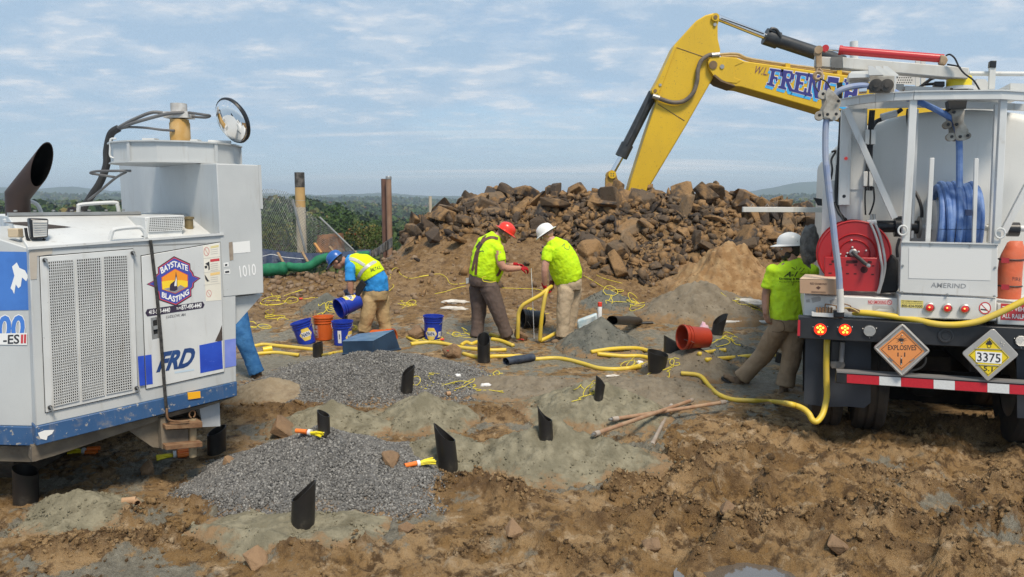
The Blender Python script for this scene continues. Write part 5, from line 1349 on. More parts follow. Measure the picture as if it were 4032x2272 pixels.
def disc(Z, c, rpx, k, prof, m_, name, parent, n=24):
 """lathe facing the camera; profile in units of the pixel radius (r, out towards viewer in m)"""
 o = T.at(*Z(*c), k); r = (T.at(*Z(c[0] + rpx, c[1]), k) - o).length
 return MB().lathe(o, -TN, [(a * r, b) for a, b in prof], n).build(name, m_, parent)
# ---- bumper, lamps
bump = tpart('bumper', ZK, [(118, 258), (2950, 400), (2950, 628), (2460, 603), (880, 522), (112, 480)], 0.0, 0.14, M_BUMP, bevel=0.006)
tpart('side_marker', ZK, [(112, 292), (134, 292), (132, 455), (104, 455)], -0.004, 0.05, mat('marker_red', (0.45, 0.02, 0.03), rough=0.2), bump)
M_LED = mat('lit_tail_lamp', (0.5, 0.01, 0.0), rough=0.2, emit=(1.0, 0.035, 0.008), estr=1.1); M_LEDH = mat('lit_led', (0.9, 0.2, 0.02), rough=0.2, emit=(1.0, 0.22, 0.02), estr=5.0)
M_LENSG = mat('reverse_lens', (0.42, 0.42, 0.40), (0.34, 0.34, 0.33), rough=0.2, spec=0.8)
for c in ((343, 388), (600, 392)):
 l = disc(ZK, c, 84, -0.001, [(1, 0), (1, 0.006), (0.82, 0.007), (0, 0.007)], M_BLACK, 'tail_lamp', bump)
 disc(ZK, c, 84, -0.008, [(0.78, 0), (0.74, 0.008), (0, 0.010)], M_LED, 'lens', l)
 for dx, dy in ((-0.38, -0.25), (0.38, -0.22), (0.28, 0.36), (-0.22, 0.36), (0, -0.45), (0.02, 0.02)):
  disc(ZK, (c[0] + dx * 74, c[1] + dy * 74), 13, -0.0185, [(1, 0), (0.6, 0.004), (0, 0.004)], M_LEDH, 'led', l, 10)
 for a in (3.5, -0.4, 1.57): disc(ZK, (c[0] + 80 * math.cos(a), c[1] + 72 * math.sin(a)), 8, -0.006, [(1, 0), (0, 0.004)], M_STEEL, 'screw', l, 8)
for c in ((855, 405), (2432, 508)):
 l = disc(ZK, c, 76, -0.001, [(1, 0), (1, 0.006), (0.82, 0.007), (0, 0.007)], M_BLACK, 'reverse_lamp', bump)
 disc(ZK, c, 64, -0.008, [(1, 0), (0.95, 0.008), (0, 0.010)], M_LENSG, 'lens', l)
 for j in range(-4, 5):
  w_ = 60 * math.sqrt(1 - (j / 4.7) ** 2); MB().tube([T.at(*ZK(c[0] - w_, c[1] + j * 12), -0.018), T.at(*ZK(c[0] + w_, c[1] + j * 12 + 3), -0.018)], 0.0025, 5).build('lens_ridge', M_LENSG, l)
 for a in (3.5, -0.4, 1.57): disc(ZK, (c[0] + 76 * math.cos(a), c[1] + 70 * math.sin(a)), 8, -0.006, [(1, 0), (0, 0.004)], M_STEEL, 'screw', l, 8)
disc(ZK, (1645, 455), 84, -0.001, [(1, 0), (1, 0.008), (0.84, 0.010), (0.82, 0.002), (0.55, 0.001), (0.5, 0.004), (0, 0.004)], mat('dark_lamp_blank', (0.03, 0.031, 0.034), rough=0.35), 'lamp_blank', bump)
# ---- under the bumper
flap = tpart('mudflap', ZK, [(190, 480), (870, 515), (866, 1150), (800, 1205), (640, 1190), (400, 1195), (172, 1160)], 0.2, 0.015, M_FLAP)
tpart('flap_hanger', ZK, [(462, 515), (600, 522), (600, 740), (455, 735)], 0.16, 0.03, M_BUMP)
tpart('step_bracket', ZK, [(450, 722), (590, 722), (602, 760), (585, 798), (462, 795), (442, 765)], 0.14, 0.05, mat('bracket_grey', (0.24, 0.22, 0.20), (0.17, 0.155, 0.14), rough=0.6, dirt=0.3), bevel=0.006)
MB().tube([T.at(*ZK(575, 520), 0.12), T.at(*ZK(560, 725), 0.12)], 0.022, 10).build('hanger_tube', mat('tube_grey', (0.16, 0.16, 0.165), rough=0.5), truck)
icc = tpart('under_run_bar', ZK, [(512, 826), (2950, 975), (2950, 1108), (503, 946)], -0.06, 0.10, M_BUMP, bevel=0.006)
tpart('bar_lip', ZK, [(515, 822), (2950, 970), (2950, 985), (513, 838)], -0.068, 0.11, mat('bar_grey', (0.20, 0.195, 0.19), rough=0.5), icc)
M_TAPER = mat('reflective_red', (0.55, 0.025, 0.04), (0.50, 0.02, 0.035), scale=60, rough=0.3); M_TAPEW = mat('reflective_white', (0.70, 0.72, 0.72), (0.64, 0.66, 0.66), scale=60, rough=0.3)
xs_ = [618, 955, 1182, 1520, 1742, 2080, 2308, 2650, 2880]
for i in range(8):
 a, b = xs_[i], xs_[i + 1]
 yt = lambda x: 853 + (x - 618) * 0.0635; yb = lambda x: 943 + (x - 618) * 0.0675
 tdec('reflective_tape', ZK, [(a + 1, yt(a)), (b - 1, yt(b)), (b - 1, yb(b)), (a + 1, yb(a))], -0.0625, M_TAPER if i % 2 == 0 else M_TAPEW, icc)
for x in (1240, 2080): tpart('bar_strut', ZK, [(x - 50, 560), (x + 60, 565), (x + 60, 905 + (x - 1240) * 0.06), (x - 40, 900 + (x - 1240) * 0.06)], 0.05, 0.06, M_BUMP)
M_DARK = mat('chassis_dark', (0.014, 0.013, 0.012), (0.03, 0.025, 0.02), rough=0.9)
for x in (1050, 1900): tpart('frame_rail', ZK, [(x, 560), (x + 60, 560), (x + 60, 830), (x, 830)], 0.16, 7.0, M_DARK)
# tyres
M_TYRE = mat('muddy_tyre', (0.020, 0.019, 0.018), (0.05, 0.04, 0.03), scale=6, rough=0.85, dirt=0.4, dcol=(0.12, 0.085, 0.05), dscale=4)
def tyre(c, Rr, w, name='tyre'):
 w2 = w / 2
 prof = [(Rr * 0.55, -w2 * 0.85), (Rr * 0.82, -w2), (Rr * 0.95, -w2 * 0.92), (Rr, -w2 * 0.7), (Rr, -w2 * 0.34), (Rr * 0.975, -w2 * 0.3), (Rr * 0.975, -w2 * 0.2), (Rr, -w2 * 0.16), (Rr, w2 * 0.16), (Rr * 0.975, w2 * 0.2), (Rr * 0.975, w2 * 0.3), (Rr, w2 * 0.34), (Rr, w2 * 0.7), (Rr * 0.95, w2 * 0.92), (Rr * 0.82, w2), (Rr * 0.55, w2 * 0.85)]
 o = MB().lathe(c, TU, prof, 40, cap=False).build(name, M_TYRE, truck)
 MB().lathe(c, TU, [(Rr * 0.56, -w2 * 0.8), (Rr * 0.2, -w2 * 0.2), (Rr * 0.2, w2 * 0.2), (Rr * 0.56, w2 * 0.8)], 24).build('rim', M_STEEL, o)
gt0 = gz(T.at(*ZK(560, 1200), 0.8).x, T.at(*ZK(560, 1200), 0.8).y)
TYR = 0.52
base_l = T.at(*ZK(400, 900), 0.75); base_l.z = gt0 + TYR - 0.03
for kx in (0.0, 1.35):
 for s_ in (0.0, 0.37, 1.66, 2.02):
  tyre(base_l + TU * s_ + TN * kx, TYR, 0.29)
for s_ in (0.0, 2.0): tyre(base_l + TU * s_ + TN * 6.2, TYR, 0.29)
MB().tube([base_l, base_l + TU * 2.1], 0.09, 12).build('axle', M_DARK, truck)
MB().tube([base_l + TN * 1.35, base_l + TU * 2.1 + TN * 1.35], 0.09, 12).build('axle', M_DARK, truck)
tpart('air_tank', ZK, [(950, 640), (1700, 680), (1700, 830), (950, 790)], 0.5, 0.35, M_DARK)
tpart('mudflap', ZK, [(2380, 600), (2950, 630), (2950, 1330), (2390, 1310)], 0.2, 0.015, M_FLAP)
tpart('underbody_shade_panel', ZK, [(160, 480), (2950, 600), (2950, 1330), (160, 1290)], 2.0, 0.05, M_DARK)  # dark sheet added to hide lit ground, standing in for shade underneath
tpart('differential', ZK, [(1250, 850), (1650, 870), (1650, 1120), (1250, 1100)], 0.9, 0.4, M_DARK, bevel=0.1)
# ---- placards
def placard(fr, inner, fm, im, k):
 p = tpart('placard', ZK, fr, k, 0.02, fm, truck, bevel=0.004)
 tdec('placard_face', ZK, inner, k - 0.0015, im, p); return p
p1 = placard([(1197, 333), (1222, 345), (1470, 590), (1478, 612), (1468, 635), (1215, 868), (1190, 876), (1165, 862), (910, 602), (900, 580), (912, 560), (1170, 345)], [(1197, 388), (1428, 615), (1186, 818), (953, 592)], M_SILV, mat('placard_orange', (0.78, 0.30, 0.09), (0.74, 0.28, 0.09), rough=0.5), -0.09)
for a, b in (((1197, 345), (1462, 605)), ((1462, 615), (1190, 862)), ((1188, 862), (914, 582)), ((914, 578), (1192, 345))): MB().tube([T.at(*ZK(*a), -0.094), T.at(*ZK(*b), -0.094)], 0.011, 8).build('placard_rim', M_SILV, p1)
for c in ((1195, 448), (1190, 530), (1185, 690), (1183, 750)): disc(ZK, c, 9, -0.093, [(1, 0), (0, 0.004)], M_STEEL, 'rivet', p1, 8)
for c, a in (((1062, 480), 0.7), ((1322, 480), -0.7), ((1075, 700), -0.7), ((1300, 705), 0.7)):
 o_ = T.at(*ZK(*c), -0.096); d_ = (TU * math.cos(a) + UP * math.sin(a)) * -0.02; MB().bar(o_ - d_, o_ + d_, 0.008, 0.004, -TN).build('clip', M_STEEL, p1)
inl = [(1197, 412), (1402, 614), (1187, 794), (978, 594)]
for a, b in zip(inl, inl[1:] + inl[:1]): MB().tube([T.at(*ZK(*a), -0.0925), T.at(*ZK(*b), -0.0925)], 0.0016, 4).build('border_line', M_PBLK, p1)
ttext('EXPLOSIVES', ZK, [(1046, 552), (1342, 550), (1340, 606), (1046, 602)], -0.0925, M_PBLK, p1, 0.01)
ttext('1.1', ZK, [(1145, 628), (1226, 628), (1226, 672), (1145, 670)], -0.0925, M_PBLK, p1, 0.01)
ttext('1', ZK, [(1174, 700), (1194, 700), (1194, 745), (1174, 745)], -0.0925, M_PBLK, p1, 0.01)
star = []
for i in range(22):
 a = 2 * math.pi * i / 22 + 0.1; r_ = (66 if i % 4 == 0 else 46) if i % 2 == 0 else 18
 star.append((1183 + r_ * math.cos(a) * 1.15, 496 + r_ * math.sin(a) * 0.72))
tdec('blast_symbol', ZK, star, -0.0925, M_PBLK, p1)
p2 = placard([(2140, 385), (2160, 392), (2392, 635), (2400, 650), (2392, 668), (2100, 920), (2082, 926), (2066, 915), (1828, 655), (1822, 640), (1830, 622), (2118, 392)], [(2102, 468), (2310, 680), (2088, 876), (1880, 655)], M_SILV, mat('placard_yellow', (0.82, 0.62, 0.02), rough=0.45), -0.09)
inl = [(2102, 482), (2296, 680), (2088, 862), (1894, 656)]
for a, b in zip(inl, inl[1:] + inl[:1]): MB().tube([T.at(*ZK(*a), -0.0925), T.at(*ZK(*b), -0.0925)], 0.0018, 4).build('border_line', M_PBLK, p2)
for a, b in (((1950, 586), (2235, 596)), ((1965, 752), (2205, 766))): MB().bar(T.at(*ZK(*a), -0.094), T.at(*ZK(*b), -0.094), 0.006, 0.006, -TN).build('slide_rail', M_SILV, p2)
wp = tdec('number_panel', ZK, [(1957, 612), (2232, 632), (2228, 748), (1959, 728)], -0.0935, M_DWHITE, p2)
ttext('3375', ZK, [(1972, 624), (2218, 644), (2216, 736), (1974, 720)], -0.0945, M_PBLK, p2, 0.01, 0, 1.0)
ttext('5.1', ZK, [(2040, 768), (2136, 778), (2134, 826), (2038, 816)], -0.0928, M_PBLK, p2, 0.02)
fl = [(2098, 487), (2110, 512), (2118, 500), (2120, 525), (2132, 520), (2128, 548), (2110, 545), (2098, 552), (2085, 545), (2066, 548), (2062, 522), (2076, 528), (2078, 505), (2088, 515)]
tdec('flame_symbol', ZK, fl, -0.0928, M_PBLK, p2)
ring(ZK, (2097, 560), 22, 6, M_PBLK, p2, -0.0928, plane=T, slash=False)
for c in ((2225, 525), (2255, 540), (2240, 555)): disc(ZK, c, 8, -0.093, [(1, 0), (0, 0.004)], M_STEEL, 'rivet', p2, 8)
MB().tube(smooth_path([T.at(*ZK(*p), -0.02) for p in ((1440, 680), (1430, 740), (1380, 790), (1300, 815), (1230, 820))], 6), 0.009, 7).build('cable', M_BLACK, truck)
# ---- deck boxes
bl = tpart('deck_box', ZK, [(175, 25), (1152, 66), (1150, 288), (165, 247)], 0.1, 1.3, M_TW, bevel=0.01)
bm_ = tpart('rear_cabinet', ZK, [(1158, 22), (2178, 66), (2176, 300), (2140, 306), (1152, 266)], 0.04, 1.2, M_TW, bevel=0.012)
br = tpart('deck_box', ZK, [(2186, 120), (2950, 150), (2950, 372), (2180, 338)], 0.08, 1.3, M_TW, bevel=0.008)
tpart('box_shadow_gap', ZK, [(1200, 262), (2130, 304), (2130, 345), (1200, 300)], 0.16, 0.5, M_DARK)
M_CLR = mat('clearance_lens', (0.40, 0.02, 0.02), rough=0.12, spec=0.8, emit=(1.0, 0.05, 0.02), estr=0.18)
for c in ((1478, 158), (1662, 165), (1843, 173)):
 l = disc(ZK, c, 56, 0.038, [(1, 0), (1, 0.02), (0.8, 0.026), (0.78, 0.01), (0, 0.01)], M_SILV, 'clearance_lamp', bm_)
 disc(ZK, c, 44, 0.026, [(1, 0), (0.9, 0.012), (0.5, 0.018), (0, 0.02)], M_CLR, 'lens', l); disc(ZK, c, 9, 0.0055, [(1, 0), (0, 0.003)], mat('lamp_filament', (0.9, 0.25, 0.05), emit=(1, 0.3, 0.05), estr=3.0), 'filament', l, 8)
nw = disc(ZK, (2055, 166), 66, 0.039, [(1, 0), (1, 0.0015), (0, 0.0015)], M_DWHITE, 'no_smoking_sign', bm_)
ring(ZK, (2055, 166), 64, 12, M_PRED, bm_, 0.0368, plane=T)
tdec('cigarette_symbol', ZK, [(2010, 172), (2080, 182), (2080, 196), (2010, 186)], 0.0365, M_PBLK, bm_)
sg = tdec('no_smoking_strip', ZK, [(838, 80), (1094, 84), (1095, 132), (840, 128)], 0.098, mat('faded_pink_sign', (0.72, 0.56, 0.54), rough=0.5), bl)
ttext('NO SMOKING', ZK, [(842, 86), (1028, 90), (1028, 126), (842, 122)], 0.0968, M_PRED, bl, 0.015)
ring(ZK, (1062, 108), 26, 6, M_PRED, bl, 0.0965, plane=T)
M_GPATCH = mat('grey_primer_patch', (0.38, 0.375, 0.365), (0.44, 0.43, 0.42), rough=0.7)
for pts in ([(888, 138), (1090, 148), (1116, 190), (1110, 206), (1085, 202), (1080, 182), (960, 165), (890, 200)], [(248, 62), (330, 46), (350, 60), (345, 92), (262, 112)], [(195, 80), (232, 74), (235, 105), (198, 108)], [(440, 88), (480, 70), (512, 72), (512, 125), (450, 120)], [(892, 196), (1080, 188), (1084, 203), (895, 205)]):
 tdec('paint_patch', ZK, pts, 0.0975, M_GPATCH, bl)
ys = tdec('emergency_sticker', ZK, [(1182, 80), (1414, 92), (1412, 170), (1180, 158)], 0.0385, mat('sticker_yellow', (0.70, 0.58, 0.16), rough=0.5), bm_)
ttext('800-424-9300', ZK, [(1190, 128), (1404, 136), (1402, 164), (1188, 155)], 0.0375, M_PBLK, bm_, 0.015)
ttext('FOR CHEMICAL EMERGENCY', ZK, [(1190, 86), (1404, 96), (1404, 106), (1190, 97)], 0.0375, M_PBLK, bm_, 0.01)
ttext('SPILL, LEAK, FIRE, CALL DAY OR NIGHT', ZK, [(1190, 108), (1404, 116), (1404, 124), (1190, 117)], 0.0375, M_PBLK, bm_, 0.01)
rsg = tdec('red_sign', ZK, [(2220, 118), (2900, 148), (2900, 320), (2217, 288)], 0.0785, M_PRED, br)
ttext('THIS VEHICLE STOPS AT', ZK, [(2234, 145), (2840, 172), (2840, 220), (2233, 192)], 0.0775, M_DWHITE, br, 0.02)
ttext('ALL RAILROAD CROSSINGS', ZK, [(2234, 222), (2880, 250), (2880, 298), (2233, 270)], 0.0775, M_DWHITE, br, 0.02)
# tray of tools on the deck
tray = tpart('tool_tray', ZK, [(255, 212), (480, 222), (480, 262), (255, 250)], -0.01, 0.08, M_TW)
for x in (300, 330, 360, 390, 420, 450): tpart('rack_tooth', ZK, [(x, 165), (x + 22, 166), (x + 20, 215), (x - 2, 214)], 0.0, 0.06, M_RUST, tray)
for x0, x1 in ((392, 510), (585, 660)): MB().tube(smooth_path([T.at(*ZK(*p), 0.02) for p in ((x0, 190), (x0 + 4, 130), (x0 + 20, 126), (x1 - 10, 142), (x1, 150), (x1, 175))], 4), 0.006, 6).build('tray_handle', M_RUST, tray)
MB().tube(smooth_path([T.at(*ZK(*p), 0.01) for p in ((590, 170), (650, 165), (700, 185), (745, 212))], 4), 0.008, 6).build('chain', mat('gold_chain', (0.38, 0.27, 0.08), rough=0.5), tray)
tpart('rack_tooth', ZK, [(600, 160), (680, 165), (755, 190), (755, 212), (640, 205)], 0.03, 0.04, M_RUST, tray)
tpart('clamp', ZK, [(480, 195), (595, 195), (590, 270), (482, 266)], -0.03, 0.10, M_BLACKP, truck, bevel=0.008)
# ---- panel with the maker's name and the posts around the hose reel
am = tpart('reel_guard', ZJ, [(1086, 733), (2004, 754), (2004, 1262), (1068, 1215)], 0.03, 0.03, M_TW, bevel=0.005)
tpart('guard_inset', ZJ, [(1160, 784), (1948, 806), (1936, 1100), (1156, 1078)], 0.027, 0.002, mat('guard_pale', (0.70, 0.695, 0.67), rough=0.4), am)
tpart('guard_flange', ZJ, [(1090, 726), (2010, 748), (2008, 760), (1088, 738)], 0.015, 0.05, M_TW, am)
ttext('AMERIND', ZJ, [(1372, 1118), (1704, 1132), (1702, 1174), (1366, 1166)], 0.0285, mat('raised_grey_letters', (0.33, 0.33, 0.33), rough=0.4, metal=0.4), am, 0.005)
for c in ((1108, 745), (1370, 754), (1745, 766), (1995, 764), (1100, 958), (1980, 975), (1092, 1212), (1525, 1232), (1972, 1250)): disc(ZJ, c, 13, 0.028, [(1, 0), (0.9, 0.008), (0, 0.009)], M_STEEL, 'bolt', am, 8)
def post(p_t, p_b, k, w, d, m_=M_TW, name='post'):
 """px quad from two horizontal pixel segments"""
 return MB().prism([T.at(*q, k) for q in (p_t[0], p_t[1], p_b[1], p_b[0])], TN * d).build(name, m_, truck, bevel=0.004)
post((ZI(1118, 538), ZI(1186, 538)), (ZJ(1090, 734), ZJ(1166, 734)), 0.02, 0, 0.07)
post((ZI(1940, 528), ZI(2004, 528)), (ZJ(1962, 750), ZJ(2032, 752)), 0.02, 0, 0.07)
post((ZI(1885, 645), ZI(1918, 645)), (ZJ(1922, 748), ZJ(1950, 748)), 0.45, 0, 0.05)
post((ZI(1297, 1132), ZI(1336, 1132)), (ZJ(1314, 736), ZJ(1364, 737)), 0.10, 0, 0.03)
post((ZI(1700, 1138), ZI(1738, 1138)), (ZJ(1760, 744), ZJ(1798, 744)), 0.10, 0, 0.03)
post((ZI(1160, 690), ZI(1194, 690)), (ZJ(1176, 700), ZJ(1206, 700)), 0.5, 0, 0.05)
beam = [(486, 640, .72), (560, 630, .5), (680, 610, .3), (820, 595, .17), (980, 582, .08), (1150, 574, .03), (1500, 570, .0), (1930, 567, .0), (2150, 580, .03), (2400, 600, .15), (2600, 630, .4)]
bp_ = [T.at(*ZI(x, y), k) for x, y, k in beam]
mb_ = MB()
for a, b in zip(bp_[:-1], bp_[1:]): mb_.bar(a, b + (b - a) * 0.02, 0.06, 0.062)
rb = mb_.build('rail_ring', M_TW, truck)
mb_ = MB()
for a, b in zip(bp_[:-1], bp_[1:]): mb_.bar(a + UP * 0.036, b + UP * 0.036 + (b - a) * 0.02, 0.085, 0.010)
mb_.build('rail_flange', M_TW, rb)
b2 = [T.at(*ZI(x, y), k) for x, y, k in ((560, 668, .62), (800, 655, .6), (1120, 648, .6), (1500, 650, .6), (1890, 662, .6), (2200, 680, .6))]
mb_ = MB()
for a, b in zip(b2[:-1], b2[1:]): mb_.bar(a, b, 0.05, 0.055)
mb_.build('inner_rail', M_TW, truck)
MB().bar(T.at(*ZI(530, 685), 0.42), T.at(*ZJ(1022, 505), 0.42), 0.05, 0.06, -TN).build('brace', M_TW, truck)
MB().bar(T.at(*ZJ(2290, 190), 0.42), T.at(*ZJ(2055, 640), 0.42), 0.05, 0.06, -TN).build('brace', M_TW, truck)
# ---- tank and left-hand panels
def tank_ring(k, s=1.0):
 c = T.at(*ZI(1500, 1000), k); out = []
 a_, b_, hs = 0.98, 0.36, 1.05
 for i in range(25):
  t = math.pi * (1 - i / 24); out.append((a_ * math.cos(t), b_ * math.sin(t)))
 for i in range(25):
  t = -math.pi * i / 24; out.append((a_ * math.cos(t), -hs + 0.5 * math.sin(t)))
 return [c + TU * (x * s) + UP * (z * s) for x, z in out]
ztk = T.at(*ZI(1500, 695), 0.85).z - T.at(*ZI(1500, 1000), 0.85).z - 0.36
rings_ = []
for k, s in ((0.80, 0.0), (0.80, 0.80), (0.815, 0.93), (0.85, 0.985), (0.90, 1.0), (5.4, 1.0), (5.5, 0.95), (5.55, 0.0)):
 rr_ = tank_ring(max(k, 0.8), s)
 base = T.p + TN * k
 c0 = tank_ring(0.85, 0.0)[0]
 rings_.append([p + TN * (k - max(k, 0.8)) + UP * ztk for p in [c0 + (q - tank_ring(max(k, 0.8), 0.0)[0]) + TN * (max(k, 0.8) - 0.85) for q in rr_]])
MB().rings(rings_, cap=False).build('tank', M_TANK, truck, smooth=50)
sp_ = tpart('rear_side_panel', ZI, [(490, 690), (726, 688), (722, 1420), (455, 1420)], 0.6, 0.06, M_TW)
tpart('lower_side_panel', ZJ, [(345, 150), (722, 140), (722, 1215), (300, 1200)], 0.61, 0.06, M_TW)
cb = MB().prism([T.at(*q, 0.50) for q in (ZI(492, 690), ZI(590, 688), ZJ(596, 383), ZJ(484, 383))], TN * 0.10).build('conduit_box', M_TW, truck, bevel=0.006)
disc(ZI, (533, 1138), 17, 0.498, [(1, 0), (0.8, 0.015), (0, 0.018)], M_CLR, 'marker_lamp', cb, 14); disc(ZJ, (541, 297), 17, 0.498, [(1, 0), (0.7, 0.002), (0, 0.001)], M_BLACKP, 'plug', cb, 12)
for pts in ([(705, 876), (805, 876), (800, 1012), (702, 1008)], [(692, 1256), (782, 1258), (778, 1392), (688, 1390)]):
 (x0, y0), (x1, y1), (x2, y2), (x3, y3) = pts; xm = (x0 + x1) / 2; xn = (x2 + x3) / 2
 tpart('cable_cover', ZI, [(x0, y0), (xm - 6, y0), (xn - 6, y2), (x3, y3)], 0.55, 0.06, M_TW, bevel=0.006); tpart('cable_cover', ZI, [(xm + 6, y0), (x1, y1), (x2, y2), (xn + 6, y2)], 0.55, 0.06, M_TW, bevel=0.006)
def tt(pts, Z, r, m_, name, parent=truck, n=8, per=6): return MB().tube(smooth_path([T.at(*Z(x, y), k) for x, y, k in pts], per), r, n).build(name, m_, parent)
M_CABLE = mat('black_cable', (0.012, 0.012, 0.013), rough=0.5)
for dx in (-14, 0, 14, 26): tt([(765 + dx, 700, .58), (752 + dx, 860, .58), (742 + dx, 1100, .58), (730 + dx * 1.3, 1300, .57), (735 + dx * 1.2, 1430, .57)], ZI, 0.007, M_CABLE, 'cable')
tt([(820, 205, .57), (828, 330, .57), (800, 430, .57), (780, 475, .57)], ZJ, 0.008, M_CABLE, 'cable')
tt([(745, 205, .57), (740, 330, .57), (745, 475, .57)], ZJ, 0.007, M_CABLE, 'cable')
tt([(1040, 690, .7), (980, 730, .72), (860, 780, .72), (800, 810, .7), (760, 870, .6)], ZI, 0.020, M_CABLE, 'cable')
tt([(850, 765, .70), (990, 728, .72)], ZI, 0.032, M_TW, 'conduit')
tt([(1090, 690, .7), (1085, 760, .72), (1100, 880, .74)], ZI, 0.008, M_CABLE, 'cable')
tt([(485, 700, .62), (478, 900, .62), (462, 1150, .6), (445, 1400, .58)], ZI, 0.014, M_CABLE, 'cable')
tt([(480, 0, .6), (465, 250, .58), (480, 420, .56), (520, 490, .5), (555, 520, .42)], ZJ, 0.016, M_CABLE, 'cable'); tt([(400, 1080, 0.9), (440, 1072, 0.9), (400, 1150, .9), (408, 1240, .8), (395, 1330, .8)], ZI, 0.010, M_CABLE, 'cable')
tt([(445, 355, .55), (480, 430, .5), (520, 500, .45), (540, 540, .4)], ZJ, 0.010, M_CABLE, 'cable')
# cab far ahead, seen only past the tank
MB().prism([T.at(*ZK(300, 300), 5.9) + UP * z for z in (0, 2.0)] + [T.at(*ZK(300, 300), 5.9) + UP * 2.0 + TU * 2.3, T.at(*ZK(300, 300), 5.9) + TU * 2.3], TN * 2.0).build('cab', M_TW, truck, bevel=0.08)
tpart('side_mirror', ZJ, [(246, 310), (330, 322), (332, 388), (290, 385), (265, 340)], 2.2, 0.06, M_BLACKP)
a_ = P(*D(1868, 527), 9.0); b_ = P(*D(2085, 528), 9.0); MB().bar(a_, b_, 0.05, 0.062).build('side_rail', M_TW, truck, bevel=0.004)
for x in (1893, 1930): q = P(*D(x, 519), 9.0); MB().tube([q + UP * 0.0 - TU * 0.02, q + UP * 0.03, q + TU * 0.02], 0.004, 5).build('rail_eye', M_STEEL, truck)
# ---- red hose reel
rc = T.at(*ZJ(635, 850), 0.28); RRr = (T.at(*ZJ(285, 850), 0.28) - rc).length
reel = MB().lathe(rc, -TN, [(RRr, -0.03), (RRr, 0.0), (RRr * 0.97, 0.008), (RRr * 0.94, 0.0), (RRr * 0.62, 0.0), (RRr * 0.60, 0.012), (RRr * 0.57, 0.0), (RRr * 0.44, 0.0), (RRr * 0.42, 0.010), (RRr * 0.39, 0.0), (0, 0.0)], 56).build('red_reel', M_RED, truck)
MB().lathe(rc + TN * 0.30, -TN, [(RRr, -0.02), (RRr, 0.0), (0, 0.0)], 48).build('rear_disc', M_RED, reel)
MB().lathe(rc + TN * 0.28, -TN, [(RRr * 0.6, 0), (RRr * 0.6, 0.25)], 32, cap=False).build('reel_drum', M_RED, reel)
for x, y in ((612, 715), (620, 782), (750, 815), (680, 825), (505, 848), (572, 838), (560, 870)): disc(ZJ, (x, y), 11, 0.276, [(1, 0), (0.7, 0.012), (0, 0.014)], M_TW, 'bolt', reel, 8)
bpl = tpart('reel_stand', ZJ, [(357, 876), (886, 884), (872, 1208), (352, 1196)], 0.16, 0.05, M_RED, truck, bevel=0.006)
for cx_, cy_, w_, h_ in ((615, 922, 55, 15), (435, 918, 14, 12), (412, 945, 14, 5), (570, 952, 14, 5), (650, 952, 14, 5), (818, 960, 12, 5), (408, 1030, 16, 6), (573, 1034, 14, 6), (646, 1036, 14, 6), (813, 1042, 14, 6), (785, 925, 20, 12)):
 tdec('slot', ZJ, [(cx_ - w_, cy_ - h_ * .5), (cx_ - w_ * .9, cy_ - h_), (cx_ + w_ * .9, cy_ - h_), (cx_ + w_, cy_ - h_ * .5), (cx_ + w_, cy_ + h_ * .5), (cx_ + w_ * .9, cy_ + h_), (cx_ - w_ * .9, cy_ + h_), (cx_ - w_, cy_ + h_ * .5)], 0.158, mat('slot_dark', (0.05, 0.006, 0.008), rough=0.8), bpl)
for c in ((732, 997), (490, 990)): disc(ZJ, c, 36, 0.1585, [(1, 0), (0, 0.0005)], MATS['slot_dark'], 'slot', bpl, 20)
disc(ZJ, (628, 835), 42, 0.27, [(1, 0), (1, 0.03), (0.7, 0.04), (0, 0.04)], M_STEEL, 'hub', reel)
tt([(622, 830, .17), (650, 860, .15), (700, 900, .14), (745, 940, .13), (772, 955, .12)], ZJ, 0.017, M_BLACK, 'crank', reel, 8)
disc(ZJ, (771, 956), 20, 0.11, [(1, 0), (1, 0.03), (0, 0.034)], M_STEEL, 'crank_knob', reel, 12)
vb_ = tpart('valve_block', ZJ, [(762, 525), (852, 520), (850, 628), (758, 625)], 0.3, 0.08, M_TW, bevel=0.006)
for x in (798, 828): MB().lathe(T.at(*ZJ(x, 520), 0.34), UP, [(0.012, 0), (0.012, 0.05), (0, 0.05)], 8).build('valve_stem', M_STEEL, vb_)
for dx in (0, 42): tt([(790 + dx, 550, .27), (830 + dx, 640, .24), (868 + dx * .9, 760, .2), (892 + dx * .9, 900, .13), (905 + dx * .6, 980, .12), (895 + dx * .4, 1080, .12), (880 + dx * .2, 1160, .12), (858 + dx * .3, 1222, .12)], ZJ, 0.011, mat('grey_hose', (0.32, 0.32, 0.32), (0.26, 0.26, 0.265), rough=0.5), 'hose')
tpart('black_bag', ZJ, [(1000, 845), (1062, 905), (1058, 1190), (1040, 1215), (870, 1225), (925, 1010)], 0.2, 0.2, mat('black_bag', (0.012, 0.012, 0.013), rough=0.7, bump=0.6, bscale=25), truck, bevel=0.02)
tt([(1070, 700, .35), (1045, 790, .33), (1050, 880, .32)], ZJ, 0.012, M_CABLE, 'cable')
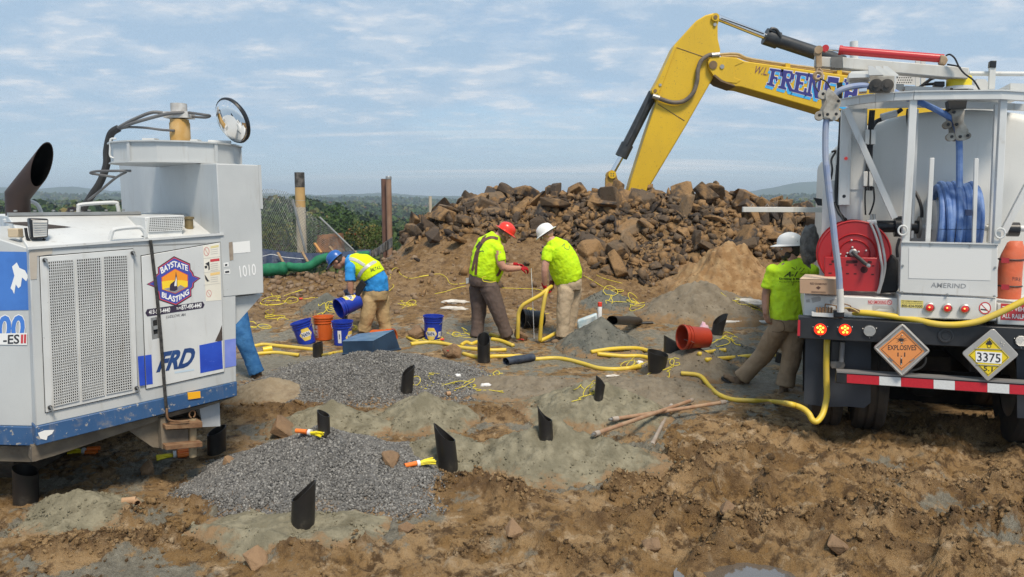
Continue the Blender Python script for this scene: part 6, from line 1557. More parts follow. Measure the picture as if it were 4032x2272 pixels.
# ---- shaft and blue hose reel
sk = 0.55
sa, sb = T.at(*ZJ(850, 585), sk), T.at(*ZJ(2300, 605), sk)
MB().tube([sa + TU * 0.05, sb], 0.028, 14).build('reel_shaft', M_TW, truck)
MB().tube([T.at(*ZJ(850, 585), sk), T.at(*ZJ(1040, 585), sk)], 0.055, 16).build('reel_motor', M_BLACKP, truck)
MB().tube([T.at(*ZJ(1020, 585), sk), T.at(*ZJ(1092, 585), sk)], 0.095, 18).build('motor_flange', M_BLACKP, truck)
MB().tube([T.at(*ZJ(1175, 590), sk), T.at(*ZJ(1245, 592), sk)], 0.06, 16).build('bearing', M_BLACKP, truck)
MB().tube([T.at(*ZJ(1245, 592), sk), T.at(*ZJ(1268, 592), sk)], 0.10, 18).build('drive_flange', mat('flange_grey', (0.20, 0.19, 0.17), (0.13, 0.12, 0.11), rough=0.5), truck)
MB().tube([T.at(*ZJ(2095, 612), sk), T.at(*ZJ(2205, 614), sk)], 0.062, 16).build('coupling', M_BLACKP, truck)
tpart('bearing_plate', ZJ, [(1932, 565), (1962, 565), (1962, 740), (1928, 740)], 0.5, 0.12, M_TDIRTY)
tt([(1200, 230, .6), (1250, 320, .55), (1280, 420, .52), (1280, 500, .52)], ZJ, 0.014, M_CABLE, 'cable')
bc = T.at(*ZJ(1560, 596), sk); BR_ = (T.at(*ZJ(1560, 165), 0.35).z - bc.z)
blue = thing('tmp', bc); bpy.data.objects.remove(blue)
spool = MB().tube([T.at(*ZJ(1375, 594), sk), T.at(*ZJ(1770, 600), sk)], BR_ * 0.62, 28).build('hose_spool', M_TW, truck)
def hose_loop(x_top, x_bot, rad, seed):
 c1 = T.at(*ZJ(x_top, 596), sk); c2 = T.at(*ZJ(x_bot, 596), sk); out = []
 for i in range(33):
  a = 2 * math.pi * i / 32
  sh = 0.5 - 0.5 * math.sin(a)
  out.append(c1.lerp(c2, max(0, min(1, sh))) + UP * (rad * math.sin(a)) - TN * (rad * math.cos(a)))
 return out
for xt, xb, rr in ((1408, 1378, 0.95), (1436, 1500, 1.02), (1498, 1470, 1.0), (1556, 1548, 1.01), (1590, 1600, 0.94), (1640, 1640, 0.95), (1680, 1650, 0.96), (1722, 1680, 1.0), (1752, 1745, 0.93), (1415, 1420, 0.92)):
 MB().tube(hose_loop(xt, xb, BR_ * rr * 0.97, xt), 0.027, 9, cap=False).build('hose_coil', M_BHOSE, truck)
tpart('hose_clamp', ZJ, [(1708, 425), (1762, 425), (1762, 482), (1706, 482)], 0.06, 0.06, mat('navy_tape', (0.02, 0.035, 0.09), rough=0.6), truck)
def sheave(pts, k, wheels, name='sheave_block'):
 o = MB().prism(tq(ZI, pts, k - 0.03), TN * 0.012).build(name, M_SHEAVE, truck, bevel=0.003)
 MB().prism([p + TN * 0.09 - TU * 0.03 for p in tq(ZI, pts, k - 0.03)], TN * 0.012).build('side_plate', M_SHEAVE, o, bevel=0.003)
 for (x, y, r) in wheels:
  c = T.at(*ZI(x, y), k + 0.015); rr_ = (T.at(*ZI(x + r, y), k) - T.at(*ZI(x, y), k)).length
  MB().lathe(c - TN * 0.035, TN, [(rr_, 0), (rr_, 0.01), (rr_ * 0.72, 0.025), (rr_ * 0.72, 0.045), (rr_, 0.06), (rr_, 0.07)], 22).build('wheel', M_SHEAVE, o)
  MB().lathe(c - TN * 0.06, -TN, [(0.014, 0), (0.010, 0.012), (0, 0.013)], 8).build('bolt', M_BLACKP, o)
 return o
sheave([(368, 500), (410, 522), (468, 585), (486, 640), (470, 690), (484, 735), (455, 790), (405, 795), (378, 772), (335, 772), (325, 705), (352, 645), (345, 560)], 0.0, [(322, 560, 45), (290, 752, 44), (362, 745, 46), (440, 742, 44), (460, 625, 26)])
sheave([(1485, 680), (1560, 670), (1612, 700), (1600, 800), (1645, 880), (1650, 940), (1610, 975), (1560, 975), (1525, 940), (1520, 860), (1500, 800)], 0.18, [(1500, 725, 40), (1448, 835, 40), (1480, 945, 42), (1556, 945, 40), (1625, 935, 36), (1525, 835, 24)])
tpart('sheave_hanger', ZI, [(1460, 612), (1632, 612), (1622, 685), (1470, 690)], 0.1, 0.14, mat('hanger_black', (0.03, 0.028, 0.026), rough=0.6, dirt=0.4), truck)
tt([(1562, 1400, .2), (1562, 1200, .2), (1560, 1000, .2), (1545, 880, .2), (1500, 790, .19), (1450, 750, .17), (1330, 685, .13), (1200, 628, .1), (1060, 580, .1), (960, 530, .12)], ZI, 0.026, M_BHOSE, 'blue_hose', n=10)
tt([(760, 490, .08), (680, 478, .05), (580, 488, .02), (490, 515, 0.0), (430, 560, -0.0), (390, 650, 0.0), (368, 740, 0.01), (350, 830, 0.01), (345, 980, 0), (348, 1150, -.02), (365, 1340, -.05), (385, 1450, -.06)], ZI, 0.026, M_GHOSE, 'hose', n=10)
tt([(372, 0, -.05), (402, 300, -.06), (430, 500, -.07), (452, 720, -.08), (475, 900, -.08), (492, 1050, -.08), (500, 1190, -.08)], ZJ, 0.027, M_GHOSE, 'hose', n=10)
tt([(501, 1180, -.08), (506, 1290, -.08), (508, 1400, -.08)], ZJ, 0.030, M_PVC, 'loading_pipe', n=12)
# ---- crane boom with its red ram
boomk = 0.25
boom = tpart('boom', ZI, [(500, 218), (1652, 315), (1642, 412), (1420, 400), (1010, 362), (700, 335), (500, 318)], boomk, 0.14, M_TDIRTY, bevel=0.006)
tpart('boom_tip', ZI, [(246, 210), (408, 218), (402, 312), (246, 300)], boomk + 0.015, 0.11, M_TDIRTY, boom, bevel=0.005)
tpart('boom_collar', ZI, [(400, 214), (500, 220), (496, 318), (398, 313)], boomk + 0.004, 0.13, mat('dark_slide', (0.13, 0.125, 0.115), (0.20, 0.19, 0.17), rough=0.5, dirt=0.3), boom)
M_RUSTP = mat('rust_stained', (0.34, 0.22, 0.12), (0.48, 0.38, 0.26), scale=8, rough=0.8, dirt=0.4, dcol=(0.10, 0.06, 0.04), dscale=9)
tpart('tip_bracket', ZI, [(258, 150), (300, 140), (312, 180), (315, 310), (262, 312)], boomk - 0.02, 0.18, M_RUSTP, boom, bevel=0.005)
MB().lathe(T.at(*ZI(285, 150), boomk - 0.03), TN, [(0.035, 0), (0.035, 0.2), (0, 0.2)], 16).build('tip_pin', M_RUSTP, boom)
ra, rb_, rc_ = T.at(*ZI(345, 142), boomk + 0.07), T.at(*ZI(468, 155), boomk + 0.07), T.at(*ZI(1415, 232), boomk + 0.07)
ram = MB().tube([rb_, rb_.lerp(rc_, 0.03), rb_.lerp(rc_, 0.031), rc_], [0.042, 0.042, 0.036, 0.036], 18).build('ram_cylinder', M_CYLRED, boom)
MB().tube([ra, rb_], 0.014, 12).build('ram_rod', M_CHROME, ram)
MB().lathe(ra - TN * 0.03, TN, [(0.03, 0), (0.03, 0.06), (0, 0.06)], 14).build('ram_eye', M_CYLRED, ram)
tpart('ram_clevis', ZI, [(1395, 195), (1445, 210), (1460, 245), (1440, 285), (1400, 290), (1385, 262)], boomk + 0.02, 0.10, M_RUSTP, ram, bevel=0.005)
tt([(1440, 205, .24), (1475, 195, .22), (1520, 230, .2), (1560, 310, .2), (1610, 370, .2), (1690, 430, .2), (1750, 525, .2)], ZI, 0.007, M_CABLE, 'cable', boom); tt([(1450, 285, .24), (1540, 300, .22), (1570, 315, .2)], ZI, 0.007, M_CABLE, 'cable', boom)
sw = T.at(*ZI(1555, 490), boomk + 0.15); swr = (T.at(*ZI(1675, 490), boomk) - T.at(*ZI(1555, 490), boomk)).length
MB().lathe(sw, UP, [(swr, 0), (swr, 0.07), (swr * 0.94, 0.085), (0, 0.085)], 32).build('swivel', mat('swivel_yellow', (0.72, 0.56, 0.02), rough=0.4, dirt=0.2, dcol=(0.3, 0.2, 0.05)), truck)
MB().lathe(sw - UP * 0.03, UP, [(swr * 1.2, 0), (swr * 1.2, 0.03), (0, 0.03)], 32).build('swivel_base', M_TW, truck)
tpart('swivel_stem', ZI, [(1480, 500), (1640, 500), (1640, 525), (1480, 525)], boomk + 0.05, 0.2, M_DARK)
MB().tube([T.at(*ZI(1185, 505), .5), T.at(*ZI(1300, 420), .5), T.at(*ZI(1360, 395), .45)], 0.014, 8).build('cable', M_CABLE, truck)
MB().tube([T.at(*ZI(1240, 468), .45), T.at(*ZI(1340, 460), .45)], 0.012, 8).build('cable', M_CABLE, truck)
tpart('valve', ZI, [(1335, 438), (1430, 438), (1430, 485), (1335, 480)], 0.35, 0.1, M_BLACKP, bevel=0.006)
# hose roller bracket under the boom
rbk = tpart('roller_bracket', ZI, [(748, 388), (972, 388), (965, 545), (742, 545)], 0.06, 0.012, M_SHEAVE, bevel=0.004)
tpart('roller_plate', ZI, [(972, 388), (990, 388), (985, 500), (968, 545)], 0.06, 0.2, M_TW, rbk)
for x0 in (735, 800, 870): tpart('roof_rib', ZI, [(x0, 296), (x0 + 40, 300), (x0 + 140, 380), (x0 + 5, 384)], 0.10 + (x0 - 735) * 0.0004, 0.02, M_TW, rbk)
tpart('roof_plate', ZI, [(560, 365), (860, 378), (1010, 378), (1008, 392), (555, 408)], 0.12, 0.25, M_TW, rbk)
tpart('roof_plate', ZI, [(580, 348), (735, 340), (735, 372), (560, 385)], 0.2, 0.2, M_TW, rbk)
for x, r in ((800, 62), (900, 62)):
 c = T.at(*ZI(x, 478), 0.05); rr_ = (T.at(*ZI(x + r, 478), 0.05) - c).length
 MB().lathe(c, -TN, [(rr_, 0), (rr_, 0.03), (rr_ * 0.4, 0.034), (rr_ * 0.4, 0.045), (0, 0.045)], 24).build('roller', mat('roller_black', (0.022, 0.020, 0.018), (0.06, 0.05, 0.04), rough=0.45), rbk)
MB().tube([T.at(*ZI(650, 528), .02), T.at(*ZI(720, 522), .02)], 0.024, 12).build('hose_fitting', M_CHROME, rbk)
tpart('bracket_arm', ZI, [(450, 450), (500, 446), (498, 590), (460, 585)], 0.3, 0.05, M_BLACKP)
tpart('valve_cover', ZI, [(570, 400), (740, 400), (740, 470), (570, 480)], 0.3, 0.2, M_TW)
# hook and shackle at the tip
MB().tube([T.at(*ZI(280, 388), 0.1) + (TU * math.cos(t) + UP * math.sin(t)) * 0.032 for t in np.linspace(0, 6.28, 16)], 0.014, 8).build('shackle', M_RUSTP, truck)
tt([(285, 315, .1), (268, 350, .1), (300, 370, .1), (315, 350, .1), (290, 320, .1)], ZI, 0.009, M_RUSTP, 'hook')
tt([(282, 425, .05), (255, 470, .03), (275, 520, .0), (310, 545, 0)], ZI, 0.006, M_CABLE, 'cable'); tt([(295, 415, .05), (350, 440, .03), (385, 490, .0), (395, 540, 0)], ZI, 0.006, M_CABLE, 'cable')
# roof railing and stack
tpart('rail_post', ZI, [(1840, 300), (1895, 300), (1885, 505), (1832, 505)], 0.5, 0.05, M_TW); tpart('post_cap', ZI, [(1842, 250), (1902, 248), (1896, 315), (1836, 312)], 0.49, 0.07, M_BLACKP, bevel=0.006)
MB().tube([T.at(*ZI(1650, 368), .55), T.at(*ZI(2300, 372), .55)], 0.02, 10).build('roof_rail', M_TW, truck)
MB().tube([T.at(*ZI(605, 78), 1.4), T.at(*ZI(605, 260), 1.4)], 0.04, 14).build('vent_pipe', M_TW, truck)
tpart('roof_deck', ZI, [(1070, 478), (1500, 500), (2200, 540), (2200, 560), (1070, 520)], 0.35, 1.2, M_TW)
tpart('roof_box', ZI, [(1720, 415), (1800, 420), (1840, 470), (1840, 520), (1690, 510)], 0.8, 0.3, M_TW); tpart('roof_box', ZI, [(2025, 455), (2200, 460), (2200, 560), (2025, 550)], 0.5, 0.4, M_TW)
tpart('roof_box', ZI, [(960, 460), (1060, 462), (1060, 515), (960, 515)], 0.4, 0.3, M_TW)
pf = tpart('perforated_panel', ZI, [(975, 385), (1160, 392), (1160, 470), (975, 465)], 0.6, 0.01, M_TW)
for i in range(7):
 for j in range(3): disc(ZI, (1000 + i * 20 + (j % 2) * 10, 405 + j * 22), 6, 0.599, [(1, 0), (0, 0.0003)], M_GAP, 'hole', pf, 8)
for x in (1165, 1215): tpart('panel_post', ZI, [(x, 250), (x + 40, 250), (x + 40, 500), (x, 500)], 0.65, 0.04, M_TW)
# D-rings
for c in ((1100, 622), (2027, 650)):
 o_ = T.at(*ZJ(*c), 0.0); MB().tube([o_ + (TU * math.cos(t) * 0.034 + UP * math.sin(t) * 0.040) for t in np.linspace(0, 6.28, 18)], 0.008, 7).build('tie_ring', M_TW, truck)
# tail end of hose supports
# ---- orange bag on the extinguisher
M_ORBAG = mat('orange_vinyl', (0.66, 0.13, 0.05), (0.60, 0.16, 0.08), scale=6, rough=0.5, bump=0.5, bscale=18, dirt=0.25, dcol=(0.40, 0.10, 0.06), dscale=6)
ext = T.at(*ZJ(2135, 1285), 0.1)
exr = (T.at(*ZJ(2255, 1285), 0.1) - T.at(*ZJ(2015, 1285), 0.1)).length / 2
ezs = [T.at(*ZJ(2135, y), 0.1).z for y in (1285, 1200, 1050, 900, 850, 790, 745, 728)]
exb = thing('extinguisher_cover', ext, 'orange vinyl cover strapped over an extinguisher on the truck deck', 'extinguisher')
rings_ = []
for z, s, dx in zip(ezs, (0.98, 1.0, 1.0, 0.98, 0.92, 0.78, 0.62, 0.5), (0, 0, 0, 0.0, 0.01, 0.02, 0.02, 0.03)):
 rings_.append([Vector((ext.x, ext.y, z)) + TU * (dx + s * exr * math.cos(a) * (1 + 0.04 * math.sin(5 * a + z * 20))) + TN * (0.1 + s * exr * 0.85 * math.sin(a)) for a in np.linspace(0, 2 * math.pi, 28, endpoint=False)])
MB().rings(rings_).build('cover', M_ORBAG, exb, smooth=60)
for y in (905, 1160):
 z = T.at(*ZJ(2135, y), 0.1).z
 MB().tube([Vector((ext.x, ext.y, z)) + TU * (exr * 1.02 * math.cos(a)) + TN * (0.1 + exr * 0.88 * math.sin(a)) for a in np.linspace(0, 2 * math.pi, 28)], 0.006, 6).build('strap', M_BLACK, exb)
 tdec('patch', ZJ, [(2040, y - 25), (2115, y - 20), (2115, y + 30), (2038, y + 25)], 0.075, mat('patch_red', (0.36, 0.02, 0.03), rough=0.6), exb)
ttext('FIRE', ZJ, [(2146, 1065), (2225, 1075), (2225, 1108), (2146, 1100)], 0.085, M_PBLK, exb, 0.005)
# ---- cardboard carton on the deck
M_CARD = mat('cardboard', (0.42, 0.27, 0.17), (0.46, 0.30, 0.195), scale=5, rough=0.85)
cb0 = tq(ZJ, [(118, 1092), (475, 1096), (470, 1238), (118, 1222)], -0.02)
cart = thing('cardboard_box', cb0[3], 'brown cardboard carton with dark print on the deck beside the red reel', 'box')
MB().prism(cb0, TN * 0.28 + TU * 0.05).build('carton', M_CARD, cart, bevel=0.003)
lidp = [cb0[0] + UP * 0.004, cb0[1] + UP * 0.004, cb0[1] + TN * 0.27 + TU * 0.05 + UP * 0.012, cb0[0] + TN * 0.27 + TU * 0.05 + UP * 0.022]
MB().prism(lidp, UP * 0.004).build('flap', mat('cardboard_pale', (0.56, 0.43, 0.31), rough=0.85), cart)
M_CPRINT = mat('carton_print', (0.10, 0.05, 0.035), rough=0.8)
ltext('RED DIAMOND', ZJ, [(218, 1118), (376, 1126), (375, 1144), (218, 1138)], M_CPRINT, cart, -0.0215, 0.01, plane=T)
MB().face(tq(ZJ, [(297, 1152), (320, 1168), (297, 1186), (272, 1168)], -0.0215)).build('print_mark', M_CPRINT, cart)
for y in (1202, 1212): MB().face(tq(ZJ, [(228, y), (366, y + 5), (366, y + 9), (228, y + 4)], -0.0215)).build('print_line', M_CPRINT, cart)
# ---- crumpled grey tarpaulin hanging by the truck's flank
tz = P(*D(2035, 615), 7.7)
vt, ft = ICO2
nz_ = np.stack([fbm(vt[:, 0] * 2 + vt[:, 2], vt[:, 1] * 2.5, 3, 3), fbm(vt[:, 1] * 2, vt[:, 2] * 3, 3, 4), fbm(vt[:, 0] * 3, vt[:, 2] * 1.5, 3, 6)], -1)
vt2 = vt * np.array([0.08, 0.10, 0.22]) * (1 + 0.35 * nz_[:, :1]) + 0.05 * nz_ + np.array(tz)
np_mesh('tarpaulin', vt2, ft, mat('grey_tarp', (0.05, 0.045, 0.04), (0.15, 0.14, 0.125), scale=12, rough=0.55, bump=0.9, bscale=22, bdist=0.03), origin=(tz.x, tz.y, tz.z - 0.3), label='crumpled grey tarpaulin bundle hung beside the red hose reel', cat='tarpaulin')
# ================================================================== EXCAVATOR
EY = 20.0
EX = Plane((0, EY, 0), (1, 0, 0))
M_CAT = mat('excavator_yellow', (0.66, 0.42, 0.012), (0.60, 0.38, 0.015), scale=1.2, rough=0.45, dirt=0.3, dcol=(0.20, 0.12, 0.03), dscale=2.2, chips=0.8, ccol=(0.14, 0.085, 0.05), streak=0.15)
M_CATD = mat('excavator_pin', (0.13, 0.085, 0.05), (0.20, 0.13, 0.06), scale=6, rough=0.7)
M_CYL = mat('cylinder_dark', (0.020, 0.024, 0.028), (0.04, 0.042, 0.045), rough=0.45, dirt=0.3, dcol=(0.11, 0.095, 0.08), dscale=5)
ebase = Vector((13.6, 20.3, gz(13.6, 20.3)))
exc = thing('excavator', ebase, 'yellow excavator reaching over the rock pile with blue lettering on its boom', 'excavator')
def eq(pts, k): return [EX.at(*ZG(*p), k) for p in pts]
def epart(name, pts, k, d, m_, parent=exc, bevel=0.0): return MB().prism(eq(pts, k), (0, d, 0)).build(name, m_, parent, bevel=bevel)
stick = epart('stick', [(1000, 60), (1030, 64), (1047, 82), (1046, 115), (1034, 150), (1035, 260), (1055, 345), (1042, 400), (1000, 560), (790, 930), (470, 1465), (330, 1465), (365, 1340), (470, 1010), (562, 740), (545, 700), (525, 660), (590, 540), (705, 300), (870, 118), (940, 76)], -0.26, 0.52, M_CAT, bevel=0.03)
# weld seams and edge plates
for a, b in (((715, 328), (930, 402)), ((570, 765), (775, 893))): MB().tube([EX.at(*ZG(*a), -0.262), EX.at(*ZG(*b), -0.262)], 0.010, 6).build('weld_seam', MATS['excavator_pin'], stick)
epl = epart('edge_plate', [(700, 310), (715, 322), (560, 735), (545, 690), (527, 658), (590, 545)], -0.30, 0.60, M_CAT, stick, bevel=0.01)
def epin(x, y, rpx, k, d, m_, name, parent, n=20):
 c = EX.at(*ZG(x, y), k); r = (EX.at(*ZG(x + rpx, y), k) - c).length
 return MB().lathe(c, (0, 1, 0), [(r, 0), (r, d), (0, d)], n).build(name, m_, parent)
def eboss(x, y, r, parent): epin(x, y, r, -0.33, 0.66, M_CAT, 'boss', parent); epin(x, y, r * 0.5, -0.345, 0.69, M_CATD, 'pin', parent)
eboss(1016, 92, 30, stick); eboss(550, 662, 26, stick); epin(1012, 150, 13, -0.30, 0.05, M_STEEL, 'bolt', stick, 10); epin(588, 617, 11, -0.32, 0.05, M_STEEL, 'bolt', stick, 10)
bo = epart('boom', [(958, 440), (968, 418), (990, 404), (1060, 398), (1180, 405), (1240, 432), (2050, 545), (2900, 800), (3400, 1180), (3450, 1480), (3300, 1500), (3000, 1250), (2600, 1050), (1790, 800), (1215, 634), (1170, 630), (1060, 592), (1000, 545), (965, 490)], -0.36, 0.72, M_CAT, bevel=0.025)
epart('boom_nose_plate', [(958, 440), (970, 416), (992, 403), (1060, 400), (1180, 410), (1235, 440), (1165, 470), (1160, 560), (1210, 580), (1180, 605), (1070, 590), (1000, 545), (966, 492)], -0.375, 0.75, M_CAT, bo, bevel=0.008)
epart('boom_underside', [(1000, 545), (1060, 592), (1170, 630), (1160, 615), (1070, 580), (1010, 535)], -0.385, 0.77, M_CATD, bo)
epin(998, 462, 32, -0.40, 0.8, M_CATD, 'pin', bo); epin(1067, 475, 17, -0.40, 0.04, M_STEEL, 'bolt', bo, 12)
# hydraulic line along the boom
def etube(pts, r, m_, name, parent, k=-0.3, n=8, per=6): return MB().tube(smooth_path([EX.at(*ZG(x, y), k) for x, y in pts], per), r, n).build(name, m_, parent)
M_BRHOSE = mat('dusty_hose', (0.10, 0.085, 0.07), (0.16, 0.13, 0.10), rough=0.7); M_LINE = mat('line_tan', (0.38, 0.27, 0.12), (0.46, 0.34, 0.17), rough=0.6)
etube([(530, 702), (590, 725), (680, 752), (770, 742), (840, 680), (872, 590), (880, 500), (905, 430), (960, 390), (1010, 384)], 0.055, M_BRHOSE, 'hydraulic_hose', stick, -0.36, 10)
MB().tube([EX.at(*ZG(530, 702), -0.36), EX.at(*ZG(580, 718), -0.36)], 0.065, 10).build('hose_fitting', M_STEEL, stick)
MB().tube([EX.at(*ZG(985, 386), -0.36), EX.at(*ZG(1045, 382), -0.36)], 0.062, 10).build('hose_fitting', M_STEEL, stick)
etube([(1045, 382), (1180, 378), (1280, 415), (1570, 460), (1800, 490), (2050, 525), (2300, 580)], 0.035, M_LINE, 'hydraulic_line', bo, -0.2)
etube([(1060, 400), (1180, 398), (1290, 432), (1570, 475), (1800, 506), (2050, 540)], 0.03, M_LINE, 'hydraulic_line', bo, 0.0)
for x, y in ((1575, 462), (1975, 515)): epart('line_clamp', [(x - 18, y - 15), (x + 18, y - 11), (x + 18, y + 22), (x - 18, y + 18)], -0.25, 0.4, M_CAT, bo)
# arm cylinder (top) and bucket cylinder
def ecyl(p0, p1, p2, r1, r2, gland, parent, m_=M_CYL):
 a, b, c = [EX.at(*ZG(*p), 0.0) for p in (p0, p1, p2)]
 o = MB().tube([b, c], r2, 18).build('cylinder', m_, parent); MB().tube([b - (c - b).normalized() * 0.05, b + (c - b).normalized() * 0.32], r2 * 1.25, 18).build('gland', m_, o)
 MB().tube([a, b], r1, 14).build('rod', M_CHROME, o); return o
ac = ecyl((1030, 95), (1410, 245), (2000, 440), 0.085, 0.17, 0, exc)
epart('cylinder_bracket', [(1955, 425), (2005, 415), (2045, 440), (2075, 570), (1950, 545)], -0.16, 0.32, M_CAT, bo, bevel=0.01)
etube([(1440, 200), (1450, 182), (1490, 195), (1520, 250)], 0.04, M_CYL, 'pipe', ac, -0.2)
etube([(1060, 102), (1200, 150), (1390, 222)], 0.012, M_CABLE, 'cable', ac, -0.1)
bcy = ecyl((215, 1300), (292, 1160), (535, 680), 0.075, 0.135, 0, exc)
etube([(500, 720), (420, 900), (330, 1080)], 0.025, M_CYL, 'pipe', bcy, -0.17)
# bucket linkage and bucket behind the pile
lk1 = epart('bucket_link', [(180, 1290), (215, 1272), (245, 1290), (258, 1340), (300, 1400), (330, 1500), (285, 1500), (240, 1405), (225, 1400), (222, 1500), (162, 1500), (165, 1340)], -0.28, 0.12, mat('link_yellow_dirty', (0.40, 0.25, 0.05), (0.25, 0.15, 0.05), scale=5, rough=0.7), exc, bevel=0.01)
epart('bucket_link', [(180, 1290), (215, 1272), (245, 1290), (258, 1340), (300, 1400), (330, 1500), (285, 1500), (240, 1405), (225, 1400), (222, 1500), (162, 1500), (165, 1340)], 0.16, 0.12, MATS['link_yellow_dirty'], exc, bevel=0.01)
epin(218, 1310, 30, -0.34, 0.68, M_CAT, 'pin', lk1)
for dx, dy in ((-9, -8), (9, -8), (-9, 9), (9, 9)): epin(218 + dx, 1310 + dy, 5, -0.345, 0.01, M_CATD, 'bolt_head', lk1, 8)
epart('bucket', [(150, 1480), (420, 1470), (520, 1560), (480, 1760), (300, 1860), (120, 1800), (100, 1600)], -0.75, 1.5, mat('bucket_steel', (0.16, 0.12, 0.07), (0.24, 0.18, 0.10), rough=0.7), exc, bevel=0.03)
# upper structure, cab and crawlers, hidden behind the truck from here
MB().box((14.8, 20.6, ebase.z + 1.9), 4.4, 3.0, 1.3).build('upper_structure', M_CAT, exc, bevel=0.1)
cabx = MB().box((13.2, 19.5, ebase.z + 2.6), 1.5, 1.1, 2.0).build('cab', M_CAT, exc, bevel=0.1)
MB().box((13.2, 18.94, ebase.z + 2.9), 1.2, 0.02, 1.1).build('window', mat('cab_glass', (0.03, 0.04, 0.05), rough=0.05), cabx)
MB().box((16.6, 20.6, ebase.z + 1.9), 0.9, 3.0, 1.5).build('counterweight', M_CYL, exc, bevel=0.12)
for y in (19.2, 22.0):
 pr = [(13.9 - 2.1 + 0.5 * math.cos(a), ebase.z + 0.52 + 0.5 * math.sin(a)) for a in np.linspace(math.pi / 2, 3 * math.pi / 2, 12)] + [(13.9 + 2.1 + 0.5 * math.cos(a), ebase.z + 0.52 + 0.5 * math.sin(a)) for a in np.linspace(-math.pi / 2, math.pi / 2, 12)]
 MB().prism([(x, y - 0.3, z) for x, z in pr], (0, 0.6, 0)).build('crawler_track', M_TRACK, exc)
# lettering on the boom: serif capitals with a light blue drop shadow
GL = {'F': [(.22, .12, .46, .88), (.08, 0, .62, .12), (.08, .88, 1.0, 1.0), (.84, .66, 1.0, .88), (.46, .44, .72, .56), (.64, .33, .74, .44)],
      'R': [(.22, .12, .46, .88), (.08, 0, .58, .12), (.08, .88, .78, 1.0), (.70, .60, .94, .88), (.46, .46, .80, .60)],
      'E': [(.22, .12, .46, .88), (.08, 0, 1.0, .12), (.08, .88, 1.0, 1.0), (.84, .12, 1.0, .32), (.84, .68, 1.0, .88), (.46, .44, .72, .56)],
      'N': [(.16, .12, .34, .88), (.04, 0, .46, .12), (.04, .88, .34, 1.0), (.72, .0, .90, .88), (.60, .88, 1.0, 1.0)],
      'C': [(.08, .22, .32, .78), (.20, .78, .80, 1.0), (.20, .0, .80, .22), (.74, .62, .96, .78), (.80, .22, .96, .36)],
      'H': [(.14, .12, .38, .88), (.04, 0, .48, .12), (.04, .88, .48, 1.0), (.64, .12, .88, .88), (.54, 0, 1.0, .12), (.54, .88, 1.0, 1.0), (.38, .44, .64, .56)]}
QD = {'R': [[(.46, .46), (.66, .46), (1.04, 0.0), (.80, 0.0)]], 'N': [[(.34, .98), (.40, .98), (.72, .30), (.72, .0), (.66, .0), (.34, .70)]]}
cells = [('F', 1415, 1525), ('R', 1502, 1625), ('E', 1612, 1727), ('N', 1718, 1838), ('C', 1846, 1985), ('H', 1995, 2125)]
M_FNAVY = mat('sign_navy', (0.035, 0.035, 0.20), rough=0.4); M_FSKY = mat('sign_sky_blue', (0.06, 0.42, 0.80), rough=0.4); M_FWH = mat('sign_outline', (0.70, 0.68, 0.75), rough=0.4)
def top_y(x): return 490 + (x - 1440) * 0.142
def bot_y(x): return 612 + (x - 1415) * 0.272
def letter(mb, ch, x0, x1, dx, dy, k, g=0.0):
 def f(u, v):
  x = x0 + (x1 - x0) * u; yt, yb = top_y(x), bot_y(x)
  return EX.at(*ZG(x + dx + (v - 0.5) * 26, yb + (yt - yb) * v + dy), k)
 for a, b, c, d in GL[ch]: mb.face([f(a - g, b - g), f(c + g, b - g), f(c + g, d + g), f(a - g, d + g)])
 for q in QD.get(ch, []): mb.face([f(u + (g if u > 0.6 else -g), v) for u, v in q])
for ch, x0, x1 in cells:
 m1, m2, m3 = MB(), MB(), MB()
 for t_ in range(4): letter(m1, ch, x0, x1, -3.5 * (t_ + 1), 6 * (t_ + 1), -0.366 - 0.0008 * (4 - t_))
 letter(m3, ch, x0, x1, 0, 0, -0.372, 0.035); letter(m2, ch, x0, x1, 0, 0, -0.378)
 m1.build('letter_shadow', M_FSKY, bo, smooth=0); m3.build('letter_outline', M_FWH, bo, smooth=0); m2.build('letter', M_FNAVY, bo, smooth=0)
ltext('W.L.', ZG, [(1330, 470), (1425, 484), (1418, 545), (1318, 528)], mat('sign_script', (0.16, 0.07, 0.09), rough=0.5), bo, -0.37, 0.0, 0.35, plane=EX)
# ================================================================== PEOPLE
TEXC = bpy.data.textures.new('cloth_folds', 'CLOUDS'); TEXC.noise_scale = 0.10; TEXC.noise_depth = 2
TEXF = bpy.data.textures.new('trouser_folds', 'CLOUDS'); TEXF.noise_scale = 0.11; TEXF.noise_depth = 3
def soft(o, voxel, smooth_it=4, disp=0.0, tex=None):
 r = o.modifiers.new('remesh', 'REMESH'); r.mode = 'VOXEL'; r.voxel_size = voxel; r.use_smooth_shade = True
 if smooth_it:
  s = o.modifiers.new('smooth', 'SMOOTH'); s.factor = 0.5; s.iterations = smooth_it
 if disp:
  d = o.modifiers.new('folds', 'DISPLACE'); d.texture = tex or TEXC; d.strength = disp; d.mid_level = 0.5; d.texture_coords = 'LOCAL'
 return o
def loft(mb, secs, side, n=22, p=2.3):
 """secs: (centre, half-width along side, half-depth); section planes follow the spine"""
 side = Vector(side).normalized(); m = len(secs); rings = []
 for i, (c, w, d) in enumerate(secs):
  c = Vector(c); t = (Vector(secs[min(i + 1, m - 1)][0]) - Vector(secs[max(i - 1, 0)][0])).normalized()
  s = (side - t * side.dot(t)).normalized(); f = s.cross(t)
  ring_ = []
  for k in range(n):
   a = 2 * math.pi * k / n; ca, sa = math.cos(a), math.sin(a)
   ring_.append(c + s * (w * math.copysign(abs(ca) ** (2 / p), ca)) + f * (d * math.copysign(abs(sa) ** (2 / p), sa)))
  rings.append(ring_)
 return mb.rings(rings)
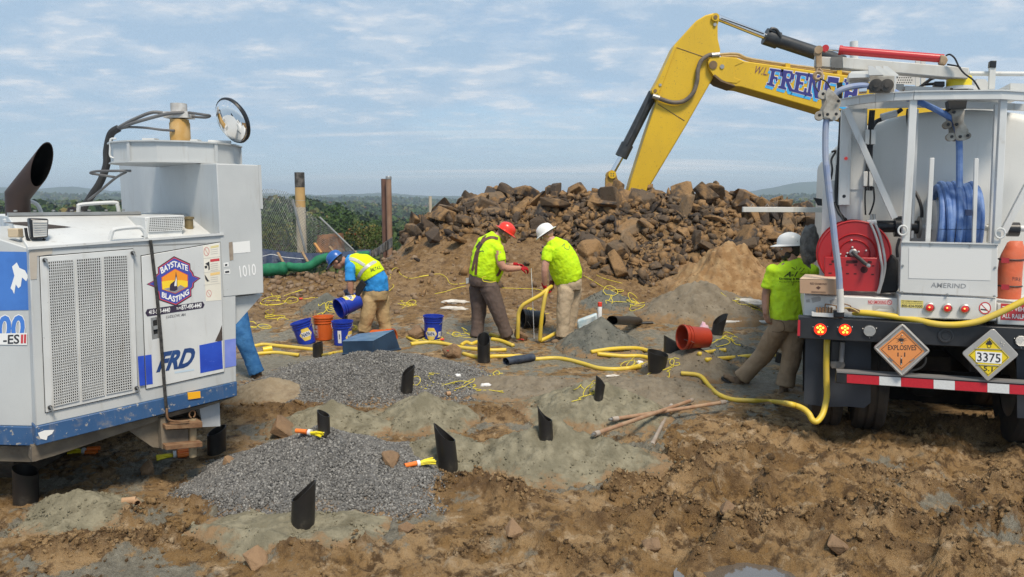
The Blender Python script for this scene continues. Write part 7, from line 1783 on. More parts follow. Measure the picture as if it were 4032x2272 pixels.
def chain(mb, pts, rad, n=14):
 pts = [Vector(p) for p in pts]
 mb.tube(smooth_path(pts, 4), list(np.interp(np.linspace(0, len(pts) - 1, (len(pts) - 1) * 4 + 1), range(len(pts)), rad)), n)
 mb.ball(pts[0], rad[0], 12, 8); mb.ball(pts[-1], rad[-1], 12, 8)
 return mb
def head_frame(f, u):
 u = Vector(u).normalized(); f = Vector(f); f = (f - u * f.dot(u)).normalized(); r = f.cross(u)
 return Matrix((r, f, u)).transposed()
def add_head(mb, c, H):
 c = Vector(c)
 def L(x, y, z): return c + H @ Vector((x, y, z))
 mb.ball(L(0, -0.012, 0.030), (0.077, 0.098, 0.098), 22, 16, H); mb.ball(L(0, 0.022, -0.035), (0.060, 0.072, 0.080), 18, 12, H)
 mb.ball(L(0, 0.050, -0.088), (0.034, 0.036, 0.028), 12, 8, H)
 mb.tube([L(0, 0.085, 0.028), L(0, 0.112, -0.012), L(0, 0.092, -0.026)], [0.010, 0.016, 0.012], 8)
 mb.ball(L(0, 0.078, 0.036), (0.050, 0.018, 0.012), 10, 6, H)
 for s in (-1, 1): mb.ball(L(s * 0.078, -0.012, -0.002), (0.012, 0.024, 0.034), 10, 8, H); mb.ball(L(s * 0.040, 0.060, -0.010), (0.022, 0.020, 0.02), 8, 6, H)
 mb.ball(L(0, 0.090, -0.052), (0.024, 0.010, 0.010), 8, 6, H)
M_EYEW = mat('eye_white', (0.75, 0.73, 0.70), rough=0.2); M_IRIS = mat('eye_iris', (0.05, 0.035, 0.025), rough=0.15); M_LIP = mat('lip', (0.42, 0.17, 0.14), rough=0.5)
def face_bits(parent, c, H):
 c = Vector(c)
 def L(x, y, z): return c + H @ Vector((x, y, z))
 for s in (-1, 1):
  e = MB().ball(L(s * 0.031, 0.082, 0.014), 0.0125, 12, 8).build('eye', M_EYEW, parent, smooth=180)
  MB().ball(L(s * 0.031, 0.0915, 0.014), 0.0055, 8, 6).build('iris', M_IRIS, e, smooth=180)
 MB().ball(L(0, 0.099, -0.052), (0.022, 0.004, 0.005), 10, 6, H).build('mouth', M_LIP, parent, smooth=180)
def hat(parent, c, H, m_, style, up=0.055, tilt=0.0, extra=None):
 """hard hat: shell, ridges and a full brim or a front peak"""
 c = Vector(c); Hh = H @ Matrix.Rotation(tilt, 3, 'X')
 def L(x, y, z): return c + Hh @ Vector((x, y, z + up))
 mb = MB(); n = 36; rows = []
 for k, (s, z) in enumerate([(1.0, 0.0), (1.0, 0.02), (0.97, 0.05), (0.90, 0.078), (0.76, 0.104), (0.55, 0.122), (0.28, 0.131), (0.02, 0.134)]):
  rows.append([L(0.113 * s * math.cos(2 * math.pi * i / n), 0.140 * s * math.sin(2 * math.pi * i / n), z) for i in range(n)])
 mb.rings(rows, cap=True)
 ho = mb.build('hard_hat', m_, parent, smooth=60)
 br = []
 for s, z in ((1.0, 0.006), (1.0, -0.004)): pass
 def brim_r(a):
  if style == 'full': return 0.045 + 0.012 * max(0, math.sin(a))
  return 0.008 + 0.062 * max(0, math.sin(a)) ** 1.5
 inner = []; outer = []; outer2 = []; inner2 = []
 for i in range(n):
  a = 2 * math.pi * i / n; b = brim_r(a); ca, sa = math.cos(a), math.sin(a)
  inner.append(L(0.112 * ca, 0.139 * sa, 0.006)); outer.append(L((0.112 + b) * ca, (0.139 + b) * sa, -0.008 - 0.10 * b)); outer2.append(L((0.112 + b) * ca, (0.139 + b) * sa, -0.013 - 0.10 * b)); inner2.append(L(0.111 * ca, 0.138 * sa, -0.002))
 MB().rings([inner, outer, outer2, inner2], cap=False).build('brim', m_, ho, smooth=40)
 for dx in ((0.0,) if style == 'full' else (-0.022, 0.0, 0.022)):
  pts = [L(dx, 0.142 * math.cos(t), 0.136 * math.sin(t) - abs(dx) * 0.1) for t in np.linspace(0.45, 2.7, 14)]
  MB().tube(pts, 0.006, 6).build('ridge', m_, ho)
 MB().tube([L(0.098 * math.cos(t), 0.122 * math.sin(t), -0.016) for t in np.linspace(0, 2 * math.pi, 28)], 0.010, 6).build('headband', M_BLACKP, ho)
 for (x, y, z, w, h, mm) in (extra or []):
  p = L(x, y, z); nn = (p - L(0, 0, 0.02)).normalized(); Rm = rot_to(nn, Hh @ Vector((0, 0.2, 1)))
  MB().box(p, h, w, 0.003, Rm).build('sticker', mm, ho)
 return ho
def hand(mb, wrist, d, nrm, curl=0.5, s=1.0, thumb=1, r=0.0098):
 """palm, four unequal bent fingers and a thumb leaving the side of the palm"""
 wrist = Vector(wrist); d = Vector(d).normalized(); nrm = Vector(nrm); nrm = (nrm - d * nrm.dot(d)).normalized(); sd = d.cross(nrm) * thumb
 pc = wrist + d * 0.05 * s; Rm = Matrix((sd, d, nrm)).transposed()
 mb.ball(pc, (0.042 * s, 0.056 * s, 0.019 * s), 14, 10, Rm); mb.ball(wrist, 0.029 * s, 10, 8)
 for i, (off, ln) in enumerate(((-0.031, 0.074), (-0.010, 0.084), (0.011, 0.079), (0.031, 0.062))):
  p = wrist + d * 0.092 * s + sd * off * s; pts = [p - d * 0.02 * s]; a = 0.15
  for k in range(3):
   pts.append(p); a += curl * (0.8 if k else 0.55); p = p + (d * math.cos(a) + nrm * math.sin(a)) * ln * s / 2.7
  pts.append(p); mb.tube(pts, [r * s, r * s, r * 0.98 * s, r * 0.92 * s, r * 0.8 * s], 8); mb.ball(p, r * 0.8 * s, 8, 6)
 p = wrist + d * 0.03 * s - sd * 0.036 * s; q = p - sd * 0.030 * s + d * 0.026 * s + nrm * 0.012 * s; e = q + d * 0.026 * s + nrm * 0.022 * s * (0.5 + curl)
 mb.tube([p, q, e], [r * 1.35 * s, r * 1.15 * s, r * 0.85 * s], 8); mb.ball(e, r * 0.85 * s, 8, 6)
def boot(parent, ankle, d, m_, zground=None, pitch=0.0):
 a = Vector(ankle); d = Vector(d).normalized(); s = Vector((d.y, -d.x, 0)).normalized(); u = s.cross(d) if abs(d.z) > 0.01 else UP
 if u.z < 0: u = -u
 mb = MB(); rings = []
 for t, w, h in ((-0.095, 0.02, 0.05), (-0.085, 0.036, 0.075), (-0.03, 0.042, 0.10), (0.03, 0.044, 0.085), (0.10, 0.05, 0.062), (0.155, 0.046, 0.052), (0.185, 0.025, 0.035)):
  c = a + d * t - u * 0.085
  rings.append([c + s * (w * math.cos(x)) + u * (max(math.sin(x), 0) * h + 0.012) for x in np.linspace(0, 2 * math.pi, 16, endpoint=False)])
 mb.rings(rings)
 mb.tube([a - u * 0.05, a + u * 0.06, a + u * 0.12], [0.050, 0.052, 0.050], 12)
 b = mb.build('boot', m_, parent, smooth=60); soft(b, 0.010, 3)
 so = MB(); rr = []
 for t, w in ((-0.10, 0.018), (-0.085, 0.038), (0.0, 0.044), (0.10, 0.052), (0.16, 0.047), (0.195, 0.022)): rr.append((t, w))
 poly = [a + d * t + s * w - u * 0.078 for t, w in rr] + [a + d * t - s * w - u * 0.078 for t, w in rr[::-1]]
 so.prism(poly, -u * 0.025).build('sole', M_BLACK, b)
def drop_y(p, y): return Vector((p.x, y, p.z))
def draped(name, Z, pts, Y, w, m_, parent, target, off=0.005, quads=None):
 """strip laid on clothing: polyline in the picture, projected onto the garment"""
 pts = smooth_path([drop_y(P(*Z(x, y), Y + 0.5), Y) for x, y in pts], 8); mb = MB(); vs_ = []
 for i, p in enumerate(pts):
  t = (pts[min(i + 1, len(pts) - 1)] - pts[max(i - 1, 0)]).normalized(); s = t.cross(Vector((0, 1, 0))).normalized()
  vs_ += [p + s * w / 2, p + s * w / 6, p - s * w / 6, p - s * w / 2]
 fs_ = [(4 * i + j, 4 * i + j + 1, 4 * i + j + 5, 4 * i + j + 4) for i in range(len(pts) - 1) for j in range(3)]
 o = mb.add(vs_, fs_).build(name, m_, parent, smooth=180)
 return shrink_to(o, target, off)
_BVH = {}
def shrink_to(o, target, off=0.005):
 """lay the strip on the garment; what misses it is cut away"""
 if target.name not in _BVH:
  bpy.context.view_layer.update(); _BVH[target.name] = BVHTree.FromObject(target, bpy.context.evaluated_depsgraph_get())
 bm = bmesh.new(); bm.from_mesh(o.data); gone = []
 for v in bm.verts:
  h = _BVH[target.name].ray_cast(v.co, Vector((0, 1, 0)), 1.6)
  if h[0] is None: gone.append(v)
  else: v.co = h[0] - Vector((0, off, 0))
 bmesh.ops.delete(bm, geom=gone, context='VERTS'); bm.to_mesh(o.data); bm.free()
 return o
def draped_text(s, Z, quad, Y, m_, parent, target, bold=0.0, shear=0.0, off=0.006):
 o = text_on(MB(), s, [drop_y(P(*Z(*p), Y + 0.52), Y) for p in quad], bold, shear).build('lettering', m_, parent, smooth=0)
 return shrink_to(o, target, off)
def skin(name, c): return mat(name, c, tuple(x * 0.86 for x in c), scale=18, rough=0.5, bump=0.1, bscale=120)
M_SKINA = skin('skin_tan', (0.46, 0.24, 0.16)); M_SKINB = skin('skin_ruddy', (0.52, 0.27, 0.19)); M_SKINC = skin('skin_pink', (0.56, 0.30, 0.22)); M_SKIND = skin('skin_brown', (0.42, 0.22, 0.15))
def cloth(name, c, c2=None, bump=0.5, bs=26, dirt=0.0, dcol=(0.2, 0.14, 0.08)): return mat(name, c, c2 or tuple(x * 0.88 for x in c), scale=9, rough=0.85, bump=bump, bscale=bs, bdist=0.02, dirt=dirt, dcol=dcol, dscale=6, spec=0.2)
M_NEON = cloth('hi_vis_shirt', (0.58, 0.86, 0.015), (0.50, 0.78, 0.02)); M_NEON2 = cloth('hi_vis_shirt_soiled', (0.62, 0.90, 0.03), (0.56, 0.84, 0.04))
M_SHIRTB = cloth('blue_shirt', (0.035, 0.27, 0.66), (0.03, 0.24, 0.60), dirt=0.15, dcol=(0.08, 0.09, 0.10)); M_VEST = cloth('hi_vis_vest', (0.66, 0.84, 0.01), (0.62, 0.80, 0.015))
M_KHAKI = cloth('khaki_trousers', (0.46, 0.33, 0.17), (0.42, 0.30, 0.155), 0.5, 20, 0.2, (0.30, 0.20, 0.10)); M_PALEK = cloth('pale_khaki_trousers', (0.50, 0.40, 0.28), (0.45, 0.35, 0.24), 0.5, 20, 0.3, (0.26, 0.18, 0.11))
M_GREYT = cloth('grey_brown_trousers', (0.135, 0.098, 0.085), (0.105, 0.078, 0.068), 0.5, 20, 0.25, (0.20, 0.14, 0.09)); M_TAUPE = cloth('taupe_trousers', (0.37, 0.265, 0.17), (0.31, 0.22, 0.14), 0.5, 20, 0.3, (0.15, 0.10, 0.06))
M_JEAN = cloth('blue_jeans', (0.03, 0.12, 0.30), (0.05, 0.17, 0.38), 0.5, 22, 0.1, (0.10, 0.12, 0.15)); M_ORANGE = cloth('orange_shirt', (0.80, 0.22, 0.02))
M_BOOT = mat('muddy_boot', (0.12, 0.075, 0.045), (0.20, 0.135, 0.08), scale=10, rough=0.85, bump=0.4, bscale=40)
M_GLOVER = cloth('red_glove', (0.40, 0.012, 0.02), (0.30, 0.012, 0.018), 0.4, 60); M_GLOVED = cloth('dark_striped_glove', (0.03, 0.03, 0.05), (0.16, 0.17, 0.24), 0.4, 60); M_GLOVEM = cloth('muddy_glove', (0.09, 0.06, 0.045), (0.18, 0.03, 0.03), 0.4, 60)
M_HATR = mat('hat_red', (0.72, 0.045, 0.025), rough=0.28, dirt=0.1, dcol=(0.35, 0.05, 0.03)); M_HATW = mat('hat_white', (0.76, 0.76, 0.74), rough=0.3, dirt=0.12, dcol=(0.45, 0.42, 0.37)); M_HATB = mat('hat_blue', (0.02, 0.11, 0.38), rough=0.3, dirt=0.1, dcol=(0.1, 0.15, 0.25))
M_HAIRD = mat('dark_hair', (0.022, 0.016, 0.012), (0.04, 0.028, 0.02), scale=60, rough=0.7, bump=0.6, bscale=180); M_HAIRB = mat('brown_hair', (0.15, 0.09, 0.05), (0.22, 0.145, 0.085), scale=60, rough=0.7, bump=0.6, bscale=180)
M_SILVT = mat('reflective_silver', (0.50, 0.50, 0.48), (0.44, 0.44, 0.42), scale=30, rough=0.35)
def person(spec):
 Z, Y0 = spec['Z'], spec['Y0']
 def J(p): return P(*Z(p[0], p[1]), Y0 + (p[2] if len(p) > 2 else 0.0))
 f = Vector(spec['face']).normalized(); side = Vector((f.y, -f.x, 0)).normalized()
 feet = [J(q) for q in (spec['legs'][0][-1], spec['legs'][1][-1])]
 org = (feet[0] + feet[1]) / 2; org.z = min(feet[0].z, feet[1].z) - 0.10
 # body: one skin
 mb = MB()
 tors = [(J(c), w, d) for c, w, d in spec['torso']]
 loft(mb, [(c, w * 0.86, d * 0.84) for c, w, d in tors], side)
 for lg in spec['legs']: chain(mb, [J(q) for q in lg], [0.075, 0.052, 0.040])
 for arm in spec['arms']:
  pts = [J(q) for q in arm['p']]
  chain(mb, pts, [0.056 * arm.get('s', 1), 0.047 * arm.get('s', 1), 0.030 * arm.get('s', 1)])
  if not arm.get('glove'): hand(mb, pts[-1], arm.get('hd', pts[-1] - pts[-2]), arm.get('hn', (0, 1, 0)), arm.get('curl', 0.5), 1.0, arm.get('thumb', 1))
 hc = J(spec['head']); H = head_frame(spec['hf'], spec['hu'])
 add_head(mb, hc, H)
 mb.tube([tors[-1][0], hc + H @ Vector((0, -0.02, -0.05))], [0.070, 0.062], 12)
 body = mb.build('person', spec['skin'], None, origin=org, smooth=180, label=spec['label'], cat='person', group='workers on the blast site')
 soft(body, 0.009, 3)
 face_bits(body, hc, H)
 # clothing
 sh = MB(); n0 = spec.get('shirt_from', 0)
 loft(sh, tors[n0:], side)
 for arm in spec['arms']:
  pts = [J(q) for q in arm['p']]
  e = pts[0].lerp(pts[1], arm.get('sleeve', 0.72))
  sh.ball(pts[0], 0.082, 14, 10); sh.tube([pts[0], pts[0].lerp(e, 0.55), e], [0.078, 0.080, 0.082], 14)
 so = sh.build('shirt', spec['shirt'], body, smooth=180); soft(so, 0.012, 2, 0.030, TEXC)
 tr = MB(); p0 = tors[0]
 loft(tr, [(tors[0][0].lerp(J(spec['crotch']), 0.75), p0[1] * 0.92, p0[2] * 0.92), (tors[0][0].lerp(J(spec['crotch']), 0.3), p0[1] * 0.98, p0[2] * 0.98), (tors[0][0], p0[1] * 0.98, p0[2] * 0.98), (tors[0][0].lerp(tors[1][0], spec.get('waist', 0.35)), p0[1] * 0.95, p0[2] * 0.95)], side)
 for lg in spec['legs']:
  a, b, c = [J(q) for q in lg]; e = b.lerp(c, 0.93); r = spec.get('lr', (0.118, 0.098, 0.085, 0.092))
  tr.tube(smooth_path([a, a.lerp(b, 0.5), b, b.lerp(e, 0.5), e], 3), list(np.interp(np.linspace(0, 4, 13), range(5), [r[0], (r[0] + r[1]) / 2, r[1], r[2], r[3]])), 16); tr.ball(a, r[0], 14, 10)
 to = tr.build('trousers', spec['trousers'], body, smooth=180); soft(to, 0.013, 2, 0.022, TEXF)
 for lg, d in zip(spec['legs'], spec['toes']): boot(body, J(lg[-1]), d, M_BOOT)
 for arm in spec['arms']:
  if arm.get('glove'):
   pts = [J(q) for q in arm['p']]; g = MB(); d = Vector(arm.get('hd', pts[-1] - pts[-2])).normalized()
   hand(g, pts[-1], d, arm.get('hn', (0, 1, 0)), arm.get('curl', 0.7), 1.08, arm.get('thumb', 1), 0.0115); g.tube([pts[-1] - d * 0.05, pts[-1] + d * 0.02], [0.042, 0.036], 12)
   soft(g.build('glove', arm['glove'], body, smooth=180), 0.006, 2)
 def L(x, y, z): return hc + H @ Vector((x, y, z))
 if spec.get('hair'):
  hb = MB().ball(L(0, -0.030, 0.012), (0.083, 0.088, 0.080), 18, 12, H).ball(L(0, -0.06, -0.045), (0.060, 0.045, 0.05), 12, 8, H)
  soft(hb.build('hair', spec['hair'], body, smooth=180), 0.008, 2)
 if spec.get('beard'):
  bb = MB().ball(L(0, 0.050, -0.085), (0.052, 0.052, 0.042), 14, 10, H).ball(L(0.05, 0.02, -0.06), (0.02, 0.04, 0.045), 10, 8, H).ball(L(-0.05, 0.02, -0.06), (0.02, 0.04, 0.045), 10, 8, H)
  soft(bb.build('beard', spec['beard'], body, smooth=180), 0.008, 2)
 hat(body, hc, H, spec['hat'], spec['hstyle'], tilt=spec.get('htilt', 0.0), extra=spec.get('stick'))
 return dict(body=body, shirt=so, trousers=to, J=J, tors=tors, side=side, f=f, hc=hc, H=H)
# -- A: blue helmet, bent over, pouring a pail
def Jm(Z, Y0): return lambda p: P(*Z(p[0], p[1]), Y0 + (p[2] if len(p) > 2 else 0.0))
YA = 11.75
A = person(dict(Z=ZE, Y0=YA, face=(-0.92, 0.38, 0), skin=M_SKINA, shirt=M_SHIRTB, trousers=M_KHAKI, hat=M_HATB, hstyle='cap', hair=M_HAIRD,
 label='worker in blue helmet and yellow vest bending to pour a pail',
 torso=[((1400, 590), 0.19, 0.205), ((1400, 500), 0.19, 0.20), ((1345, 410), 0.20, 0.195), ((1265, 350), 0.205, 0.175), ((1180, 318), 0.17, 0.13), ((1120, 300), 0.10, 0.08)],
 crotch=(1395, 700), legs=[[(1345, 690, -.07), (1322, 840, -.10), (1285, 985, -.08)], [(1455, 680, .10), (1470, 830, .10), (1500, 975, .12)]],
 toes=[(-0.9, 0.2, 0), (-0.8, 0.5, 0)], lr=(0.135, 0.112, 0.10, 0.108),
 arms=[dict(p=[(1155, 375, -.19), (1160, 520, -.24), (1165, 625, -.22)], glove=M_GLOVED, hd=(0.35, 0.05, -0.5), hn=(0.5, 0.8, -0.2), curl=0.75, sleeve=0.85, s=1.15),
          dict(p=[(1200, 380, .20), (1160, 520, .22), (1125, 610, .10)], glove=M_GLOVED, hd=(0.2, -0.1, -0.5), hn=(0.5, -0.6, -0.3), curl=0.75, sleeve=0.8)],
 head=(1040, 315), hf=(-0.62, 0.08, -0.75), hu=(-0.75, 0.10, 0.62), htilt=0.10,
 stick=[(-0.085, 0.05, 0.065, 0.035, 0.04, M_WHITE), (-0.07, 0.10, 0.05, 0.025, 0.02, mat('sticker_tan', (0.6, 0.45, 0.3), rough=0.5)), (-0.10, -0.02, 0.05, 0.03, 0.03, M_CREAM)]))
vm = MB(); tv = A['tors']
loft(vm, [(tv[1][0].lerp(tv[2][0], 0.45), tv[2][1] * 1.05, tv[2][2] * 1.07), (tv[2][0], tv[2][1] * 1.06, tv[2][2] * 1.08), (tv[3][0], tv[3][1] * 1.03, tv[3][2] * 1.10), (tv[4][0], tv[4][1] * 1.02, tv[4][2] * 1.10), (tv[5][0].lerp(tv[4][0], 0.3), tv[5][1] * 1.1, tv[5][2] * 1.15)], A['side'])
vest = vm.build('vest', M_VEST, A['body'], smooth=180); soft(vest, 0.012, 3, 0.015, TEXC)
draped('reflective_stripe', ZE, [(1105, 300), (1165, 285), (1230, 300), (1310, 345)], YA - 0.6, 0.045, M_SILVT, vest, vest)
draped('reflective_stripe', ZE, [(1400, 312), (1345, 345), (1285, 400), (1240, 470), (1215, 545)], YA - 0.6, 0.05, M_SILVT, vest, vest, 0.007)
draped_text('BALTAZAR', ZE, [(1366, 372), (1470, 345), (1480, 375), (1372, 402)], YA - 0.6, M_PBLK, vest, vest, 0.01)
MB().prism([P(*ZE(*p), YA - 0.23) for p in ((1262, 485), (1312, 535), (1240, 650), (1205, 640), (1212, 560))], (0, 0.05, 0)).build('vest_flap', mat('black_cloth', (0.010, 0.010, 0.012), rough=0.9), A['body'], bevel=0.012)
# -- B: red helmet, braces
YB = 11.5
B = person(dict(Z=ZF, Y0=YB, face=(0.85, 0.53, 0), skin=M_SKINB, shirt=M_NEON, trousers=M_GREYT, hat=M_HATR, hstyle='full', hair=M_HAIRB, beard=M_HAIRB,
 label='worker in red hard hat, brown braces and grey trousers holding a weighted line',
 torso=[((618, 665), 0.21, 0.235), ((638, 600), 0.225, 0.26), ((662, 520), 0.24, 0.275), ((668, 420), 0.24, 0.25), ((680, 330), 0.22, 0.185), ((715, 275), 0.14, 0.11), ((735, 240), 0.085, 0.08)],
 crotch=(615, 760), legs=[[(675, 770, -.09), (755, 985, -.12), (848, 1235, -.10)], [(565, 770, .10), (570, 990, .10), (548, 1240, .06)]],
 toes=[(0.85, -0.1, 0), (0.8, 0.2, 0)], lr=(0.150, 0.118, 0.100, 0.108),
 arms=[dict(p=[(755, 390, -.19), (800, 560, -.22), (960, 572, -.08)], glove=M_GLOVER, hd=(0.9, 0.1, -0.02), hn=(0.0, 0.4, -0.9), curl=0.85, sleeve=0.68, s=1.3),
          dict(p=[(700, 390, .22), (760, 545, .30), (930, 540, .22)], glove=M_GLOVER, hd=(0.9, -0.3, -0.05), hn=(0.0, -0.3, -0.9), curl=0.85, sleeve=0.68, s=1.25)],
 head=(812, 245), hf=(0.80, 0.06, -0.55), hu=(0.52, 0.06, 0.84), htilt=-0.02))
M_BRACE = mat('leather_braces', (0.10, 0.045, 0.03), (0.16, 0.075, 0.045), rough=0.6)
draped('braces', ZF, [(540, 635), (548, 520), (560, 420), (588, 335), (630, 255)], YB - 0.7, 0.040, M_BRACE, B['shirt'], B['shirt'], 0.008)
draped('braces', ZF, [(505, 600), (530, 480), (552, 405), (612, 315), (682, 278), (752, 292)], YB - 0.7, 0.038, M_BRACE, B['shirt'], B['shirt'], 0.010)
draped('braces', ZF, [(780, 575), (765, 615), (742, 650)], YB - 0.7, 0.040, M_BRACE, B['shirt'], B['shirt'], 0.008)
draped('braces_pad', ZF, [(552, 385), (590, 330)], YB - 0.7, 0.07, mat('dark_leather', (0.04, 0.025, 0.02), rough=0.6), B['shirt'], B['shirt'], 0.013)
MB().prism([P(*ZF(*p), YB - 0.02) for p in ((445, 670), (480, 662), (482, 715), (448, 722))], (0, 0.06, 0)).build('hip_pouch', mat('pouch_grey', (0.5, 0.52, 0.52), (0.2, 0.22, 0.24), rough=0.6), B['body'], bevel=0.006)
draped('print', ZF, [(570, 415), (600, 405), (618, 412)], YB - 0.7, 0.012, M_PBLK, B['shirt'], B['shirt'])
draped('back_patch', ZF, [(592, 635), (650, 632)], YB - 0.7, 0.065, mat('trouser_patch', (0.24, 0.17, 0.11), rough=0.7), B['trousers'], B['trousers'], 0.008)
wire_b = MB().tube(smooth_path([P(*ZF(*p), YB - 0.27) for p in ((640, 650), (605, 660), (610, 690), (640, 700), (690, 705), (735, 695))], 5), 0.006, 5).build('wire', mat('wire_yellow', (0.72, 0.62, 0.05), rough=0.5), B['body'])
# -- C: white hat, bent, working the hose
YC = 11.4
C = person(dict(Z=ZF, Y0=YC, face=(-0.85, 0.52, 0), skin=M_SKINC, shirt=M_NEON, trousers=M_PALEK, hat=M_HATW, hstyle='full',
 label='worker in white full-brim hat leaning over to feed the yellow hose down a hole',
 torso=[((1432, 700), 0.185, 0.20), ((1415, 640), 0.205, 0.235), ((1385, 550), 0.21, 0.245), ((1345, 455), 0.215, 0.23), ((1302, 375), 0.21, 0.19), ((1275, 325), 0.13, 0.12), ((1258, 300), 0.085, 0.085)],
 crotch=(1425, 790), legs=[[(1400, 790, -.08), (1375, 1000, -.10), (1368, 1235, -.08)], [(1470, 780, .10), (1450, 985, .10), (1405, 1200, .12)]],
 toes=[(-0.95, -0.2, 0), (-0.9, 0.3, 0)], lr=(0.135, 0.108, 0.098, 0.110),
 arms=[dict(p=[(1228, 400, -.20), (1198, 590, -.24), (1195, 735, -.16)], glove=M_GLOVER, hd=(0.25, 0.1, -0.9), hn=(0.8, 0.4, 0.1), curl=0.85, sleeve=0.55, s=1.15),
          dict(p=[(1290, 400, .22), (1262, 590, .22), (1262, 722, .06)], glove=M_GLOVEM, hd=(-0.2, -0.2, -0.9), hn=(-0.6, -0.5, 0.0), curl=0.85, sleeve=0.5)],
 head=(1225, 258), hf=(-0.72, 0.05, -0.62), hu=(-0.58, 0.12, 0.78), htilt=0.05))
draped('print', ZF, [(1360, 365), (1390, 340), (1385, 372), (1425, 395), (1440, 360)], YC - 0.7, 0.010, mat('print_olive', (0.22, 0.26, 0.05), rough=0.7), C['shirt'], C['shirt'])
# -- D: standing at the truck, back to the camera
YD = 8.45
Dm = person(dict(Z=ZL, Y0=YD, face=(-0.30, 0.95, 0), skin=M_SKIND, shirt=M_NEON2, trousers=M_TAUPE, hat=M_HATW, hstyle='cap', hair=M_HAIRD, beard=M_HAIRD,
 label='worker in white hard hat standing with his back turned beside the truck',
 torso=[((690, 770), 0.20, 0.165), ((690, 690), 0.205, 0.17), ((697, 590), 0.215, 0.165), ((712, 480), 0.235, 0.155), ((722, 400), 0.245, 0.14), ((720, 350), 0.18, 0.11), ((712, 318), 0.085, 0.08)],
 crotch=(680, 890), legs=[[(620, 860, .0), (505, 1050, .22), (320, 1245, .35)], [(735, 860, .0), (715, 1080, .02), (660, 1310, .02)]],
 toes=[(-0.75, 0.25, 0.42), (-0.45, -0.55, 0)], lr=(0.125, 0.110, 0.098, 0.108),
 arms=[dict(p=[(572, 405, .0), (523, 590, .04), (520, 735, -.02)], hd=(0.25, 0.05, -0.9), hn=(0.8, 0.3, -0.1), curl=0.6, sleeve=0.72, s=1.05),
          dict(p=[(872, 405, .0), (905, 560, .10), (880, 690, .22)], hd=(-0.1, 0.3, -0.9), hn=(-0.8, 0.2, 0.1), curl=0.5, sleeve=0.72, thumb=-1)],
 head=(705, 238), hf=(-0.86, 0.38, -0.16), hu=(-0.12, 0.05, 0.99), htilt=0.08,
 stick=[(-0.10, -0.03, 0.032, 0.035, 0.018, M_PBLK), (-0.075, -0.095, 0.035, 0.03, 0.016, M_PBLK), (-0.095, -0.06, 0.012, 0.03, 0.012, mat('sticker_grey', (0.3, 0.36, 0.4), rough=0.5))]))
M_TEE = mat('tee_print', (0.05, 0.075, 0.01), rough=0.8)
draped_text('A-1', ZL, [(672, 412), (778, 412), (770, 452), (665, 452)], YD - 0.7, M_TEE, Dm['shirt'], Dm['shirt'], 0.03, 0.35)
draped_text('Drilling & Blasting', ZL, [(634, 460), (850, 460), (850, 480), (634, 480)], YD - 0.7, M_TEE, Dm['shirt'], Dm['shirt'], 0.03)
draped_text('COMPANY', ZL, [(634, 486), (830, 486), (830, 495), (634, 495)], YD - 0.7, M_TEE, Dm['shirt'], Dm['shirt'], 0.0)
for a, b in (((765, 400), (735, 380)), ((775, 398), (778, 375)), ((795, 400), (820, 385)), ((805, 420), (850, 390)), ((800, 432), (845, 435)), ((740, 495), (735, 520))): draped('print', ZL, [a, b], YD - 0.7, 0.006, M_TEE, Dm['shirt'], Dm['shirt'])
draped('pocket_seam', ZL, [(575, 800), (660, 805), (668, 880), (600, 890)], YD - 0.7, 0.006, cloth('seam_dark', (0.15, 0.10, 0.06)), Dm['trousers'], Dm['trousers'])
# -- E: someone behind the rig, one leg of jeans in view
YE = 9.15
E = person(dict(Z=ZB, Y0=YE, face=(0.5, 0.86, 0), skin=M_SKINA, shirt=M_ORANGE, trousers=M_JEAN, hat=M_HATW, hstyle='cap', hair=M_HAIRD,
 label='person in blue jeans mostly hidden behind the drill rig',
 torso=[((1745, 560), 0.18, 0.14), ((1740, 470), 0.18, 0.14), ((1735, 380), 0.19, 0.14), ((1732, 290), 0.20, 0.13), ((1730, 240), 0.17, 0.11), ((1730, 205), 0.08, 0.08)],
 crotch=(1760, 650), legs=[[(1812, 650, 0), (1865, 860, -.05), (1965, 1120, -.02)], [(1690, 650, .05), (1660, 870, .1), (1650, 1100, .1)]],
 toes=[(0.5, 0.3, 0), (0.3, 0.6, 0)], lr=(0.12, 0.104, 0.092, 0.098),
 arms=[dict(p=[(1790, 270, 0), (1820, 430, .05), (1860, 640, .05)], glove=M_ORANGE, hd=(0.2, 0.1, -0.9), hn=(-0.8, 0.3, 0), curl=0.5), dict(p=[(1670, 270, .0), (1640, 430, .05), (1660, 560, .1)], hd=(0, 0.3, -0.9), hn=(0.8, 0.2, 0))],
 head=(1735, 120), hf=(0.3, 0.9, -0.2), hu=(0, 0.1, 1)))
# ================================================================== THINGS LYING ABOUT
def dd_(Z, x, y): a, b = Z(x, y); return (a / 1.56522, b / 1.56522)
def local(o): ORG[o.name] = Vector((0, 0, 0)); return o
M_PAILB = mat('pail_blue', (0.010, 0.035, 0.34), (0.012, 0.045, 0.40), scale=4, rough=0.35, dirt=0.35, dcol=(0.16, 0.14, 0.13), dscale=5); M_PAILO = mat('pail_orange', (0.62, 0.12, 0.02), (0.56, 0.11, 0.02), scale=4, rough=0.4, dirt=0.25, dcol=(0.30, 0.14, 0.06), dscale=5)
M_PAILR = mat('pail_red_orange', (0.36, 0.035, 0.013), (0.30, 0.03, 0.012), scale=4, rough=0.4, dirt=0.3, dcol=(0.12, 0.05, 0.03), dscale=5); M_PAILK = mat('pail_black', (0.014, 0.014, 0.016), (0.02, 0.02, 0.022), rough=0.3, dirt=0.2, dcol=(0.10, 0.08, 0.06))
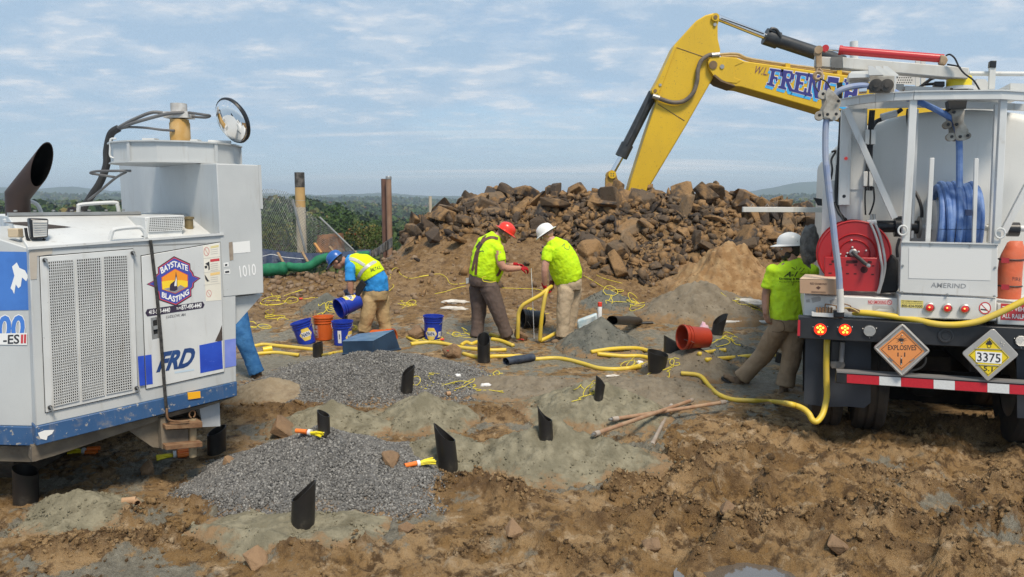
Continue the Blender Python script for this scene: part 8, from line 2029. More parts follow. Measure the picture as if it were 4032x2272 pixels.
M_HEXY = mat('label_yellow', (0.78, 0.58, 0.10), (0.72, 0.55, 0.14), rough=0.45, dirt=0.15, dcol=(0.5, 0.4, 0.2)); M_LBL = mat('label_white', (0.72, 0.72, 0.72), rough=0.5)
PH, PRT, PRB = 0.37, 0.150, 0.128
def prad(z): return PRB + (PRT - PRB) * z / PH
def on_pail(ang, z, out=0.0015): r = prad(z) + out; return Vector((r * math.sin(ang), -r * math.cos(ang), z))
def pail(p, m_, label, rot=(0, 0, 0), hexa=None, rect=None, brand=None, name='pail', handle=0.6, fill=None):
 t = local(thing(name, p, label, 'bucket', 'pails on the blast site')); t.rotation_euler = rot
 prof = [(PRB * 0.2, 0.004), (PRB * 0.94, 0.004), (PRB, 0.012), (prad(0.27), 0.27), (prad(0.27) + 0.010, 0.272), (prad(0.27) + 0.010, 0.278), (prad(.28), 0.280), (prad(0.31), 0.31), (prad(0.31) + 0.010, 0.312), (prad(.31) + 0.010, 0.318), (prad(.32), 0.32), (prad(.345), 0.345), (PRT + 0.012, 0.348), (PRT + 0.012, PH), (PRT - 0.002, PH), (PRT - 0.008, 0.33), (PRB - 0.006, 0.012), (0, 0.012)]
 b = MB().lathe((0, 0, 0), UP, prof, 36, cap=False).face([on_pail(2 * math.pi * k / 24, 0.004, -0.004) for k in range(24)]).build('shell', m_, t, smooth=40)
 hp = [Vector((PRT * 1.08 * math.cos(a), -0.02 - 0.16 * math.sin(a) * handle, 0.335 - 0.14 * math.sin(a) * (1 - 0.2 * handle))) for a in np.linspace(0, math.pi, 18)]
 MB().tube(hp, 0.003, 6).build('bail', M_STEEL, t)
 def patch(rows, mm, nm, out):
  vs_ = []; fs_ = []; nc = 11
  for z, a0, a1 in rows:
   for i in range(nc): vs_.append(on_pail(a0 + (a1 - a0) * i / (nc - 1), z, out))
  for j in range(len(rows) - 1):
   for i in range(nc - 1): k = j * nc + i; fs_.append((k, k + 1, k + nc + 1, k + nc))
  return MB().add(vs_, fs_).build(nm, mm, t, smooth=180)
 def ptext(s, a0, a1, z0, z1, mm, out, bold=0.02):
  V, Fs = text2d(s, bold); MB().add([on_pail(a0 + (a1 - a0) * u, z0 + (z1 - z0) * v, out) for u, v in V], Fs).build('lettering', mm, t, smooth=0)
 if hexa is not None:
  a, zc = hexa
  patch([(zc - 0.095, a - 0.34, a + 0.34), (zc, a - 0.72, a + 0.72), (zc + 0.095, a - 0.34, a + 0.34)], M_HEXY, 'label', 0.002)
  patch([(zc - 0.038, a - 0.52, a + 0.52), (zc + 0.038, a - 0.52, a + 0.52)], M_LBL, 'label_band', 0.0035)
  ptext('NAPA', a - 0.46, a + 0.46, zc - 0.030, zc + 0.030, M_NAVY, 0.005, 0.03)
 if rect is not None:
  a, z0, z1 = rect; patch([(z0, a - 0.2, a + 0.2), ((z0 + z1) / 2, a - 0.2, a + 0.2), (z1, a - 0.2, a + 0.2)], M_LBL, 'warning_label', 0.002)
  ptext('!', a - 0.05, a + 0.05, z0 + 0.06, z1 - 0.05, M_PBLK, 0.004, 0.05)
 if brand is not None:
  a = brand
  for (r0, r1, q0, q1) in ((0.05, 0.054, -.36, .36), (0.236, 0.24, -.36, .36), (0.05, 0.24, -.36, -.335), (0.05, 0.24, .335, .36)): patch([(r0, a + q0, a + q1), (r1, a + q0, a + q1)], M_LBL, 'logo_frame', 0.002)
  for s, z in (('THE', 0.185), ('HOME', 0.125), ('DEPOT', 0.07)): ptext(s, a - 0.28, a + 0.28, z, z + 0.045, M_LBL, 0.003, 0.03)
 if fill:
  MB().face([Vector((prad(fill) * 0.93 * math.cos(k * 0.26), prad(fill) * 0.93 * math.sin(k * 0.26), fill)) for k in range(24)]).build('contents', M_CUT['gravel'], t)
 return t
def tilt_to(axis, spin=0.0):
 return (Vector(axis).normalized().to_track_quat('Z', 'Y') @ Quaternion((0, 0, 1), spin)).to_euler()
def base(Z, x, y): return GT(*dd_(Z, x, y))
p = base(ZE, 742, 1088); pail(p + Vector((0.02, 0, -0.02)), M_PAILB, 'tilted blue pail with yellow hexagon label beside the orange pail', (0.05, -0.26, 0.0), hexa=(0.45, 0.17))
p3 = base(ZE, 1090, 1108); pail(p3, M_PAILB, 'upright blue pail being filled behind the upturned tub', (0, 0, 0), hexa=(1.25, 0.13), rect=(-0.12, 0.05, 0.24), fill=0.2)
pail(base(ZE, 908, 1058), M_PAILO, 'upright orange pail with white printing between two blue pails', (0, 0, 0), brand=-0.75, handle=0.2)
a = P(*ZE(1240, 682), YA - 0.12); b = P(*ZE(1090, 745), YA - 0.30); pail(a, M_PAILB, 'blue pail tipped in the hands of the bending worker', tilt_to(b - a, 2.2), hexa=(0.6, 0.16), handle=0.1)
pail(base(Z3, 270, 216), M_PAILB, 'single blue pail with worn label standing left of the red-hatted worker', (0, 0.03, 0), hexa=(-0.15, 0.10), rect=(0.95, 0.05, 0.13))
def lying(Z, mouth, bottom, ylow, m_, label, r=PRT, spin=0.0, **k):
 g = base(Z, (mouth[0] + bottom[0]) / 2, ylow); a = P(*Z(*bottom), g.y + 0.08); b = P(*Z(*mouth), g.y - 0.04); d = (b - a).normalized(); c = Vector(((a.x + b.x) / 2, g.y + 0.10, gtop(g.x, g.y + 0.1) + r * 0.93)); return pail(c - d * PH * 0.5, m_, label, tilt_to(d, spin), **k)
lying(ZM, (1080, 580), (1335, 585), 655, M_PAILR, 'red-orange pail lying on its side by the flared casing', handle=0.3, rect=None)
lying(ZF, (985, 1060), (1185, 1060), 1150, M_PAILK, 'black pail lying on its side between the two workers', handle=0.9)
g = base(ZE, 1680, 1140); pail(g + Vector((-0.60, 0.58, 0.05)), M_PAILO, 'orange pail lying behind the upturned blue tub', tilt_to((0.93, -0.35, 0.02), 0.4), handle=0.1)
# small yellow can
g = base(Z2, 200, 1225); t = local(thing('paint_can', g + Vector((0, 0, 0.045)), 'short yellow can with white end lying beside the yellow hose', 'can')); t.rotation_euler = tilt_to((-0.9, -0.4, -0.1))
MB().lathe((0, 0, -0.06), UP, [(0.045, 0), (0.045, 0.125), (0.042, 0.125), (0.04, 0.02), (0, 0.02)], 24).build('body', mat('can_yellow', (0.80, 0.55, 0.02), rough=0.4, dirt=0.2), t); MB().lathe((0, 0, 0.055), UP, [(0.041, 0), (0.0, 0.001)], 20).build('end', M_LBL, t)
# stream of stone falling into the pail
mo = P(*ZE(1118, 812), YA - 0.18); vv = []
for k in range(420): u = random.random(); q = mo.lerp(p3 + Vector((0, 0, 0.22)), u); q.x += random.gauss(0, 0.018 - 0.006 * u) - 0.01 * u; q.y += random.gauss(0, 0.016); vv.append(q)
V_, F_ = lump_cloud(np.array([v[:] for v in vv]), np.full(len(vv), 0.011), ICO0, rs, 0.8, 0.2)
np_mesh('pouring_gravel', V_, F_, M_STONE, smooth=False, origin=tuple(p3), kind='stuff', label='grey stone pouring from the tipped pail')
# upturned blue tub
M_TUB = mat('tub_navy', (0.012, 0.030, 0.062), (0.022, 0.050, 0.095), scale=5, rough=0.45, dirt=0.25, dcol=(0.06, 0.07, 0.08), dscale=6, streak=0.2); M_TUBT = mat('tub_base_blue', (0.05, 0.115, 0.22), (0.11, 0.19, 0.31), scale=7, rough=0.35, dirt=0.4, dcol=(0.14, 0.12, 0.12), dscale=5)
c0 = base(ZE, 1368, 1188); y0 = c0.y
tc_ = [P(*ZE(*q), y0 + k) for q, k in (((1368, 1187), 0), ((1085, 1195), .10), ((1240, 1120), .62), ((1640, 1148), .46), ((1380, 1075), .02), ((1080, 1080), .12), ((1228, 1010), .62), ((1580, 970), .46))]
tub = thing('storage_tub', c0, 'dark blue plastic tub lying upside down on the gravel', 'tub')
MB().add(tc_, [(0, 1, 5, 4), (1, 2, 6, 5), (2, 3, 7, 6), (3, 0, 4, 7), (3, 2, 1, 0)]).build('wall', M_TUB, tub, bevel=0.012)
up_ = Vector((0, -0.003, 0.004)); MB().prism([q + up_ for q in tc_[4:8]], (0, 0, 0.006)).build('base_panel', M_TUBT, tub, bevel=0.004)
for i, j in ((0, 1), (3, 0)): MB().tube([tc_[i], tc_[j]], 0.012, 6).build('rim', M_TUB, tub)
MB().tube([tc_[0].lerp(tc_[4], 0.05), tc_[4]], 0.008, 6).build('corner_rib', M_TUB, tub)
# ---- black blast-hole casings
M_CASE = mat('black_casing', (0.012, 0.011, 0.011), (0.022, 0.020, 0.018), scale=5, rough=0.42, dirt=0.5, dcol=(0.11, 0.095, 0.072), dscale=7)
def casing(x, yb, yt, wpx, cut, lean, lab, flare=0.0, yshift=0.0):
 """cut: (height fraction at low side, angle of the high side, sharpness)"""
 g = GT(x, yb); g.y += yshift
 r = wpx * 0.5 / 1874 * g.y; h = (yb - yt) / 1874 * g.y * 1.02; n = 28
 lo, ang, sh = cut; rows_o = []; rows_i = []
 for fr in (-0.12, 0.12, 0.4, 0.7, 1.0):
  ro, ri = [], []
  for k in range(n):
   a = 2 * math.pi * k / n; top = h * (lo + (1 - lo) * (0.5 + 0.5 * math.cos(a - ang)) ** sh)
   z = fr * top if fr > 0 else fr * h; q = r * (1 + flare * max(fr, 0)) * (1 + 0.05 * math.sin(2 * a + x))
   off = Vector((lean[0], lean[1], 0)) * max(z, 0)
   ro.append(Vector((q * math.cos(a), q * math.sin(a), z)) + off); ri.append(Vector(((q - 0.006) * math.cos(a), (q - 0.006) * math.sin(a), z)) + off)
  rows_o.append(ro); rows_i.append(ri)
 mb = MB(); rows = [[v + g for v in rw] for rw in rows_o + rows_i[::-1]]
 mb.rings(rows, cap=False)
 return mb.build('casing', M_CASE, None, origin=g, smooth=50, label=lab, cat='casing', group='black blast-hole casings')
PI = math.pi
casing(545, 1140, 1070, 48, (0.72, 0.6, 1.0), (0.05, 0), 'black casing beside the rig hitch pin at the gravel edge')
casing(1128, 1175, 1060, 52, (0.62, PI, 1.6), (-0.10, 0), 'tallest black casing with a long tongue on its left side')
casing(762, 1313, 1203, 58, (0.55, 0.15, 1.2), (0.06, 0), 'black casing set into the near face of the front gravel pile')
casing(1374, 1098, 1020, 38, (0.55, PI, 2.2), (-0.06, 0), 'black casing with a spike on its left, left of the crossed rods')
casing(815, 1088, 1029, 33, (0.72, PI, 1.2), (0, 0), 'small black casing behind the front gravel pile beside the boulder')
casing(1023, 983, 918, 32, (0.62, 0.4, 0.8), (0.10, 0), 'twisted black casing at the right end of the wide gravel pile')
casing(1506, 999, 943, 24, (0.55, PI, 0.8), (0.10, 0), 'narrow black casing with a yellow wire curling out beside it', 0.15)
casing(1217, 911, 838, 34, (0.60, PI / 2, 0.9), (0.0, 0), 'tall pointed black casing in front of the red-hatted worker')
casing(800, 898, 860, 25, (0.78, 0.5, 0.7), (0, 0), 'short black casing between the yellow hose and the blue tub')
casing(1652, 928, 880, 46, (0.7, PI * 0.9, 0.8), (0.05, 0), 'wide flared black casing left of the brown-grey cone', 0.22)
casing(1712, 900, 862, 46, (0.35, PI, 1.3), (0.12, 0.1), 'black casing poking up behind the brown-grey cone', 0.15, 0.45)
casing(1803, 841, 789, 30, (0.5, 0.3, 0.9), (0.20, 0), 'black casing beside the pink bag and white pipe', 0.1)
casing(66, 1262, 1165, 62, (0.75, PI, 1.0), (0.05, 0), 'large black casing in the shade under the rig tail')
casing(1963, 912, 884, 26, (0.6, PI, 1.0), (0.1, 0), 'small black casing behind the legs of the standing worker')
def lying_tube(Z, a, b, r, m_, lab, name='casing', cat='casing', crush=0.8, grp=None):
 A_, B_ = base(Z, *a), base(Z, *b); A_.z += r * crush; B_.z += r * crush
 ax = (B_ - A_).normalized(); s = ax.cross(UP).normalized(); u = s.cross(ax); rings = []; n = 20
 for q, k in ((1, 0.0), (1, 0.3), (1, 0.6), (1, 1.0)):
  c = A_.lerp(B_, k); w = 1 + 0.12 * math.sin(k * 9); rings.append([c + s * (r * w * math.cos(t)) + u * (r * crush / w * math.sin(t)) for t in np.linspace(0, 2 * PI, n, endpoint=False)])
 inn = [[p + ((A_.lerp(B_, k) - p) * 0.08) for p in rg] for rg, k in zip(rings, (0, .3, .6, 1.0))]
 return MB().rings(rings + inn[::-1], cap=False).build(name, m_, None, origin=A_, smooth=50, label=lab, cat=cat, group=grp)
lying_tube(ZM, (470, 400), (690, 400), 0.085, M_CASE, 'black plastic tube lying beyond the dark cuttings cone')
lying_tube(ZM, (690, 395), (825, 390), 0.05, M_CASE, 'flattened end of black plastic lying beyond the dark cuttings cone', 'plastic_scrap', 'plastic', 0.4)
M_NAVYP = mat('navy_plastic', (0.02, 0.028, 0.05), (0.05, 0.06, 0.085), scale=9, rough=0.35, bump=0.6, bscale=25)
lying_tube(Z3, (1280, 440), (1010, 485), 0.075, M_NAVYP, 'crumpled navy plastic sleeve lying across the yellow hose', 'plastic_sleeve', 'plastic', 0.7)
# ---- yellow hoses
def hose(segs, r, lab, m_=None, sub=None):
 t = thing('yellow_hose', segs[0][len(segs[0]) // 2], lab, 'hose', 'yellow loading hoses')
 for s_ in segs: MB().tube(smooth_path(s_, 8), r, 10).build('hose', m_ or M_YHOSE, t, smooth=180)
 return t
def gpath(Z, pts, r): return [GT(*dd_(Z, q[0], q[1]), r * 0.8 + (q[2] if len(q) > 2 else 0)) for q in pts]
seg = [T.at(*ZK(x, y), k) for x, y, k in ((2900, -120, .0), (2640, 10, .0), (2460, 90, -.02), (2300, 170, -.03), (2150, 240, -.03), (1980, 305, -.03), (1800, 336, -.03), (1640, 340, -.02), (1500, 325, .0), (1350, 292, .04), (1200, 268, .06), (1050, 245, .07), (900, 225, .08), (740, 215, .10), (640, 232, .15), (575, 275, .2), (500, 340, .22), (430, 430, .2), (412, 520, .15), (408, 640, .13), (405, 800, .13), (408, 950, .13), (412, 1060, .12), (400, 1150, .10), (370, 1260, .05), (330, 1325, .0), (292, 1348, -.02), (255, 1320, .0), (225, 1265, .02), (170, 1215, .06), (90, 1180, .10), (0, 1160, .15))]
hose([seg + gpath(ZM, [(1900, 1095), (1700, 1085), (1520, 1072), (1400, 1025), (1320, 950), (1260, 878), (1200, 852), (1075, 842)], 0.027)], 0.027, 'long yellow hose draped over the truck bumper and curving across the mud')
hose([gpath(Z3, [(575, 385), (750, 425), (900, 412), (1150, 412), (1295, 440), (1500, 430), (1650, 450), (1800, 490), (1940, 532), (2100, 545), (2250, 535), (2380, 516)], 0.03)], 0.030, 'yellow hose running from the red-marked boulder to the flared casing')
hose([gpath(Z3, [(50, 290), (150, 275), (250, 268), (400, 285), (560, 322), (730, 340), (860, 350), (1010, 345)], 0.03)], 0.030, 'yellow hose running from the orange pail past the pointed casing')
hose([gpath(Z3, [(560, 295), (610, 268), (660, 285), (720, 262)], 0.03), gpath(Z3, [(850, 185), (950, 215)], 0.03), gpath(Z3, [(865, 235), (960, 252), (1085, 302)], 0.03)], 0.030, 'short yellow hose loops around the feet of the red-hatted worker')
hose([gpath(ZM, [(285, 655), (450, 630), (620, 620), (720, 625), (790, 645)], 0.03), gpath(ZM, [(340, 672), (560, 690), (700, 690), (790, 705)], 0.03)], 0.030, 'doubled yellow hose disappearing behind the flared casing')
hose([gpath(ZM, [(1235, 672), (1340, 650), (1470, 635)], 0.028), gpath(ZM, [(1300, 724), (1500, 705), (1690, 688), (1800, 680)], 0.028), gpath(ZM, [(1870, 660), (1935, 692)], 0.028)], 0.028, 'yellow hose stretches either side of the dark mound by the standing worker')
hose([gpath(Z2, [(-60, 1165), (40, 1150), (150, 1135), (400, 1160), (650, 1185), (860, 1208)], 0.028)], 0.028, 'yellow hose running from behind the rig to the short casing')
hose([gpath(Z2, [(-40, 1275), (80, 1265), (300, 1250), (500, 1270), (640, 1286)], 0.027)], 0.027, 'yellow hose end lying nearest the leg in blue jeans')
hose([gpath(Z2, [(985, 1290), (1120, 1265), (1260, 1238)], 0.025)], 0.025, 'pale yellow hose piece between the short casing and the blue tub')
hose([gpath(Z2, [(2190, 1020), (2260, 1060), (2340, 1092)], 0.025), gpath(Z2, [(2240, 1118), (2380, 1100), (2541, 1098)], 0.025)], 0.025, 'yellow hose ends beside the orange pail behind the tub')
hy = YC - 0.22
hose([[P(*ZF(x, y), hy + k) for x, y, k in ((1262, 745, .15), (1225, 770, .05), (1150, 830, .0), (1050, 885, -.02), (985, 930, -.02), (950, 1000, .0), (945, 1100, .0), (940, 1240, .05))], [P(*ZF(x, y), hy + k) for x, y, k in ((1225, 765, .05), (1205, 830, .0), (1185, 930, -.02), (1165, 1080, -.02), (1152, 1265, .02))], [P(*ZF(x, y), hy + k) for x, y, k in ((1152, 1265, .02), (1220, 1235, .1), (1300, 1190, .25))]], 0.030, 'yellow hose held bent in the hands of the white-hatted worker')
# ---- yellow cap wires, tangled or stretched
M_WIRE = mat('cap_wire_yellow', (0.72, 0.60, 0.04), (0.66, 0.53, 0.05), rough=0.45); M_REDCAP = mat('cap_red', (0.75, 0.06, 0.03), rough=0.4)
rw = random.Random(5)
def tangle(x, y, w, h, loops, lab, r=0.0045, flat=0.35, red=False, tails=2):
 """loops of wire lying on the ground: w, h in metres"""
 g = GT(x, y); t = thing('cap_wire', g, lab, 'wire', 'yellow cap wires'); mb = MB()
 for i in range(max(2, int(loops * 0.62))):
  cx, cy = g.x + rw.uniform(-.35, .35) * w, g.y + rw.uniform(-.4, .4) * w * 0.6; a0 = rw.uniform(0, 6.28); rr = rw.uniform(.35, .8) * 0.45; pts = []; up = rw.uniform(0.3, 1.0) * h; sq = rw.uniform(0.5, 1.0); tu = rw.uniform(1.0, 1.6)
  for k in range(15):
   a = a0 + tu * 2 * PI * k / 14; px_, py_ = cx + rr * w * math.cos(a) + 0.03 * w * rw.uniform(-1, 1), cy + rr * w * sq * 0.7 * math.sin(a)
   pts.append(Vector((px_, py_, gtop(px_, py_) + r + up * max(0, math.sin(a * 0.5 + a0)) ** 2)))
  mb.tube(smooth_path(pts, 3), r, 5)
 for i in range(tails):
  a = rw.uniform(0, 6.28); pts = []
  for k in range(5): px_, py_ = g.x + (0.4 + 0.2 * k) * w * math.cos(a) + rw.uniform(-.04, .04), g.y + (0.4 + 0.2 * k) * w * 0.5 * math.sin(a) + rw.uniform(-.04, .04); pts.append(Vector((px_, py_, gtop(px_, py_) + r)))
  mb.tube(smooth_path(pts, 3), r, 5)
 mb.build('wire', M_WIRE, t, smooth=180)
 if red: q = g + Vector((0.45 * w, -0.02, 0.03)); MB().tube([q - Vector((0.03, 0, 0)), q + Vector((0.03, 0, 0))], 0.016, 8).build('red_cap', M_REDCAP, t)
for a_ in [(720, 755, .62, .20, 7, 'largest loose tangle of yellow wire at the foot of the slope', .006, .3, True), (700, 795, .45, .16, 4, 'yellow wire tangle above the tilted blue pail', .006), (838, 780, .28, .18, 5, 'bunched yellow wire beside the small dark cone', .006), (1032, 768, .30, .10, 7, 'neat coil of yellow wire right of the pouring worker', .006),
           (650, 825, .35, .12, 3, 'yellow wire loops beside the hip in blue jeans', .006), (1150, 970, .50, .13, 7, 'yellow wire tangle with a white tag below the wide gravel pile', .0042, .3), (1048, 970, .14, .10, 2, 'single yellow wire loop at the twisted casing', .0042), (1484, 990, .18, .14, 3, 'yellow wire curling beside the narrow casing', .0042),
           (1585, 925, .36, .16, 6, 'yellow wire tangle wrapped round a white tag on the hose', .005, .3, True), (1680, 922, .35, .16, 4, 'yellow wire loops at the foot of the flared casing', .005), (1600, 770, .42, .16, 7, 'yellow wire heap beyond the dark cuttings cone', .006, .3, True), (1832, 852, .34, .10, 7, 'yellow wire coil behind the red-orange pail', .0055),
           (1885, 765, .42, .14, 5, 'yellow wire loops near the left elbow of the standing worker', .005, .3, True), (1088, 858, .34, .06, 5, 'flat yellow wire coil in front of the single blue pail', .0055, .3, True), (1165, 845, .36, .18, 5, 'springy yellow wire left of the red-hatted worker', .0055), (1330, 795, .34, .20, 7, 'yellow wire tangle behind the black pail', .0055),
           (1415, 848, .22, .12, 3, 'yellow wire by the boots of the white-hatted worker', .0055), (1540, 735, .40, .10, 3, 'thin yellow wire loops behind the white-hatted worker', .006), (1250, 945, .22, .08, 2, 'yellow wire bit beside the navy sleeve', .005), (880, 830, .25, .06, 2, 'yellow wire behind the filled blue pail', .006)]:
 tangle(*a_)
def strung(Z, pts, lab, r=0.006):
 q = [GT(*dd_(Z, x, y), r + 0.004) for x, y in pts]; MB().tube(smooth_path(q, 4), r, 5).build('cap_wire', M_WIRE, None, origin=q[0], smooth=180, label=lab, cat='wire', group='yellow cap wires')
strung(ZE, [(1535, 490), (1560, 400), (1605, 380), (1640, 440), (1720, 478), (1800, 470), (1935, 445)], 'kinked yellow wire climbing the slope behind the blue-helmeted worker')
strung(ZF, [(0, 655), (100, 640), (200, 632), (260, 665), (290, 715), (340, 730), (445, 718)], 'yellow wire running across the slope to the red-hatted worker')
strung(ZF, [(150, 820), (250, 800), (340, 770), (450, 745)], 'short yellow wire on the slope left of the red-hatted worker')
strung(ZF, [(790, 765), (950, 770), (1100, 775), (1180, 790)], 'yellow wire stretched on the slope between the two workers')
strung(ZF, [(1565, 645), (1650, 690), (1720, 735), (1790, 770), (1855, 800)], 'yellow wire running down the slope behind the white-hatted worker')
strung(ZF, [(1690, 640), (1780, 680), (1936, 720)], 'upper yellow wire on the slope under the rocks')
strung(ZE, [(1530, 600), (1575, 555), (1560, 535)], 'bent yellow wire beside the khaki trousers')
# ---- orange and yellow cap bundles on the mud
M_ORC = mat('bundle_orange', (0.85, 0.20, 0.03), rough=0.4); M_YEC = mat('bundle_yellow', (0.82, 0.68, 0.02), rough=0.4)
def bundle(x, y, ang, lab, s=1.0, orange=True):
 g = GT(x, y, 0.02); t = thing('cap_bundle', g, lab, 'detonator bundle', 'bundles of caps'); d = Vector((math.cos(ang), math.sin(ang), 0)); n_ = Vector((-d.y, d.x, 0))
 for k in range(9): o_ = n_ * rw.uniform(-.02, .02) * s + UP * rw.uniform(0, .03) * s; sp = n_ * rw.uniform(-.04, .04) * s; MB().tube(smooth_path([g + o_ * 0.5, g - d * 0.06 * s + o_, g - d * 0.13 * s + o_ + sp], 3), 0.007 * s, 6).build('tube', M_YEC, t)
 MB().lathe(g + d * 0.0 + UP * 0.012, d, [(0.027 * s, -0.012), (0.027 * s, 0.012)], 12).build('band', M_LBL, t)
 if orange:
  for k in (-1, 1): MB().lathe(g + d * 0.02 * s + n_ * 0.018 * k * s + UP * (0.012 + 0.01 * k), d + n_ * 0.12 * k, [(0.019 * s, 0), (0.019 * s, 0.10 * s), (0.013 * s, 0.10 * s), (0.013 * s, 0.02)], 12).build('cap', M_ORC, t)
bundle(212, 1143, 0.1, 'orange and yellow cap bundle under the middle of the rig'); bundle(440, 1152, 0.5, 'orange and yellow cap bundle below the rig hitch pin', 1.1)
bundle(780, 1098, 2.8, 'yellow cap bundle at the top of the front gravel pile', 0.9); bundle(1052, 1176, 3.6, 'yellow cap bundle with an orange end left of the tallest casing', 1.0)
def scrap(x, y, w, d, h, m_, lab, name, cat, rot=0.3):
 g = GT(x, y, 0.012); V0, F0 = ICO2; q = 1 + 0.75 * fbm(V0[:, 0] * 2.5 + x, V0[:, 1] * 2.5 + V0[:, 2] * 2, 4, int(x), gain=0.65); V1 = V0 * q[:, None] * np.array([w, d, h]) / 2; c, s_ = math.cos(rot), math.sin(rot)
 V1 = np.stack([V1[:, 0] * c - V1[:, 1] * s_, V1[:, 0] * s_ + V1[:, 1] * c, V1[:, 2]], -1) + np.array(g); return np_mesh(name, V1, F0, m_, origin=tuple(g), label=lab, cat=cat)
M_RAG = mat('white_rag', (0.66, 0.64, 0.60), (0.52, 0.48, 0.42), scale=12, rough=0.9, bump=0.6, bscale=30); M_CARDT = mat('cardboard_tube', (0.45, 0.29, 0.17), (0.36, 0.22, 0.12), rough=0.9); M_PINK = mat('pink_foam', (0.62, 0.36, 0.44), (0.56, 0.42, 0.46), scale=14, rough=0.95, bump=0.8, bscale=40)
scrap(1221, 972, .12, .05, .05, M_LBL, 'white paper tag lying right of the yellow wire tangle', 'paper_tag', 'tag'); scrap(1152, 948, .08, .05, .05, M_LBL, 'white tag tied in the yellow wire below the gravel', 'paper_tag', 'tag'); scrap(1610, 915, .09, .06, .06, M_LBL, 'white tag on the yellow hose by the flared casing', 'paper_tag', 'tag')
scrap(1142, 762, .50, .20, .10, M_RAG, 'upper crumpled white rag on the slope left of the red-hatted worker', 'rag', 'rag', 0.0); scrap(1140, 778, .46, .16, .08, M_RAG, 'lower crumpled white rag on the slope left of the red-hatted worker', 'rag', 'rag', -0.2); scrap(1882, 762, .62, .14, .12, M_RAG, 'long white rag on the slope beyond the standing worker', 'rag', 'rag', -0.6)
scrap(1770, 832, .16, .14, .22, M_PINK, 'pink foam lump beside a black casing and white pipe', 'foam_lump', 'foam', 0.3); scrap(1540, 948, .18, .05, .03, M_RAG, 'pale ribbon lying behind the narrow casing', 'ribbon', 'ribbon', 0.2)
for (x, y, l, a_, lab) in ((325, 1268, .09, .3, 'broken cardboard tube lying in front of the rig shade'), (342, 1272, .07, -.8, 'stub of cardboard tube beside its broken half'), (1128, 996, .045, .4, 'small tan cardboard stub below the yellow wires'), (808, 840, .10, .1, 'pale cardboard tube by the orange pail rim')):
 g = GT(x, y, 0.025); d = Vector((math.cos(a_), math.sin(a_), 0)); MB().lathe(g - d * l / 2, d, [(0.026, 0), (0.026, l), (0.021, l), (0.021, 0.01), (0, 0.01)], 16).build('cardboard_tube', M_CARDT, None, origin=g, label=lab, cat='tube')
# ---- rods, pipes, spray can, sack
M_ROD = mat('rusty_rod', (0.30, 0.17, 0.10), (0.36, 0.24, 0.15), scale=10, rough=0.7, dirt=0.3, dcol=(0.40, 0.33, 0.25)); M_ROD2 = mat('grey_rod', (0.38, 0.33, 0.28), (0.30, 0.24, 0.19), scale=10, rough=0.6)
def rod(a, b, m_, lab, la=0.0, lb=0.0, r=0.019):
 A_, B_ = base(ZO, *a), base(ZO, *b); A_.z += r + la; B_.z += r + lb; t = thing('drill_rod', A_, lab, 'rod', 'crossed drill rods'); d = (B_ - A_).normalized()
 MB().tube([A_, B_], r, 14).build('shaft', m_, t)
 for e, s_ in ((A_, 1), (B_, -1)): MB().tube([e, e + d * 0.07 * s_], r * 1.25, 14).build('collar', M_ROD2, t); MB().tube([e - d * 0.035 * s_, e], r * 0.75, 10).build('thread', M_STEEL, t)
rod((770, 345), (1605, 238), M_ROD, 'topmost rusty rod of the three crossed rods', 0.06, 0.10); rod((640, 428), (1362, 182), M_ROD, 'rusty rod under the topmost one in the crossed rods', 0.02, 0.04); rod((1065, 490), (1210, 202), M_ROD2, 'short grey rod lying beneath the crossed rusty rods', 0.0, 0.01)
A_, B_ = base(ZM, 1440, 392), base(ZM, 1830, 392); MB().tube([A_ + UP * 0.03, B_ + UP * 0.03], 0.028, 12).build('plastic_pipe', M_PVC, None, origin=A_, label='white plastic pipe lying behind the left hand of the standing worker', cat='pipe')
sc_ = P(*ZM(360, 350), 11.55); t = thing('spray_can', sc_, 'white spray can with red cap standing behind the dark cuttings cone', 'spray can')
MB().lathe(sc_, UP, [(0.034, 0), (0.034, 0.19), (0.026, 0.205), (0.022, 0.21)], 20).build('can', M_LBL, t); MB().lathe(sc_ + UP * 0.205, UP, [(0.034, 0), (0.034, 0.06), (0.03, 0.065), (0, 0.065)], 20).build('cap', M_REDCAP, t)
sk_ = [P(*ZM(*q), 11.75) for q in ((160, 365), (335, 300), (345, 400), (165, 450))]; sack = thing('plastic_sack', sk_[3], 'pale blue and white plastic sack propped beside the spray can', 'sack')
MB().prism(sk_, (0.02, 0.16, 0)).build('sack_body', mat('sack_plastic', (0.58, 0.64, 0.66), (0.36, 0.52, 0.60), scale=8, rough=0.4, bump=0.6, bscale=25), sack, bevel=0.03)
MB().tube([P(*ZF(1068, 572), YB + 0.12), P(*ZF(1080, 800), YB + 0.05), P(*ZF(1097, 1250), YB + 0.0)], 0.006, 6).build('measuring_line', M_LBL, None, origin=P(*ZF(1097, 1250), YB), label='thin white measuring line hanging from the red-gloved hand', cat='measuring line')
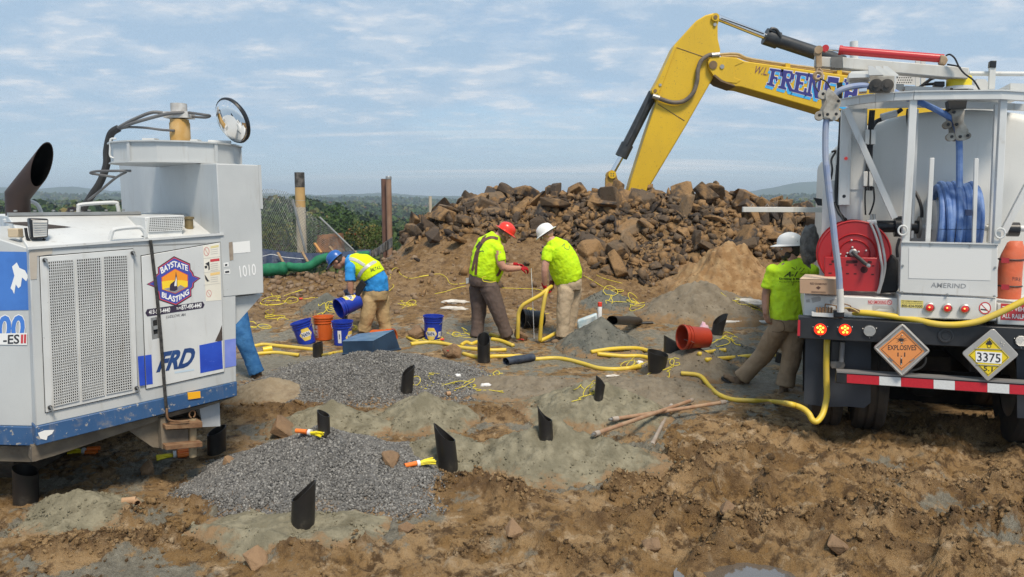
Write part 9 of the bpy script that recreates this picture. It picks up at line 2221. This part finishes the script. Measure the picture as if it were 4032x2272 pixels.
# ================================================================== SITE EDGE
M_CONC = mat('pale_pipe', (0.48, 0.43, 0.34), (0.42, 0.37, 0.28), scale=3, rough=0.8, streak=0.3); M_TANP = mat('tan_pipe', (0.52, 0.34, 0.14), (0.46, 0.29, 0.11), scale=4, rough=0.7); M_TAR = mat('tarred_top', (0.035, 0.033, 0.032), (0.14, 0.13, 0.12), scale=9, rough=0.8); M_BRP = mat('brown_pipe', (0.17, 0.09, 0.065), (0.13, 0.068, 0.05), scale=3, rough=0.6); M_BRP2 = mat('rusty_pipe', (0.24, 0.14, 0.09), (0.30, 0.19, 0.13), scale=3, rough=0.7)
def standpipe(xc, w, yt, yb, Yd, bands, lab, cap=False, name='standing_pipe'):
 t0 = P(*ZD(xc, yt), Yd); b0 = P(*ZD(xc, yb), Yd); r = (ZD(w, 0)[0] - ZD(0, 0)[0]) / 2 / F_SRC * Yd; t = thing(name, (t0.x, Yd, b0.z - 1.5), lab, 'pipe', 'pipes standing at the site edge'); L_ = t0.z - b0.z + 1.5
 for f0, f1, m_ in bands: MB().lathe((t0.x, Yd, t0.z - f1 * (t0.z - b0.z) - (1.5 if f1 >= 1 else 0)), UP, [(r, 0), (r, (f1 - f0) * (t0.z - b0.z) + (1.5 if f1 >= 1 else 0))], 24).build('pipe_section', m_, t)
 for f in (0.35, 0.7): MB().lathe((t0.x, Yd, t0.z - f * (t0.z - b0.z)), UP, [(r * 1.012, 0), (r * 1.012, 0.012)], 24).build('joint', m_, t)
 if cap: MB().lathe((t0.x, Yd, t0.z - 0.06), UP, [(r * 1.12, 0), (r * 1.12, 0.05), (r, 0.07), (0, 0.07)], 24).build('cap', M_STEEL, t)
standpipe(604, 100, 208, 1045, 16.9, [(0, .185, M_TAR), (.185, .43, M_TANP), (.43, 1, M_CONC)], 'thick pale pipe with tarred top behind the leaning mesh'); standpipe(1481, 56, 275, 935, 18.3, [(0, 1, M_BRP)], 'dark brown pipe, left of the standing pair'); standpipe(1531, 56, 252, 915, 18.1, [(0, 1, M_BRP2)], 'rust-brown capped pipe, right of the standing pair', True); standpipe(1964, 34, 457, 760, 21.5, [(0, 1, M_CONC)], 'short pale pipe beyond the left end of the rock pile')
# chain-link mesh, sagging from its posts
fence = thing('chain_link_fence', P(*ZD(450, 1040), 16.0), 'slumped chain-link fence with leaning posts behind the silt fence', 'fence'); M_GALV = mat('galvanised_wire', (0.26, 0.27, 0.27), (0.20, 0.21, 0.21), rough=0.5, metal=0.5)
tx_, ty_ = [190, 330, 480, 560, 660, 800, 990, 1180], [380, 378, 410, 500, 590, 700, 840, 1020]
def fpt(u, v):
 x = 190 + 990 * u; top = np.interp(x, tx_, ty_); y = top + (1055 - top) * v; return P(*ZD(x + 12 * v * math.sin(u * 9), y), 16.0 + 0.25 * math.sin(u * 7) * (1 - v) - 0.1 * v)
mb = MB(); NU = 46; NV = 15
for s_ in (-1, 1):
 for i in range(-NV, NU + NV):
  pts = []
  for j in range(NV + 1):
   u = (i + s_ * j) / NU
   if 0 <= u <= 1: pts.append(fpt(u, j / NV) + Vector((0, 0.006 * (1 if (j + i) % 2 else -1), 0)))
  if len(pts) > 1: mb.tube(pts, 0.003, 4, cap=False)
mb.build('wire_mesh', M_GALV, fence, smooth=0, kind='stuff')
for a, b, r in (((535, 490), (670, 1040), 0.028), ((815, 675), (1165, 1015), 0.022)): MB().tube([P(*ZD(*a), 15.9), P(*ZD(*b), 15.8)], r, 10).build('post', M_GALV, fence)
MB().prism([P(*ZD(*q), 16.5) for q in ((790, 862), (1000, 842), (1016, 1035), (775, 1040))], (0.05, 0.35, 0)).build('steel_block', mat('flaking_rust', (0.40, 0.18, 0.07), (0.10, 0.06, 0.04), scale=4, rough=0.9, bump=0.5, bscale=20), None, origin=P(*ZD(895, 1040), 16.5), label='rusty steel block seen through the slumped fence mesh', cat='steel block')
# silt fence with stakes, and the green socks
M_SILT = mat('silt_fabric', (0.022, 0.035, 0.075), (0.04, 0.055, 0.10), scale=5, rough=0.55, bump=0.5, bscale=14, bdist=0.05)
silt = thing('silt_fence', P(*ZD(600, 1120), 15.1), 'sagging navy silt fence with wooden stakes along the berm', 'silt fence')
def sheet(top, bot, Yt, Yb, m_, parent, name='fabric', n=60):
 xs = np.linspace(top[0][0], top[-1][0], n); vs_ = []; fs_ = []
 for i, x in enumerate(xs):
  yt = np.interp(x, [p[0] for p in top], [p[1] for p in top]); yb = np.interp(x, [p[0] for p in bot], [p[1] for p in bot])
  for j in range(7): v = j / 6; vs_.append(P(*ZD(x, yt + (yb - yt) * v), Yt + (Yb - Yt) * v + 0.07 * math.sin(x * 0.05 + 2 * v) + 0.04 * math.sin(x * 0.13)))
 for i in range(n - 1):
  for j in range(6): k = i * 7 + j; fs_.append((k, k + 1, k + 8, k + 7))
 o = MB().add(vs_, fs_).build(name, m_, parent, smooth=180); s_ = o.modifiers.new('thick', 'SOLIDIFY'); s_.thickness = 0.004; return o
sheet([(150, 1000), (240, 1004), (500, 1035), (700, 1046), (900, 1046), (1100, 1030), (1250, 1012), (1345, 1010)], [(150, 1200), (450, 1190), (700, 1150), (900, 1110), (1100, 1080), (1345, 1060)], 15.3, 14.9, M_SILT, silt)
sheet([(1200, 1038), (1340, 1030), (1420, 985), (1500, 925), (1570, 880)], [(1200, 1110), (1340, 1100), (1420, 1075), (1500, 1030), (1570, 985)], 15.9, 15.7, mat('silt_fabric_grey', (0.035, 0.034, 0.034), (0.09, 0.085, 0.078), scale=7, rough=0.6, bump=0.6, bscale=14, bdist=0.05), silt)
M_STAKE = mat('wood_stake', (0.24, 0.16, 0.09), (0.32, 0.22, 0.13), scale=8, rough=0.9)
for a, b, m_ in (((378, 1042), (445, 1160), M_STAKE), ((632, 1035), (692, 1140), M_STAKE), ((762, 945), (832, 1045), mat('orange_stake', (0.45, 0.22, 0.07), rough=0.8)), ((918, 980), (975, 1055), M_STAKE), ((1185, 1030), (1210, 1060), M_STAKE)): MB().bar(P(*ZD(*a), 15.05), P(*ZD(*b), 14.85), 0.045, 0.03).build('stake', m_, silt)
MB().tube(smooth_path([P(*ZD(x, y), 14.98) for x, y in ((150, 1095), (245, 1075), (320, 1060), (420, 1085), (560, 1100), (660, 1108))], 4), 0.006, 5).build('cord', M_LBL, silt)
M_SOCK = mat('green_sock', (0.006, 0.13, 0.06), (0.01, 0.17, 0.08), scale=12, rough=0.75, bump=0.5, bscale=90)
def sock(pts, r, lab):
 q = smooth_path([P(*ZD(x, y), 14.62 + k) for x, y, k in pts], 5); m = len(q); rr = [r * (1 + 0.07 * math.sin(i * 1.1)) * min(1.0, 0.55 + 0.4 * min(i, m - 1 - i)) for i in range(m)]; MB().tube(q, rr, 18).build('filter_sock', M_SOCK, None, origin=q[0], smooth=180, label=lab, cat='erosion sock', group='green filter socks along the berm')
sock([(80, 1225, 0), (240, 1222, 0), (360, 1215, 0), (475, 1200, 0)], 0.125, 'plump green filter sock against the rig cabinet'); sock([(470, 1185, .15), (560, 1195, .1), (660, 1195, .05), (740, 1165, .05), (820, 1110, .1), (925, 1085, .15)], 0.088, 'bent green filter sock behind the blue-helmeted worker'); sock([(1190, 1062, .35), (1260, 1056, .3), (1335, 1050, .3)], 0.055, 'far end of green filter sock right of the blue-helmeted worker')
